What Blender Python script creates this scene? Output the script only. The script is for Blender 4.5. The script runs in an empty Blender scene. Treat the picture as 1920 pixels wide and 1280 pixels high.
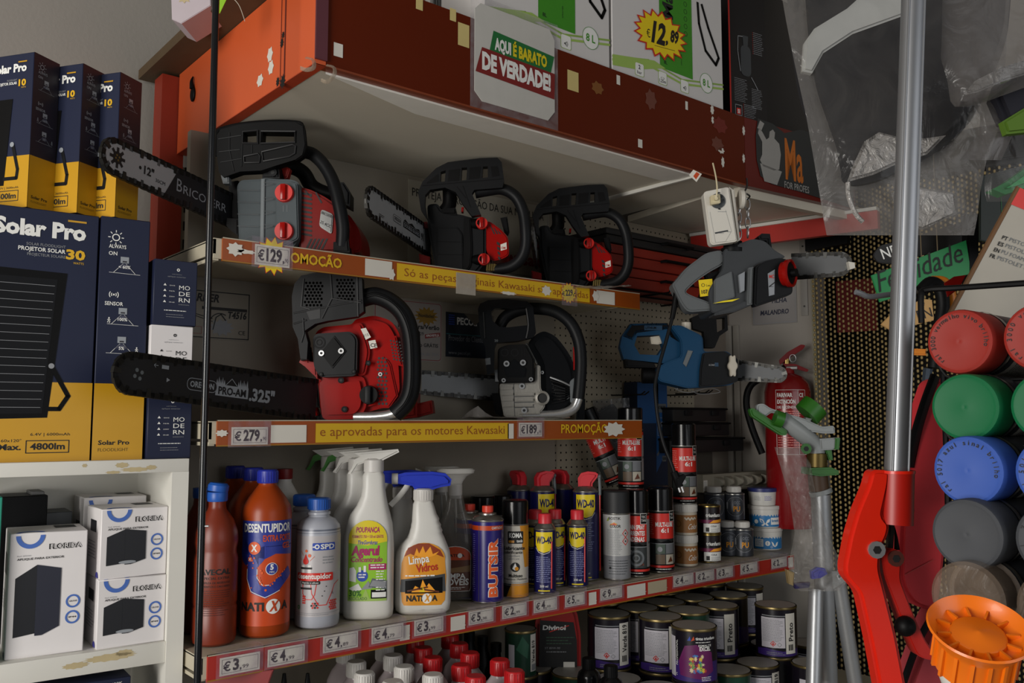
import bpy, bmesh, math, random
from math import sin, cos, tan, pi, radians, atan2, sqrt
from mathutils import Vector as V, Matrix as MX
from mathutils.geometry import tessellate_polygon
random.seed(7)
SC = bpy.context.scene
COL = SC.collection
# ------------------------------------------------------------------ camera
CZ, FPX = 1.45, 1650.0
AZ, PT = radians(50.2), radians(5.06)
cam = bpy.data.cameras.new('camera')
cam.sensor_width = 36.0
cam.lens = 36.0 * FPX / 1920.0
cam.clip_start = 0.02
camo = bpy.data.objects.new('camera', cam)
camo.location = (0, 0, CZ)
camo.rotation_euler = (pi / 2 + PT, 0, AZ - pi / 2)
COL.objects.link(camo)
SC.camera = camo
# ------------------------------------------------------------------ light
SC.view_settings.view_transform = 'Standard'
SC.view_settings.look = 'None'
SC.view_settings.exposure = 0.0
SC.view_settings.gamma = 1.0
wd = bpy.data.worlds.new('world')
SC.world = wd
wd.use_nodes = True
wd.node_tree.nodes['Background'].inputs[0].default_value = (0.85, 0.93, 1.0, 1)
wd.node_tree.nodes['Background'].inputs[1].default_value = 0.10
def area(name, loc, tgt, sx, sy, power, col):
    l = bpy.data.lights.new(name, 'AREA')
    l.shape = 'RECTANGLE'; l.size = sx; l.size_y = sy; l.energy = power; l.color = col
    o = bpy.data.objects.new(name, l)
    o.location = loc
    o.rotation_euler = (V(tgt) - V(loc)).to_track_quat('-Z', 'Y').to_euler()
    COL.objects.link(o)
area('doorway_daylight', (-1.7, 0.45, 1.5), (0.9, 1.4, 1.45), 1.0, 1.6, 60, (1.0, 0.965, 0.91))
area('front_fill', (1.1, -2.3, 1.75), (1.2, 1.5, 1.5), 2.2, 1.7, 20, (0.97, 0.98, 1.0))  # fill light added behind the camera to brighten the shelf backs
# ------------------------------------------------------------------ helpers
FW = V((cos(AZ), sin(AZ), 0)); RT = V((sin(AZ), -cos(AZ), 0)); UP = V((0, 0, 1))
CF = FW * cos(PT) + UP * sin(PT); CU = UP * cos(PT) - FW * sin(PT); CP = V((0, 0, CZ))
def ray(px, py): return CF + RT * ((px - 960) / FPX) + CU * ((640 - py) / FPX)
def WD(px, py, d):
    r = ray(px, py); return CP + r * (d / r.dot(FW))
def WP(px, py, p, n):
    r = ray(px, py); return CP + r * ((V(p) - CP).dot(n) / r.dot(n))
def WY(px, py, y): return WP(px, py, (0, y, 0), V((0, 1, 0)))
def WZ(px, py, z): return WP(px, py, (0, 0, z), UP)
def SCL(p): return (V(p) - CP).dot(CF) / FPX
def lin(h):
    h = h.lstrip('#'); o = []
    for i in (0, 2, 4):
        c = int(h[i:i + 2], 16) / 255
        o.append(c / 12.92 if c <= .04045 else ((c + .055) / 1.055) ** 2.4)
    return o
_M = {}
def mat(name, col='808080', rough=.5, metal=0, spec=.5, var=.06, vs=30, bump=0, bs=200, coat=0, alpha=1, stripes=None):
    if name in _M: return _M[name]
    m = bpy.data.materials.new(name); m.use_nodes = True
    nt = m.node_tree; N = nt.nodes; L = nt.links; b = N['Principled BSDF']
    c = lin(col)
    b.inputs['Roughness'].default_value = rough
    b.inputs['Metallic'].default_value = metal
    b.inputs['Specular IOR Level'].default_value = spec
    b.inputs['Coat Weight'].default_value = coat
    b.inputs['Alpha'].default_value = alpha
    tc = N.new('ShaderNodeTexCoord')
    nz = N.new('ShaderNodeTexNoise'); nz.inputs['Scale'].default_value = vs; nz.inputs['Detail'].default_value = 4
    mr = N.new('ShaderNodeMapRange'); mr.inputs[3].default_value = 1 - var; mr.inputs[4].default_value = 1 + var
    hs = N.new('ShaderNodeHueSaturation'); hs.inputs['Color'].default_value = (*c, 1)
    L.new(tc.outputs['Object'], nz.inputs['Vector']); L.new(nz.outputs['Fac'], mr.inputs[0])
    L.new(mr.outputs[0], hs.inputs['Value']); L.new(hs.outputs[0], b.inputs['Base Color'])
    if bump:
        n2 = N.new('ShaderNodeTexNoise'); n2.inputs['Scale'].default_value = bs; n2.inputs['Detail'].default_value = 3
        bp = N.new('ShaderNodeBump'); bp.inputs['Strength'].default_value = bump; bp.inputs['Distance'].default_value = .002
        L.new(tc.outputs['Object'], n2.inputs['Vector']); L.new(n2.outputs['Fac'], bp.inputs['Height']); L.new(bp.outputs[0], b.inputs['Normal'])
    _M[name] = m
    return m
def film(name, col='b9b4b8', trans=.6, rough=.12, bump=.6, bs=25, gloss=.35):
    """thin clear plastic: part see-through, part shiny"""
    if name in _M: return _M[name]
    m = bpy.data.materials.new(name); m.use_nodes = True
    nt = m.node_tree; N = nt.nodes; L = nt.links; out = N['Material Output']; b = N['Principled BSDF']
    b.inputs['Base Color'].default_value = (*lin(col), 1); b.inputs['Roughness'].default_value = rough
    b.inputs['Specular IOR Level'].default_value = gloss * 2
    tr = N.new('ShaderNodeBsdfTransparent'); mx = N.new('ShaderNodeMixShader')
    tc = N.new('ShaderNodeTexCoord'); nz = N.new('ShaderNodeTexNoise')
    nz.inputs['Scale'].default_value = bs; nz.inputs['Detail'].default_value = 5; nz.inputs['Distortion'].default_value = 1.2
    mr = N.new('ShaderNodeMapRange'); mr.inputs[1].default_value = .3; mr.inputs[2].default_value = .75
    mr.inputs[3].default_value = 1 - trans - .08; mr.inputs[4].default_value = 1 - trans + .12
    L.new(tc.outputs['Object'], nz.inputs['Vector']); L.new(nz.outputs['Fac'], mr.inputs[0]); L.new(mr.outputs[0], mx.inputs[0])
    L.new(tr.outputs[0], mx.inputs[1]); L.new(b.outputs[0], mx.inputs[2]); L.new(mx.outputs[0], out.inputs['Surface'])
    if bump:
        bp = N.new('ShaderNodeBump'); bp.inputs['Strength'].default_value = bump; bp.inputs['Distance'].default_value = .01
        L.new(nz.outputs['Fac'], bp.inputs['Height']); L.new(bp.outputs[0], b.inputs['Normal'])
    _M[name] = m
    return m
# ------------------------------------------------------------------ mesh builder
_TX = {}
_fc = bpy.data.curves.new('lettering_source', 'FONT'); _fc.resolution_u = 2
_fo = bpy.data.objects.new('lettering_source', _fc)
def glyphs(s, b=0.0):
    k = (s, b)
    if k not in _TX:
        _fc.body = s; _fc.offset = b
        me = _fo.to_mesh()
        vs = [(v.co.x, v.co.y) for v in me.vertices]; fs = [tuple(p.vertices) for p in me.polygons]
        _fo.to_mesh_clear()
        _TX[k] = (vs, fs)
    return _TX[k]
def Rc(x0, y0, x1, y1, m, l=1): return ([(x0, y0), (x1, y0), (x1, y1), (x0, y1)], [(0, 1, 2, 3)], m, l)
def Pg(pts, m, l=1):
    t = tessellate_polygon([[V((p[0], p[1], 0)) for p in pts]])
    return (list(pts), [tuple(x) for x in t], m, l)
def Ci(x, y, r, m, l=1, r2=0, n=28, a0=0, a1=2 * pi, ry=None):
    ry = ry or r; k = ry / r
    o = [(x + r * cos(a0 + (a1 - a0) * i / n), y + k * r * sin(a0 + (a1 - a0) * i / n)) for i in range(n + 1)]
    if r2:
        i_ = [(x + r2 * cos(a0 + (a1 - a0) * i / n), y + k * r2 * sin(a0 + (a1 - a0) * i / n)) for i in range(n + 1)]
        return (o + i_, [(i, i + 1, n + 2 + i, n + 1 + i) for i in range(n)], m, l)
    return (o + [(x, y)], [(i, i + 1, n + 1) for i in range(n)], m, l)
def Ln(pts, w, m, l=1):
    vs, fs = [], []
    for (a, b) in zip(pts, pts[1:]):
        d = V((b[0] - a[0], b[1] - a[1])); n = V((-d.y, d.x)).normalized() * w / 2; k = len(vs)
        e = d.normalized() * w * .25
        vs += [(a[0] - n.x - e.x, a[1] - n.y - e.y), (b[0] - n.x + e.x, b[1] - n.y + e.y), (b[0] + n.x + e.x, b[1] + n.y + e.y), (a[0] + n.x - e.x, a[1] + n.y - e.y)]; fs.append((k, k + 1, k + 2, k + 3))
    return (vs, fs, m, l)
def Fr(x0, y0, x1, y1, w, m, l=1):
    return Ln([(x0, y0), (x1, y0), (x1, y1), (x0, y1), (x0, y0)], w, m, l)
def Tx(s, x, y, h, m, l=2, al='c', w=None, b=0.0, sh=0, rot=0):
    """lettering of capital height h, baseline at y; w fits the width"""
    vs, fs = glyphs(s, b)
    if not vs: return ([], [], m, l)
    x0 = min(v[0] for v in vs); x1 = max(v[0] for v in vs); k = h / .68; kx = k if w is None else w / (x1 - x0)
    wd_ = (x1 - x0) * kx; off = {'l': 0, 'c': -wd_ / 2, 'r': -wd_}[al]
    c, s_ = cos(rot), sin(rot); o = []
    for a, q in vs:
        X = (a - x0) * kx + off + sh * q * k; Y = q * k
        o.append((x + X * c - Y * s_, y + X * s_ + Y * c))
    return (o, fs, m, l)
def Sm(x0, x1, y, n, dy, h, m, l=2):
    """lines of small print too fine to read"""
    vs, fs = [], []; rnd = random.Random(int(x0 * 7 + y * 13 + n))
    for i in range(n):
        x = x0; yy = y - i * dy; xe = x1 - (x1 - x0) * (rnd.random() * .25)
        while x < xe:
            w = (1.5 + rnd.random() * 4) * h; k = len(vs); q = min(x + w, xe)
            vs += [(x, yy), (q, yy), (q, yy + h), (x, yy + h)]; fs.append((k, k + 1, k + 2, k + 3)); x = q + h * .7
    return (vs, fs, m, l)
def Burst(x, y, rx, ry, n, m, l=1, k=.78):
    rnd = random.Random(n); p = []
    for i in range(2 * n):
        a = pi * i / n; q = (1 + .06 * rnd.random()) if i % 2 == 0 else k
        p.append((x + rx * q * cos(a), y + ry * q * sin(a)))
    vs = p + [(x, y)]
    return (vs, [(i, (i + 1) % (2 * n), 2 * n) for i in range(2 * n)], m, l)
def smooth(pts, n=6, close=False):
    pts = [V(p) for p in pts]; o = []; m = len(pts)
    for i in range(m if close else m - 1):
        g = lambda j: pts[j % m] if close else pts[max(0, min(m - 1, j))]
        a, b, c, d = g(i - 1), g(i), g(i + 1), g(i + 2)
        for j in range(n):
            t = j / n
            o.append(.5 * (2 * b + (c - a) * t + (2 * a - 5 * b + 4 * c - d) * t * t + (3 * b - a - 3 * c + d) * t ** 3))
    if not close: o.append(pts[-1])
    return o
MW = {}
class G:
    def __init__(s): s.bm = bmesh.new(); s.ms = []
    def mi(s, m):
        if m not in s.ms: s.ms.append(m)
        return s.ms.index(m)
    def raw(s, vs, fs, m, M=None):
        i = s.mi(m); bv = [s.bm.verts.new((M @ V(v)) if M else V(v)) for v in vs]
        for f in fs:
            try: s.bm.faces.new([bv[k] for k in f]).material_index = i
            except ValueError: pass
        return s
    def sub(s, b, m, M=None):
        """append temp bmesh b"""
        b.verts.ensure_lookup_table(); b.verts.index_update()
        s.raw([v.co.copy() for v in b.verts], [[v.index for v in f.verts] for f in b.faces], m, M); b.free()
        return s
    def box(s, a, c, m, bv=0, M=None, seg=2):
        b = bmesh.new(); a = V(a); c = V(c)
        bmesh.ops.create_cube(b, size=1)
        for v in b.verts: v.co = V([(a[i] + c[i]) / 2 + v.co[i] * (c[i] - a[i]) for i in range(3)])
        if bv: bmesh.ops.bevel(b, geom=b.edges[:] + b.verts[:], offset=bv, segments=seg, affect='EDGES', profile=.6)
        return s.sub(b, m, M)
    def lathe(s, pr, m, n=28, M=None, sx=1, sy=1, caps=True, frm=0):
        vs, fs = [], []
        for r, z in pr:
            for j in range(n):
                a = 2 * pi * j / n; vs.append((r * cos(a) * sx, r * sin(a) * sy, z))
        for i in range(len(pr) - 1):
            for j in range(n):
                k = (j + 1) % n; fs.append((i * n + j, i * n + k, (i + 1) * n + k, (i + 1) * n + j))
        if caps:
            if pr[0][0] > 1e-6: fs.append(tuple(range(n))[::-1])
            if pr[-1][0] > 1e-6: fs.append(tuple((len(pr) - 1) * n + j for j in range(n)))
        return s.raw(vs, fs, m, M)
    def cyl(s, p0, p1, r, m, r1=None, n=20):
        p0 = V(p0); p1 = V(p1); d = p1 - p0
        M = MX.Translation(p0) @ d.to_track_quat('Z', 'Y').to_matrix().to_4x4()
        return s.lathe([(r, 0), (r if r1 is None else r1, d.length)], m, n, M)
    def tube(s, pts, r, m, n=10, close=False, sm=0, rf=None, flat=1):
        if sm: pts = smooth(pts, sm, close)
        pts = [V(p) for p in pts]; k = len(pts); vs = []; fs = []
        t = (pts[1] - pts[0]).normalized(); u = t.orthogonal().normalized()
        for i, p in enumerate(pts):
            a = pts[(i - 1) % k] if close or i else p; b = pts[(i + 1) % k] if close or i < k - 1 else p
            t = (b - a).normalized(); u = (u - t * u.dot(t)).normalized(); w = t.cross(u)
            rr = r if rf is None else r * rf(i / (k - 1))
            for j in range(n):
                q = 2 * pi * j / n; vs.append(p + u * (rr * cos(q)) + w * (rr * flat * sin(q)))
        for i in range(k if close else k - 1):
            e = (i + 1) % k
            for j in range(n):
                g = (j + 1) % n; fs.append((i * n + j, i * n + g, e * n + g, e * n + j))
        if not close: fs += [tuple(range(n))[::-1], tuple((k - 1) * n + j for j in range(n))]
        return s.raw(vs, fs, m)
    def prism(s, pts, y0, y1, m, holes=(), bv=0, M=None):
        """outline in x-z pushed through from y0 (near) to y1 (far)"""
        if not holes:
            b = bmesh.new()
            A = [b.verts.new((p[0], y0, p[1])) for p in pts]; B = [b.verts.new((p[0], y1, p[1])) for p in pts]; n = len(pts)
            fa = b.faces.new(A); fb = b.faces.new(B[::-1])
            for i in range(n): b.faces.new((A[i], B[i], B[(i + 1) % n], A[(i + 1) % n]))
            bmesh.ops.recalc_face_normals(b, faces=b.faces[:])
            if bv: bmesh.ops.bevel(b, geom=list(set(fa.edges) | set(fb.edges)), offset=bv, segments=2, affect='EDGES', clamp_overlap=True)
            return s.sub(b, m, M)
        loops = [list(pts)] + [list(h) for h in holes]; fl = [p for l in loops for p in l]; n = len(fl)
        t = tessellate_polygon([[V((p[0], p[1], 0)) for p in l] for l in loops])
        vs = [(p[0], y0, p[1]) for p in fl] + [(p[0], y1, p[1]) for p in fl]
        fs = [tuple(x) for x in t] + [tuple(q + n for q in x[::-1]) for x in t]; o = 0
        for l in loops:
            k = len(l)
            for i in range(k): fs.append((o + i, o + (i + 1) % k, o + (i + 1) % k + n, o + i + n))
            o += k
        return s.raw(vs, fs, m, M)
    def ball(s, c, r, m, n=18, M=None):
        r = r if hasattr(r, '__len__') else (r, r, r); b = bmesh.new()
        bmesh.ops.create_uvsphere(b, u_segments=n, v_segments=max(8, n * 2 // 3), radius=1)
        for v in b.verts: v.co = V((c[0] + v.co.x * r[0], c[1] + v.co.y * r[1], c[2] + v.co.z * r[2]))
        return s.sub(b, m, M)
    def loft(s, secs, m, n=32, e=3.2):
        """body with rounded-square cross sections (z, x left, x right, half depth)"""
        vs, fs = [], []
        for z, a, b, d in secs:
            for j in range(n):
                t = 2 * pi * j / n; c, q = cos(t), sin(t)
                vs.append(((a + b) / 2 + (b - a) / 2 * math.copysign(abs(c) ** (2 / e), c), d * math.copysign(abs(q) ** (2 / e), q), z))
        for i in range(len(secs) - 1):
            for j in range(n): k = (j + 1) % n; fs.append((i * n + j, i * n + k, (i + 1) * n + k, (i + 1) * n + j))
        fs += [tuple(range(n))[::-1], tuple((len(secs) - 1) * n + j for j in range(n))]
        return s.raw(vs, fs, m)
    def drape(s, items, fy, step=.006, sc=.001, eps=.0003):
        """art laid on a front surface y = fy(x, z)"""
        for vs, fs, m, l in items:
            if not vs: continue
            b = bmesh.new(); bv = [b.verts.new((x * sc, y * sc, 0)) for x, y in vs]
            for f in fs:
                try: b.faces.new([bv[k] for k in f])
                except ValueError: pass
            x0 = min(v.co.x for v in b.verts); x1 = max(v.co.x for v in b.verts); k = math.ceil(x0 / step) * step
            while k < x1:
                if k > x0 + 1e-6: bmesh.ops.bisect_plane(b, geom=b.verts[:] + b.edges[:] + b.faces[:], plane_co=(k, 0, 0), plane_no=(1, 0, 0))
                k += step
            for v in b.verts: v.co = V((v.co.x, fy(v.co.x, v.co.y) - eps * l, v.co.y))
            s.sub(b, m)
        return s
    def art(s, items, O, U, W, sc=.001, N=None, eps=.0003):
        O = V(O); U = V(U).normalized(); W = V(W).normalized(); N = N or U.cross(W)
        for vs, fs, m, l in items:
            s.raw([O + U * (x * sc) + W * (y * sc) + N * (eps * l) for x, y in vs], fs, m)
        return s
    def wrap(s, items, r, m0=0, sc=.001, z0=0, sx=1, sy=1, eps=.0003, step=.22, M=None):
        """art rolled round an upright cylinder of radius r; x = 0 faces -y turned by m0"""
        for vs, fs, m, l in items:
            if not vs: continue
            b = bmesh.new(); bv = [b.verts.new((x * sc, y * sc, 0)) for x, y in vs]
            for f in fs:
                try: b.faces.new([bv[k] for k in f])
                except ValueError: pass
            x0 = min(v.co.x for v in b.verts); x1 = max(v.co.x for v in b.verts); k = math.ceil(x0 / (r * step)) * r * step
            while k < x1:
                if k > x0 + 1e-6: bmesh.ops.bisect_plane(b, geom=b.verts[:] + b.edges[:] + b.faces[:], plane_co=(k, 0, 0), plane_no=(1, 0, 0))
                k += r * step
            q = r + eps * l
            for v in b.verts:
                a = v.co.x / r + m0; v.co = V((q * sin(a) * sx, -q * cos(a) * sy, z0 + v.co.y))
            s.sub(b, m, M)
        return s
    def obj(s, name, parent=None, world=None, ang=38, M=None):
        me = bpy.data.meshes.new(name)
        bmesh.ops.recalc_face_normals(s.bm, faces=s.bm.faces[:])
        s.bm.to_mesh(me); s.bm.free()
        for m in s.ms: me.materials.append(m)
        me.shade_smooth(); me.set_sharp_from_angle(angle=radians(ang))
        o = bpy.data.objects.new(name, me); COL.objects.link(o)
        if parent: o.parent = parent
        w = MW[parent.name] if parent else MX()
        if world is not None: o.matrix_basis = w.inverted() @ world; MW[o.name] = world
        elif M is not None: o.matrix_basis = M; MW[o.name] = w @ M
        else: MW[o.name] = w
        return o
def thing(name, label, cat, loc, rz=0, group=None, M=None):
    o = bpy.data.objects.new(name, None); COL.objects.link(o); o.empty_display_size = .02
    M = M or MX.Translation(V(loc)) @ MX.Rotation(rz, 4, 'Z')
    o.matrix_basis = M; MW[o.name] = M
    return tag(o, label, cat, group)
def tag(o, label, cat, group=None, kind=None):
    if label: o['label'] = label
    if cat: o['category'] = cat
    if group: o['group'] = group
    if kind: o['kind'] = kind
    return o
def zoom(t, k):
    t.matrix_basis = MW[t.name] @ MX.Scale(k, 4); return t
def struct(g, name): return tag(g.obj(name), None, None, kind='structure')
def dup(r, loc, rz, label, group=None):
    c = r.copy(); COL.objects.link(c); M = MX.Translation(V(loc)) @ MX.Rotation(rz, 4, 'Z')
    c.matrix_basis = M; MW[c.name] = M; c['label'] = label
    if group: c['group'] = group
    for k in list(r.children):
        d = k.copy(); COL.objects.link(d); d.parent = c
        for e in list(k.children):
            f = e.copy(); COL.objects.link(f); f.parent = d
    return c
VY = AZ - pi / 2      # turn that faces the camera squarely
class Px:
    """measuring frame: local x right, y away, z up; photo pixels turned into metres at the object's own distance"""
    def __init__(s, ax, ay, loc=None, d=None):
        s.ax, s.ay = ax, ay; s.loc = V(loc) if loc is not None else WD(ax, ay, d); s.s = SCL(s.loc); s.d = (s.loc - CP).dot(FW)
        s.k = (1, 0, 0)
    def w(s, x, y, dy=0): return WD(x, y, s.d + dy) - s.loc
    def p(s, x, y, dy=0):
        if s.k[0] != 1: x, y = s.k[1] + x / s.k[0], s.k[2] + y / s.k[0]
        w = s.w(x, y, dy); return (w.dot(RT), w.z)
    def P(s, *pts, dy=0): return [s.p(x, y, dy) for x, y in pts]
    def q(s, x, y, dy=0): a = s.p(x, y, dy); return V((a[0], dy, a[1]))
    def Q(s, *pts): return [s.q(*t) for t in pts]
    def zoom(s, k, x0, y0): s.k = (k, x0, y0); return s
    def m(s, x, y, dy=0): a = s.p(x, y, dy); return (a[0] * 1000, a[1] * 1000)
    def M(s, *pts, dy=0): return [s.m(x, y, dy) for x, y in pts]
def rrect(x0, y0, x1, y1, r, n=4):
    o = []
    for cx, cy, a in ((x1 - r, y1 - r, 0), (x0 + r, y1 - r, 90), (x0 + r, y0 + r, 180), (x1 - r, y0 + r, 270)):
        for i in range(n + 1):
            t = radians(a + 90 * i / n); o.append((cx + r * cos(t), cy + r * sin(t)))
    return o
def rpoly(pts, r, n=3):
    """polygon with rounded corners"""
    o = []; k = len(pts)
    for i in range(k):
        a, b, c = V(pts[i - 1]), V(pts[i]), V(pts[(i + 1) % k])
        u = a - b; w = c - b; q = min(r, u.length * .45, w.length * .45); p0 = b + u.normalized() * q; p1 = b + w.normalized() * q
        for j in range(n + 1):
            t = j / n; o.append(tuple((1 - t) ** 2 * p0 + 2 * t * (1 - t) * b + t * t * p1))
    return o
# ------------------------------------------------------------------ materials
BLK = mat('black_plastic', '0a0a0b', .5, spec=.14, var=.15)
BLK2 = mat('satin_black_plastic', '131416', .45, spec=.18, var=.12)
GREY = mat('grey_plastic', '62676a', .45)
DGREY = mat('dark_grey_plastic', '3a3d40', .5)
RED = mat('red_plastic', '960d07', .17, spec=.3)
REDD = mat('dark_red_plastic', '74100a', .28, spec=.2)
WHT = mat('white_laminate', 'd9d7cf', .5, var=.03)
PAPER = mat('white_paper', 'd6d2c8', .6, var=.03)
CREAM = mat('cream_metal', 'b5ad98', .5, var=.05)
INK = mat('black_ink', '141414', .6)
WINK = mat('white_ink', 'e4e4e0', .6)
GINK = mat('grey_ink', '8a8c90', .6)
YEL = mat('yellow_ink', 'e2bd12', .5)
BYEL = mat('bright_yellow_card', 'f2dc10', .5)
CHROME = mat('chrome', 'c8c8c8', .25, metal=.75)
STEEL = mat('brushed_steel', 'a6a8aa', .38, metal=.65, bump=.1, bs=80)
DSTEEL = mat('dark_steel', '4a4a48', .38, metal=1, var=.2)
BRASS = mat('gold_tin', 'a08a52', .3, metal=1)
CLEAR = film('clear_plastic', 'b9b4b8', .85, .15, 0)
# ------------------------------------------------------------------ setting
WALLM = mat('plaster_wall', '938e87', .85, var=.05, vs=6, bump=.25, bs=120)
FLOORM = mat('floor_tile', '8a8276', .6, var=.1, vs=4)
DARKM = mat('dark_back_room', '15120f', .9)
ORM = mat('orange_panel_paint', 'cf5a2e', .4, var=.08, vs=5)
ORD = mat('orange_panel_edge', 'b03f1e', .45)
BRM = mat('red_brown_laminate', '5a1d07', .35, spec=.15, var=.12, vs=3)
BRE = mat('red_brown_edge', '7e3614', .4)
UND = mat('underside_cream', 'cfc8b8', .6, var=.05, vs=4)
WOOD = mat('dusty_wood', '55432c', .7, var=.3, vs=9, bump=.3, bs=40)
YW, YF, YL, YT = 1.72, 1.45, 1.42, 1.26
ZT, Z1, Z2, Z3, Z0 = 2.022, 1.759, 1.449, 1.0745, 0.75
CX = 2.16; WT = radians(11.5); WDR = V((sin(WT), -cos(WT), 0)); WNR = V((-cos(WT), -sin(WT), 0))
CO = V((2.345, YW, 0)); TD = .284
def onw(t, z, o=0, c=None): p = (c or CO) + WDR * t + WNR * o; return V((p.x, p.y, z))
def WR(px, py, o=0): return WP(px, py, CO + WNR * o, WNR)     # a point on the right wall
g = G(); g.box((-2.2, -1.2, -.05), (4.2, 2.4, 0), FLOORM); struct(g, 'floor')
g = G(); g.box((-2.2, -1.2, 3.0), (4.2, 2.4, 3.05), WALLM); struct(g, 'ceiling')
g = G(); g.box((-1.4, 2.0, 0), (2.6, 2.06, 3.0), WALLM); struct(g, 'wall_back')
PEGM = mat('pegboard_cream', '9b927f', .55, var=.06)
PANM = mat('shelf_back_cream', '8f8779', .6, var=.06, vs=5)
WRM = mat('white_side_wall', 'a29c94', .75, var=.08, vs=7)
def wslab(g, t0, t1, z0, z1, o0, o1, m, c=None):
    vs = [onw(t, z, o, c) for t in (t0, t1) for o in (o0, o1) for z in (z0, z1)]
    g.raw(vs, [(0, 1, 3, 2), (4, 6, 7, 5), (0, 4, 5, 1), (2, 3, 7, 6), (0, 2, 6, 4), (1, 5, 7, 3)], m)
g = G(); wslab(g, -.32, TD, 0, 3, -.08, 0, WRM); wslab(g, TD, 1.6, 2.25, 3, -.08, 0, WRM); wslab(g, 1.6, 2.6, 0, 3, -.08, 0, WRM); struct(g, 'wall_right')
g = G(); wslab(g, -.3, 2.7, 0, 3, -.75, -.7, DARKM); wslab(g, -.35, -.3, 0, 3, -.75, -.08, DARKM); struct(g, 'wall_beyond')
g = G(); wslab(g, TD - .012, TD, 0, 2.25, 0, .012, mat('door_trim_paint', '8d8872', .6)); struct(g, 'trim_1')
g = G(); g.box((CX, YW, 0), (2.36, YW + .04, 3), mat('alcove_paint', '7c7266', .7, var=.1, vs=6)); struct(g, 'wall_alcove')
# perforated back panel right of the shelf unit: real holes
def peg(name, x0, x1, z0, z1, pitch, m, y=YW):
    g = G(); nx = int((x1 - x0) / pitch); nz = int((z1 - z0) / pitch); h = .0022
    g.box((x0, y + .006, z0), (x1, y + .012, z1), DARKM)
    vs, fs = [], []
    xs = [x0]; zs = [z0]
    for i in range(nx): c = x0 + pitch * (i + .5); xs += [c - h, c + h]
    for i in range(nz): c = z0 + pitch * (i + .5); zs += [c - h, c + h]
    xs.append(x1); zs.append(z1); W_ = len(zs)
    vs = [(a, y, b) for a in xs for b in zs]
    for i in range(len(xs) - 1):
        for j in range(W_ - 1):
            if i % 2 and j % 2: continue
            fs.append((i * W_ + j, (i + 1) * W_ + j, (i + 1) * W_ + j + 1, i * W_ + j + 1))
    g.raw(vs, fs, m)
    return struct(g, name)
XS1 = WY(1198, 565, YF).x
peg('wall_pegboard', 1.572, CX, 1.06, ZT, .0195, PEGM)
g = G(); g.box((.60, YW - .006, .3), (1.575, YW + .012, ZT), PANM); struct(g, 'wall_shelf_panel')
# slotted upright behind the boxes
t = thing('slotted_upright', 'dark red slotted steel upright behind the stacked floodlight boxes', 'shelf post', (.60, 1.90, 0))
g = G(); g.box((0, 0, 0), (.05, .05, 2.195), mat('dark_red_steel', '8c2c18', .5)); g.obj('post', t)
g = G(); g.box((.05, .01, 0), (.078, .03, 2.0), CREAM)
for i in range(28): g.box((.058, .008, .9 + i * .04), (.066, .02, .92 + i * .04), DARKM)
g.obj('slot_strip', t)
# ---- top shelf
XP = .635
fe = WY(1398, 350, YT).x
t = thing('overhead_shelf', 'overhead shelf box with bright orange side and long red brown front above the saws', 'shelf', (XP, YT, ZT))
g = G(); g.box((0, 0, 0), (.02, .636, .178), ORM)
g.box((-.0006, 0, -.0004), (.0205, .636, .0012), ORD)
for yy, w in ((.108, .004), (.125, .0016)): g.box((-.0008, yy, 0), (.001, yy + w, .178), mat('scorched_seam', '5a1a0c', .7))
for (x, y, r) in ((.115, .004, .018), (.135, .01, .012), (.122, .075, .012), (.118, .088, .009)):
    g.art([Burst(0, 0, r * 600, r * 800, 9, DARKM, 3, .6)], (0, x, y), (0, -1, 0), (0, 0, 1), N=V((-1, 0, 0)))
for (y, z, w, h) in ((.055, .14, 8, 16), (.17, .07, 12, 18), (.165, .045, 12, 17), (.21, .035, 14, 15)):
    g.art([Burst(0, 0, w, h * .8, 6, PAPER, 2, .78)], (0, y, z), (0, -1, 0), (0, 0, 1), N=V((-1, 0, 0)))
g.obj('side_panel', t)
g = G(); g.box((.02, 0, 0), (fe - XP, .018, .172), BRM); g.box((.02, -.0008, -.0006), (fe - XP, .0185, .003), BRE)
g.box((.0, -.004, .008), (.021, .0, .172), mat('maroon_edge_strip', '5a2a34', .5))
rnd = random.Random(3)
def patch(px, py, w, h, m=PAPER, rag=0, l=2):
    p = WY(px, py, YT); k = SCL(p) * 1000
    it = Rc(-w * k * .6, -h * k * .5, w * k * .6, h * k * .5, m, l) if not rag else Burst(0, 0, w * k * .65, h * k * .55, 7, m, l, .75)
    g.art([it], p - V((XP, YT, ZT)), (1, 0, 0), (0, 0, 1))
TAPE = mat('old_tape', 'b8a878', .6); GLUE = mat('glue_residue', '6a3a2c', .8)
YTAPE = mat('yellowed_pad', 'cbb878', .6)
for a in ((634, 94, 16, 26, PAPER), (786, 8, 13, 22, YTAPE), (849, 28, 12, 24, YTAPE), (869, 66, 22, 44, YTAPE), (1074, 152, 24, 38, YTAPE), (1159, 150, 8, 18, PAPER), (1200, 269, 10, 16, PAPER), (1287, 198, 6, 16, PAPER)): patch(*a)
for a in ((1220, 187, 26, 38, GLUE), (1335, 206, 9, 18, PAPER), (1336, 225, 7, 14, PAPER), (1345, 270, 30, 26, GLUE), (1352, 282, 16, 12, PAPER), (1355, 304, 8, 20, PAPER), (1394, 245, 7, 18, PAPER), (1394, 297, 7, 17, PAPER), (1120, 165, 26, 24, mat('brown_glue', '7a4a18', .7)), (1350, 235, 36, 30, mat('rub_mark', '6e2114', .7))): patch(*a, rag=1)
g.obj('front_panel', t)
g = G(); g.box((.02, .018, .0005), (fe - XP + .0, YW - YT - .002, .02), UND)
g.obj('underside_board', t)
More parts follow.
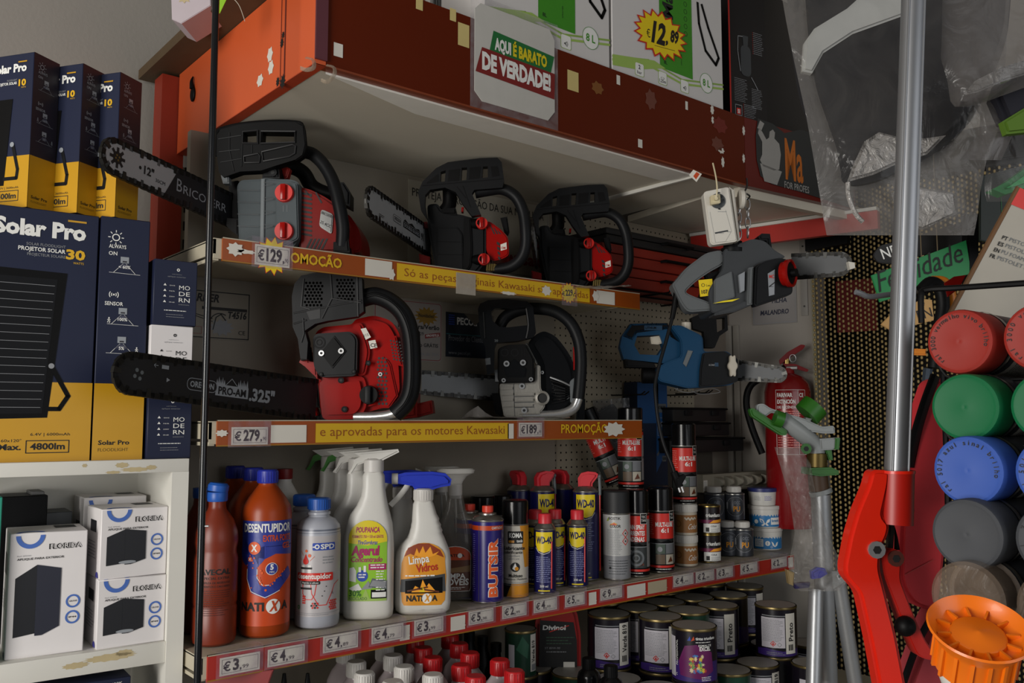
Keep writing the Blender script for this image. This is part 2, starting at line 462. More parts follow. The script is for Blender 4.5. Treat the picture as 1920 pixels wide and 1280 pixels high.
g = G(); e_ = fe - XP - .17; g.raw([(.03, .019, z) for z in (-.004, .0004)] + [(e_, .019, z) for z in (-.004, .0004)] + [(e_ - .03, .095, z) for z in (-.004, .0004)] + [(.25, .085, z) for z in (-.004, .0004)], [(0, 2, 4, 6), (7, 5, 3, 1), (0, 1, 3, 2), (2, 3, 5, 4), (4, 5, 7, 6), (6, 7, 1, 0)], mat('painted_daylight_white', 'f0eee6', .4)); g.obj('daylight_band_plate', t)  # white plate stands in for a daylit band; its taper imitates the shadow edge
g = G(); g.box((fe - XP - .178, .02, -.008), (fe - XP - .17, YW - YT - .01, .001), WHT); g.obj('underside_batten', t)
# second run, turned a little towards the room
d2 = V((cos(radians(-5)), sin(radians(-5)), 0)); n2 = V((sin(radians(-5)), -cos(radians(-5)), 0)); F2 = V((fe, YT, ZT))
t = thing('corner_shelf', 'second stretch of overhead shelf with a black workman sign on its red front', 'shelf', F2, radians(-5))
g = G(); g.box((.001, 0, 0), (.45, .018, .172), mat('dark_red_laminate', '5e140c', .35)); g.obj('front_panel', t)
g = G()
a = [(0, .018), (.43, .018), (.56, .03), (.53, .50), (.04, .47)]
g.raw([(x, y, .001) for x, y in a] + [(x, y, .02) for x, y in a], [(0, 1, 2, 3, 4), (9, 8, 7, 6, 5)] + [(i, (i + 1) % 5, (i + 1) % 5 + 5, i + 5) for i in range(5)], UND); g.obj('underside_board', t)
g = G(); g.box((.002, .019, -.022), (.44, .04, .001), UND); g.obj('underside_batten', t)
g = G(); RC = V((CX, YW - .005, 0)); wslab(g, .005, .56, 1.962, 2.012, .001, .022, mat('red_rail_paint', 'b32214', .5), RC); wslab(g, .005, .56, 2.012, 2.021, .001, .03, WHT, RC)
o = g.obj('wall_rail'); tag(o, 'red rail along the side wall under the overhead shelf', 'rail')
# sign on second run
SGN = mat('charcoal_card', '2a2c2c', .5); SGG = mat('grey_print', '94928e', .5); SGO = mat('orange_print', 'b4611a', .5)
def onF2(px, py):
    p = WP(px, py, F2, n2); q = (p - F2); return (q.dot(d2) * 1000, q.z * 1000)
g = G(); it = [Pg([onF2(*p) for p in ((1420, 222), (1448, 232), (1470, 250), (1500, 243), (1600, 275), (1600, 392), (1500, 360), (1445, 345), (1425, 330), (1418, 300), (1416, 255))], SGN, 1)]
body = [(1428, 266), (1420, 250), (1422, 240), (1428, 247), (1436, 262), (1441, 258), (1442, 247), (1448, 243), (1452, 249), (1451, 260), (1460, 270), (1463, 290), (1460, 318), (1450, 320), (1430, 312), (1424, 300), (1428, 290)]
it += [Pg([onF2(*p) for p in body], SGG, 2), Pg([onF2(*p) for p in ((1424, 306), (1465, 322), (1456, 347), (1432, 340))], SGG, 2), Pg([onF2(*p) for p in ((1424, 226), (1432, 232), (1426, 246), (1419, 240))], SGG, 2)]
x0, y0 = onF2(1472, 334); x1, y1 = onF2(1474, 262)
it += [Tx('Ma', x0, y0, y1 - y0, SGO, 2, 'l', 72, b=.02), Tx('FOR PROFES', onF2(1470, 352)[0], onF2(1470, 352)[1], 17, SGG, 2, 'l', 100, b=.01)]
g.art(it, (0, 0, 0), (1, 0, 0), (0, 0, 1))
o = g.obj('workman_sign', None, world=MX.Translation(F2 + n2 * .0012) @ MX.Rotation(radians(-5), 4, 'Z')); tag(o, 'charcoal sign with a grey workman figure and orange lettering on the red shelf front', 'sign')
# wooden board lying on top at the left
g = G(); g.box((.575, 1.262, ZT + .179), (.72, 1.985, ZT + .2), WOOD); o = g.obj('wooden_board'); tag(o, 'dusty wooden board lying on top of the orange shelf side', 'board')
# ---- steel shelves
STRIP = mat('orange_price_strip', '96460f', .35, var=.05); STRR = mat('red_price_strip', 'ab2a20', .4); STY = mat('yellow_strip_print', 'd8ad18', .4); STT = mat('brown_strip_lettering', '9a5412', .5)
def shelf(label, x0, x1, yf, zt, h, strip, xs):
    t = thing('display_shelf', label, 'shelf', (x0, yf, zt - h), 0, 'steel shelves of the saw display')
    w = x1 - x0; dp = YW - yf - .008
    g = G(); g.box((0, .004, h - .006), (w, dp, h - .002), CREAM); g.box((0, .003, .004), (w, .006, h - .004), CREAM)
    g.box((0, .003, .012), (.004, dp, h - .004), CREAM); g.box((w - .004, .003, .012), (w, dp, h - .004), CREAM)
    g.box((0, .006, .001), (.01, dp, .007), CREAM); g.box((.01, .02, .012), (w - .01, dp, .015), CREAM); g.obj('tray', t)
    g = G(); g.box((xs, -.001, 0), (w + .002, .003, h), strip); g.box((xs, -.0016, h - .0018), (w + .002, .0034, h), CREAM); g.box((xs, -.0018, 0), (w + .002, .0, .0022), mat('strip_lip', '9a6a1c', .4))
    g.obj('price_strip', t)
    return t
XL1, XL2, XL3 = WY(402, 460, YF).x, WY(394, 800, YF).x, WY(377, 1240, YL).x
XR3 = WY(1487, 1040, YL).x
s1 = shelf('top saw shelf with PROMOCAO and yellow lettering on its orange edge', XL1, XS1, YF, Z1, .041, STRIP, WY(417, 460, YF).x - XL1)
s2 = shelf('middle saw shelf with a 279,90 tag on its orange edge', XL2, WY(1202, 800, YF).x, YF, Z2, .044, STRIP, WY(407, 800, YF).x - XL2)
s3 = shelf('long lower shelf with a red edge full of price tags holding bottles and cans', XL3, XR3, YL, Z3, .041, STRR, WY(389, 1240, YL).x - XL3)
def strip(t, yf, zt, h, items):
    o = V(t.location)
    for k in items:
        g = G(); a = (WY(k[1], 600, yf).x - o.x) * 1000; b = (WY(k[2], 600, yf).x - o.x) * 1000; H = h * 1000
        if k[0] == 'R': it = Rc(a, k[3] * H, b, k[4] * H, k[5], 1); n = 'yellow_band' if k[5] == STY else 'blank_label'
        elif k[0] == 'T': it = Tx(k[3], a, H * k[4], H * k[5], k[6], 2, 'l', b - a, b=k[7]); n = 'edge_lettering'
        else: it = Burst((a + b) / 2, H * k[3], (b - a) * .56, H * k[4], k[5], PAPER, 3, .74); n = 'torn_label'
        g.art([it], (0, -.0016, 0), (1, 0, 0), (0, 0, 1)); g.obj(n, t)
# measured along the strips (x at each strip's own height is close to the same ray column)
strip(s1, YF, Z1, .041, [('B', 421, 452, .55, .3, 8), ('B', 440, 475, .5, .1, 7), ('T', 541, 638, 'OMOÇÃO', .3, .42, STY, .03), ('R', 682, 733, .12, .9, PAPER), ('B', 726, 738, .3, .3, 6), ('R', 742, 1105, .08, .88, STY), ('T', 756, 1102, 'Só as peças originais Kawasaki são aprovadas', .3, .38, STT, .0), ('R', 1118, 1152, .1, .85, PAPER), ('B', 1110, 1122, .5, .35, 6), ('B', 1015, 1032, .45, .3, 7), ('B', 938, 966, .06, .1, 8)])
strip(s2, YF, Z2, .044, [('B', 410, 432, .5, .14, 8), ('R', 512, 578, .1, .8, PAPER), ('R', 595, 953, .08, .86, STY), ('T', 603, 945, 'e aprovadas para os motores Kawasaki', .34, .38, STT, 0), ('R', 951, 962, .1, .82, PAPER), ('T', 1050, 1136, 'PROMOÇÃO', .34, .42, STY, .02), ('B', 1130, 1166, .5, .4, 9)])
# ------------------------------------------------------------------ white cabinet and boxes on the left
NAVY = mat('navy_card', '1b2139', .5, spec=.3, var=.05); GOLD = mat('golden_card', 'c08f10', .42, var=.04); WCARD = mat('white_card', 'dcd8d8', .5, var=.03)
NAVS = mat('dark_navy_card', '1f1a24', .5); CHIP = mat('chipped_laminate', 'b8a882', .8, var=.2); BLUEP = mat('blue_print', '3f63b0', .5)
SILV = mat('silver_print', '8f949a', .45)
ca = radians(-4.0); CU_ = V((cos(ca), sin(ca), 0)); CD = V((-sin(ca), cos(ca), 0))
CR = WD(355, 858, 1.485); CR.z = 0
ZC = 1.385
def onC(px, py, inset=0): return WP(px, py, CR + CD * inset, CD)
t = thing('white_cabinet', 'white laminate cabinet with chipped shelf edges at the left of the saw display', 'cabinet', CR, ca)
CWD, CDP = .62, .24
g = G(); g.box((-CWD, 0, ZC - .0215), (0, CDP, ZC), WHT, .001)
for (x, z, w, h, n) in ((-.105, -.008, 11, 4.5, 8), (-.085, -.0155, 22, 4, 10), (-.06, -.013, 9, 4, 7), (-.16, -.007, 4, 3, 6), (-.118, -.019, 12, 2.5, 8)):
    g.art([Burst(0, 0, w, h, n, CHIP, 1, .82)], (x, 0, ZC + z), (1, 0, 0), (0, 0, 1))
g.obj('top_board', t)
g = G(); g.box((-.027, .0, .05), (0, CDP, ZC - .0215), WHT); g.art([Rc(-9, -20, 12, 45, CHIP, 1)], (-.0275, .05, .96), (0, -1, 0), (0, 0, 1), N=V((-1, 0, 0))); g.obj('side_panel', t)
g = G(); g.box((-CWD, CDP - .008, .05), (-.027, CDP, ZC - .0215), WHT); g.obj('back_panel', t)
g = G(); g.box((-CWD, 0, .05), (-CWD + .027, CDP, ZC - .0215), WHT); g.obj('side_panel', t)
ZS = onC(321, 1201, .004).z
for zz in (ZS, .62):
    g = G(); g.box((-CWD + .027, .004, zz - .033), (-.027, CDP - .008, zz), WHT, .001)
    for (x, z, w, h, n) in ((-.11, -.012, 40, 6, 14), (-.16, -.017, 20, 5, 11), (-.09, -.008, 14, 5, 9), (-.33, -.015, 26, 10, 5)):
        g.art([Burst(0, 0, w, h, n, CHIP, 1, .82)], (x, .004, zz + z), (1, 0, 0), (0, 0, 1))
    g.obj('shelf_board', t)
def obox(name, label, cat, p, w, h, dp, rz, m, front=None, k=1, right=None, left=None, top=None, group=None, bv=.0012, body='carton'):
    """carton: p = front left bottom corner; print in mm from that corner"""
    t = thing(name, label, cat, p, rz, group)
    g = G(); g.box((0, 0, 0), (w, dp, h), m, bv, seg=1); g.obj(body, t)
    if front:
        g = G(); g.art(front, (0, -.0002, 0), (1, 0, 0), (0, 0, 1), .001 * k); g.obj('front_print', t)
    if right:
        g = G(); g.art(right, (w + .0002, 0, 0), (0, 1, 0), (0, 0, 1), .001 * k); g.obj('side_print', t)
    if left:
        g = G(); g.art(left, (-.0002, dp, 0), (0, -1, 0), (0, 0, 1), .001 * k); g.obj('side_print', t)
    if top:
        g = G(); g.art(top, (0, 0, h + .0002), (1, 0, 0), (0, 1, 0), .001 * k); g.obj('top_print', t)
    return t
def sun(x, y, r, m):
    return [Ci(x, y, r, m, 2, r * .72, 16)] + [Ln([(x + cos(a) * r * 1.4, y + sin(a) * r * 1.4), (x + cos(a) * r * 1.9, y + sin(a) * r * 1.9)], r * .22, m, 2) for a in [i * pi / 4 for i in range(8)]]
def lampicon(x, y, s, m):
    return [Rc(x - s, y, x + s, y + 1.6 * s, SILV, 2), Rc(x - .5 * s, y + .2 * s, x + .5 * s, y + .55 * s, NAVS, 3), Ln([(x - .4 * s, y - .2 * s), (x - 2.6 * s, y - 2.6 * s)], .1 * s, m, 2), Ln([(x + .4 * s, y - .2 * s), (x + 2.6 * s, y - 2.6 * s)], .1 * s, m, 2), Ln([(x - 3.6 * s, y - 2.6 * s), (x + 3.8 * s, y - 2.75 * s)], .08 * s, m, 2),
            Pg([(x - .5 * s, y - .3 * s), (x + .5 * s, y - .3 * s), (x + 1.6 * s, y - 1.4 * s), (x - 1.6 * s, y - 1.4 * s)], mat('lamp_beam_print', '3a3c50', .5), 2)]
def run(x, y, s, m): return [Ci(x, y + 2.6 * s, .5 * s, m, 2, n=10), Ln([(x, y + 2 * s), (x - .2 * s, y + .9 * s), (x + .7 * s, y), (x + .2 * s, y - .9 * s)], .45 * s, m, 2), Ln([(x - .2 * s, y + .9 * s), (x - .9 * s, y - .6 * s)], .45 * s, m, 2), Ln([(x - 1 * s, y + 1.2 * s), (x, y + 1.9 * s), (x + .9 * s, y + 1.1 * s)], .35 * s, m, 2)]
def waves(x, y, s, m):
    o = [Ci(x, y, .35 * s, m, 2, n=10)]
    for r in (1.1, 1.9, 2.6):
        for a in (-.7, pi - .7): o.append(Ci(x, y, r * s * .9, m, 2, r * s * .9 - .3 * s, 12, a, a + 1.4))
    return o[:5]
def solar_side(w, h, yel, m=WINK):
    """side print: three lamp diagrams"""
    s = w / 26.; c = w * .5
    it = [Rc(0, 0, w, yel, GOLD, 1)]
    it += sun(c - 5 * s, h * .92, 2.1 * s, m) + [Tx('ALWAYS', c - 8.5 * s, h * .875, 2.0 * s, m, 2, 'l', 9 * s, .015), Tx('ON', c - 8.5 * s, h * .845, 2.0 * s, m, 2, 'l', None, .015)]
    it += lampicon(c, h * .815, 2.2 * s, m) + [Tx('< 60%', c, h * .792, 1.7 * s, m, 3, 'c', None, .02)]
    it += waves(c - 5 * s, h * .68, 1.5 * s, m) + [Tx('SENSOR', c - 9.5 * s, h * .635, 2.0 * s, m, 2, 'l', 9.5 * s, .015)]
    it += lampicon(c, h * .60, 2.2 * s, m) + [Tx('100%', c, h * .572, 1.7 * s, m, 3, 'c', None, .02)] + run(c - 7 * s, h * .567, .8 * s, m)
    it += lampicon(c, h * .48, 2.2 * s, m) + [Tx('5%', c, h * .452, 1.7 * s, m, 3, 'c', None, .02)] + run(c + 8 * s, h * .447, .8 * s, m)
    it += [Tx('Solar Pro', c - 10 * s, h * .062, 2.3 * s, INK, 2, 'l', 16 * s, .025), Tx('FLOODLIGHT', c - 10 * s, h * .035, 1.7 * s, mat('dull_gold_ink', '6e5410', .6), 2, 'l', 15.5 * s)]
    return it
def solar_front(w, h, yel, watt, lm, k, mah):
    """front print right-aligned; k = mm per photo pixel"""
    K = lambda v: v * k
    r = w - K(22); it = [Rc(0, 0, w, yel, GOLD, 1)]
    it += [Tx('Solar Pro', r, h - K(50), K(27), WINK, 2, 'r', K(152), .045), Rc(r - K(32), h - K(17.5), r, h - K(14), GOLD, 2)]
    it += [Tx('SOLAR FLOODLIGHT', r - K(34), h - K(69), K(5), GINK, 2, 'r', K(65)), Tx('PROJETOR SOLAR', r - K(34), h - K(79), K(7), WINK, 2, 'r', K(78), .02), Tx('PROJECTEUR SOLAIRE', r - K(34), h - K(88), K(5), GINK, 2, 'r', K(63)),
           Tx(watt, r, h - K(88), K(17), mat('gold_ink', 'd8a814', .5), 2, 'r', K(33), .04), Tx('WATTS', r - K(2), h - K(97), K(4), mat('gold_ink'), 2, 'r', K(18))]
    # picture of the lamp panel
    px0, py0, py1 = r - K(45), h - K(115), h - K(385)
    it += [Pg([(0, py0 + K(4)), (px0 + K(16), py0 - K(1)), (px0 - K(7), py1), (0, py1 + K(-6))], BLK, 2)]
    it += [Pg([(0, py0 - K(12)), (px0, py0 - K(14)), (px0 - K(16), py1 + K(8)), (0, py1 + K(4))], mat('solar_panel_print', '141518', .55, spec=.15), 3)]
    for i in range(16): it.append(Rc(0, py0 - K(26 + i * 15), px0 - K(4 + i), py0 - K(26.7 + i * 15), GINK, 4))
    it += [Ln([(px0 + K(-4), py1 + K(95)), (px0 + K(26), py1 + K(40)), (px0 + K(12), py1 + K(16)), (px0 - K(9), py1 + K(16))], K(8), BLK, 3), Ci(px0 - K(4), py1 + K(95), K(5), GINK, 4, n=12)]
    it += [Pg([(0, py1 + K(130)), (px0 - K(100), py1 + K(130)), (px0 - K(90), py1 + K(110)), (px0 - K(92), py1 + K(5)), (0, py1 - K(5))], BLK2, 5)]
    it += [Tx(mah, r - K(13), K(47), K(5), INK, 2, 'r', K(65)), Fr(r - K(84), K(16), r - K(14), K(38), K(1.6), INK, 2), Tx(lm, r - K(49), K(22), K(11), INK, 2, 'c', K(57), .03), Tx('60x120°', r - K(92), K(36), K(5), INK, 2, 'r', K(32)), Tx('Max.', r - K(92), K(22), K(10), INK, 2, 'r', K(36), .03)]
    return it
pb = onC(168, 861, .02); k = SCL(pb) * 1000; hb = .395
pl = pb - CU_ * .25; pl.z = ZC
obox('floodlight_carton', 'big navy and yellow floodlight carton with a large 30 on its front', 'carton', pl, .2495, hb, .18, ca, NAVY, solar_front(249.5, hb * 1000, 123, '30', '4800lm', k, '6.4V | 6000mAh'))
pb2 = onC(171, 861, .02); pr2 = onC(266, 857, .02); pb2.z = ZC
obox('floodlight_carton', 'big navy and yellow carton with ALWAYS ON and SENSOR lamp diagrams', 'carton', pb2, (pr2 - pb2).length, hb + .002, .2, ca, NAVY, solar_side((pr2 - pb2).length * 1000, hb * 1000, 123))
# three small lamp cartons in a stack
pm = onC(274, 856, .012); pm.z = ZC; pmr = onC(357, 856, .012); wm = (pmr - pm).length
def modern(w, h, ink):
    it = [Ci(w * .55, h * .85, 2.6, ink, 2, 1.2, 14), Tx('wall fixture', w * .52, h * .775, 1.4, GINK, 2, 'c', 16), Tx('aplique exterior', w * .52, h * .735, 2.0, GINK, 2, 'c', 30)]
    for i, s in enumerate(('GU10 X2', 'N/A', '230V', '50-60')): it += [Tx(s, w * .42, h * (.60 - .085 * i), 1.6, ink, 2, 'c', 9), Pg([(w * .22, h * (.60 - .085 * i)), (w * .29, h * (.60 - .085 * i)), (w * .255, h * (.635 - .085 * i))], ink, 2)]
    for i, s in enumerate(('MO', 'DE', 'RN')): it.append(Tx(s, w * .58, h * (.55 - .095 * i), 7.2, ink, 2, 'l', 18, .0))
    it += [Tx('DESIGN', w * .58, h * .315, 1.6, GINK, 2, 'l', 17), Sm(w * .25, w * .8, h * .22, 1, 2, 1.2, ink), Sm(w * .3, w * .75, h * .16, 2, 4, .7, GINK)]
    return it
hm = .1115
for i, (m, ink, lb, dx) in enumerate(((NAVY, WINK, 'navy lamp carton lettered MODERN at the bottom of the stack of three', 0), (WCARD, INK, 'white lamp carton in the middle of the stack between two navy ones', .0), (NAVY, WINK, 'navy lamp carton lettered MODERN on top of the stack of three', .002))):
    obox('lamp_carton', lb, 'carton', pm + CU_ * dx + UP * (hm * i), wm - .002 * (i == 1), hm - .0006, .1, ca, m, modern(wm * 1000, hm * 1000, ink), group='stacked lamp cartons')
# three narrow floodlight cartons on top
sd = radians(33.8); sr = sd - pi / 2; ZB = ZC + hb + .0025
U3 = V((cos(sr), sin(sr), 0))
for i, (px, d, lb) in enumerate(((50, 1.358, 'nearest of three narrow floodlight cartons on top, cut by the left edge'), (144, 1.396, 'middle of three narrow floodlight cartons standing on top'), (215.6, 1.425, 'last of three narrow floodlight cartons on top, behind the grey bar tip'))):
    p = WD(px, 395, d); p.z = ZB; w = .17; k3 = 1000 * d / FPX; h = .252 - .003 * i
    it = [Rc(0, 0, w * 1000, 84, GOLD, 1)]; r = w * 1000 - 16 * k3
    it += [Tx('Solar Pro', r, h * 1000 - 36 * k3, 15 * k3, WINK, 2, 'r', 84 * k3, .045), Rc(r - 21 * k3, h * 1000 - 18 * k3, r, h * 1000 - 15.5 * k3, GOLD, 2), Tx('PROJETOR SOLAR', r - 22 * k3, h * 1000 - 61 * k3, 5 * k3, WINK, 2, 'r', 50 * k3, .02), Tx('FLOODLIGHT', r - 22 * k3, h * 1000 - 54 * k3, 3.5 * k3, GINK, 2, 'r', 24 * k3), Tx('10', r, h * 1000 - 65 * k3, 12 * k3, mat('gold_ink'), 2, 'r', 18 * k3, .04), Tx('WATTS', r, h * 1000 - 70 * k3, 2.6 * k3, mat('gold_ink'), 2, 'r', 11 * k3),
           Pg([(0, h * 1000 - 90 * k3), (r - 30 * k3, h * 1000 - 90 * k3), (r - 42 * k3, 45 * k3), (0, 45 * k3)], BLK, 2), Ln([(r - 24 * k3, 123 * k3), (r - 10 * k3, 75 * k3), (r - 12 * k3, 58 * k3), (r - 42 * k3, 58 * k3)], 7 * k3, BLK2, 3), Ci(r - 26 * k3, 125 * k3, 5 * k3, SILV, 4, n=12),
           Fr(r - 62 * k3, 14 * k3, r - 6 * k3, 34 * k3, 1.4 * k3, INK, 2), Tx('500lm', r - 34 * k3, 19 * k3, 10 * k3, INK, 2, 'c', 46 * k3, .03), Tx('3.7V | 3600mAh', r - 6 * k3, 38 * k3, 4 * k3, INK, 2, 'r', 50 * k3)]
    s = .0525
    obox('floodlight_carton', lb, 'carton', p - U3 * w, w, h, s, sr, NAVY, it, right=[Rc(.3, .3, s * 1000 - .3, h * 1000 - .3, NAVS, 0)] + solar_side(s * 1000, h * 1000, 84, SILV), group='narrow floodlight cartons')
# exterior lamp boxes in the open compartment
RING = mat('blue_ring_print', '4468b4', .5); DKL = mat('black_lamp_print', '16171c', .45); DKS = mat('navy_lamp_print', '222432', .45)
def florida(w, h, tall):
    it = [Ci(w * .26, h * .98, w * .185, RING, 2, w * .125, 24, pi, 2 * pi), Tx('FLORIDA', w * .92, h - 22 - 4 * tall, 7.5, INK, 2, 'r', w * .42, .035), Tx('FLORIDA', w * .925, h - 21.3 - 4 * tall, 6.4, WCARD, 3, 'r', w * .405, .0), Tx('Ref: 87040', w * .1, h - 29 - 6 * tall, 1.8, GINK, 2, 'l', w * .17), Tx('APLIQUE PARA EXTERIOR', w * .1, h - 33.5 - 7 * tall, 3, INK, 2, 'l', w * .6, .015)]
    b0, b1 = (.17, .74) if tall else (.19, .70)
    it += [Pg([(w * .09, h * b0), (w * .09, h * (b1 - .10)), (w * .36, h * b1), (w * .36, h * (b0 + .02)), ], DKL, 2), Pg([(w * .36, h * b0 + .02), (w * .36, h * b1), (w * .67, h * (b1 - .04)), (w * .67, h * (b0 + .06)), (w * .45, h * b0)], DKS if tall else DKL, 3)]
    if not tall: it.append(Ci(w * .4, h * (b0 + .035), w * .13, SILV, 4, ry=w * .025))
    for i, s in enumerate(('GU10', 'IP44')):
        y = h * (.42 - .13 * i) if tall else h * (.52 - .21 * i)
        it += [Ci(w * .84, y, w * .095, RING, 2, w * .07, 24), Tx(s, w * .84, y - 1, 2.2, INK, 2, 'c', w * .1, .02)]
    return it
def flo(x0, x1, y0, h, dp, inset, label, tall, zb=None, rz=0, top=True):
    p = onC(x0, y0, inset); q = onC(x1, y0, inset); p.z = zb if zb is not None else ZS; w = (V((q.x, q.y, 0)) - V((p.x, p.y, 0))).length
    return obox('lamp_box', label, 'box', p, w, h, dp, ca + rz, WCARD, florida(w * 1000, h * 1000, tall), left=[Rc(dp * 300, h * 650, dp * 700, h * 820, DKL, 1), Sm(dp * 200, dp * 800, h * 500, 6, 5, 1.5, GINK)] + [Ci(dp * 850, 2, 9, mat('violet_print', '3b3a8c', .5), 2, n=14, a0=0, a1=pi)], top=[Rc(w * 620, dp * 500, w * 900, dp * 850, DKL, 1), Ci(w * 260, 0, w * 185, RING, 1, w * 125, 16, 0, pi)] if top else None, group='exterior lamp boxes')
flo(8, 154, 1224, .187, .1, .026, 'tall white exterior lamp box standing alone at the left of the compartment', 1, rz=radians(-3))
hf = .107
flo(180, 308, 1202, hf, .1, .012, 'small white exterior lamp box at the bottom of the stack in the compartment', 0)
p = onC(180, 1202, .012)
flo(186, 312, 1076, hf + .003, .1, .012, 'small white exterior lamp box on top of the stack in the compartment', 0, zb=ZS + hf + .0005, rz=radians(1.5))
flo(150, 268, 1120, .228, .09, .128, 'open white lamp box behind the stacked pair, its dusty flap raised', 0)
t = obox('dark_carton', 'black and grey carton deep in the open compartment behind the tall white box', 'carton', onC(-20, 1190, .14), .075, .235, .08, ca, BLK)
t.location.z = ZS
t = obox('grey_carton', 'pale grey carton next to the black one deep in the compartment', 'carton', onC(46, 1190, .16), .02, .24, .06, ca, mat('pale_grey_card', '6c6c6c', .6)); t.location.z = ZS
t = obox('lamp_blister', 'small dark packet lying high behind the tall white box', 'packet', onC(70, 1190, .15), .045, .205, .07, ca, DGREY); t.location.z = ZS
t = obox('green_carton', 'teal green carton just showing at the left edge of the compartment', 'carton', onC(-60, 1232, .01), .034, .245, .06, ca, mat('teal_card', '1f8f78', .45)); t.location.z = ZS
# bottom compartment
zc = .62
t = obox('bulb_carton', 'dark bulb carton marked 6400K under the lowest visible cabinet shelf', 'carton', onC(36, 1350, .006), .155, .4235, .12, ca, NAVY, [Tx('6400K', 132, 413, 4, WINK, 2, 'c', 21), Tx('LED', 60, 412, 3, GINK, 2, 'c', 20), Pg(rrect(52, 340, 112, 403, 5), SILV, 2)]); t.location.z = zc
o = obox('bulb_carton', 'plain dark carton right of the 6400K carton in the cabinet bottom', 'carton', onC(206, 1350, .03), .024, .41, .12, ca, NAVS); o.location.z = zc
# black pole
a = WD(405, 0, 1.3); b = WD(370, 1280, 1.3); dd = (a - b).normalized()
t = thing('black_pole', 'thin black pole standing upright in front of the shelf ends', 'pole', V((b.x, b.y, 0)) - V((dd.x, dd.y, 0)) * (b.z))
g = G(); b0 = V((0, 0, 0)); a0 = a + dd * .2 - V(t.location); g.cyl(b0, a0, .0052, mat('black_lacquer', '0e0f12', .22)); g.obj('rod', t)
q = WD(381, 986, 1.3) - V(t.location); g = G(); g.cyl(q - RT * .006, q + RT * .008, .0015, STEEL); g.obj('screw', t)
# bits on the overhead side
g = G(); f = Px(340, 20, d=1.55)
g.prism(f.P((320, -30), (322, 36), (340, 44), (395, 10), (395, -30)), 0, .08, mat('pink_white_card', 'b9aeb4', .5), bv=.001); g.art([Burst(0, 0, 14, 8, 8, CHIP, 1, .6)], (0.005, -.0004, .022), (1, 0, 0), (0, 0, 1))
o = g.obj('white_carton', world=MX.Translation(f.loc) @ MX.Rotation(VY, 4, 'Z')); tag(o, 'pinkish white carton lying on the wooden board at the top edge', 'carton')
f = Px(364, 160, d=1.72); t = thing('key_hook', 'small black plastic hook stuck on the orange shelf side', 'hook', WP(364, 172, (XP, 0, 0), V((1, 0, 0))), 0)
g = G(); g.ball((-.003, 0, -.006), (.004, .011, .016), BLK); g.obj('base', t); g = G(); g.tube([(-.004, 0, .006), (-.006, 0, .02), (-.003, 0, .032)], .006, BLK, 8, sm=4, rf=lambda s: 1 - .8 * s); g.obj('stem', t)
t = thing('tape_scrap', 'curl of old clear tape on the orange side beside the hook', 'tape', WP(317, 150, (XP, 0, 0), V((1, 0, 0))), 0)
g = G(); g.box((-.0015, -.02, -.028), (-.0005, .018, .026), film('yellow_tape', 'b0a08c', .6, .3, .4), .0003); g.obj('film', t)
for i, (px, py, lb) in enumerate(((573, 108, 'curled scrap of clear tape hanging at the front corner under the overhead shelf'), (612, 122, 'second curled tape scrap hanging right of the corner under the overhead shelf'))):
    p = WP(px, py, (0, 0, ZT), UP); p.z = ZT
    t = thing('tape_curl', lb, 'tape', p, VY, 'tape scraps under the shelf')
    g = G(); g.tube([(0, 0, 0), (.012, 0, -.004), (.013, 0, -.016), (.002, 0, -.02 - .008 * i), (-.008, 0, -.017 - .008 * i)], .004, film('yellow_tape'), 6, sm=4, flat=.2); g.obj('film', t)
f = Px(414, 10, d=1.42); t = thing('green_tag', 'lime green paper tag hanging at the top edge by the pole', 'tag', f.loc, VY)
g = G(); g.prism(f.P((398, 25), (412, 25), (424, 0), (424, -20), (400, -20)), 0, .001, mat('lime_card', '86b816', .5)); g.obj('card', t)
g = G(); g.tube(f.Q((430, -10, .0), (447, 8, .0), (456, 30, 0), (459, 40, 0)), .0006, mat('clear_line', 'b8b0a0', .4), 6, sm=4); g.obj('line', t)
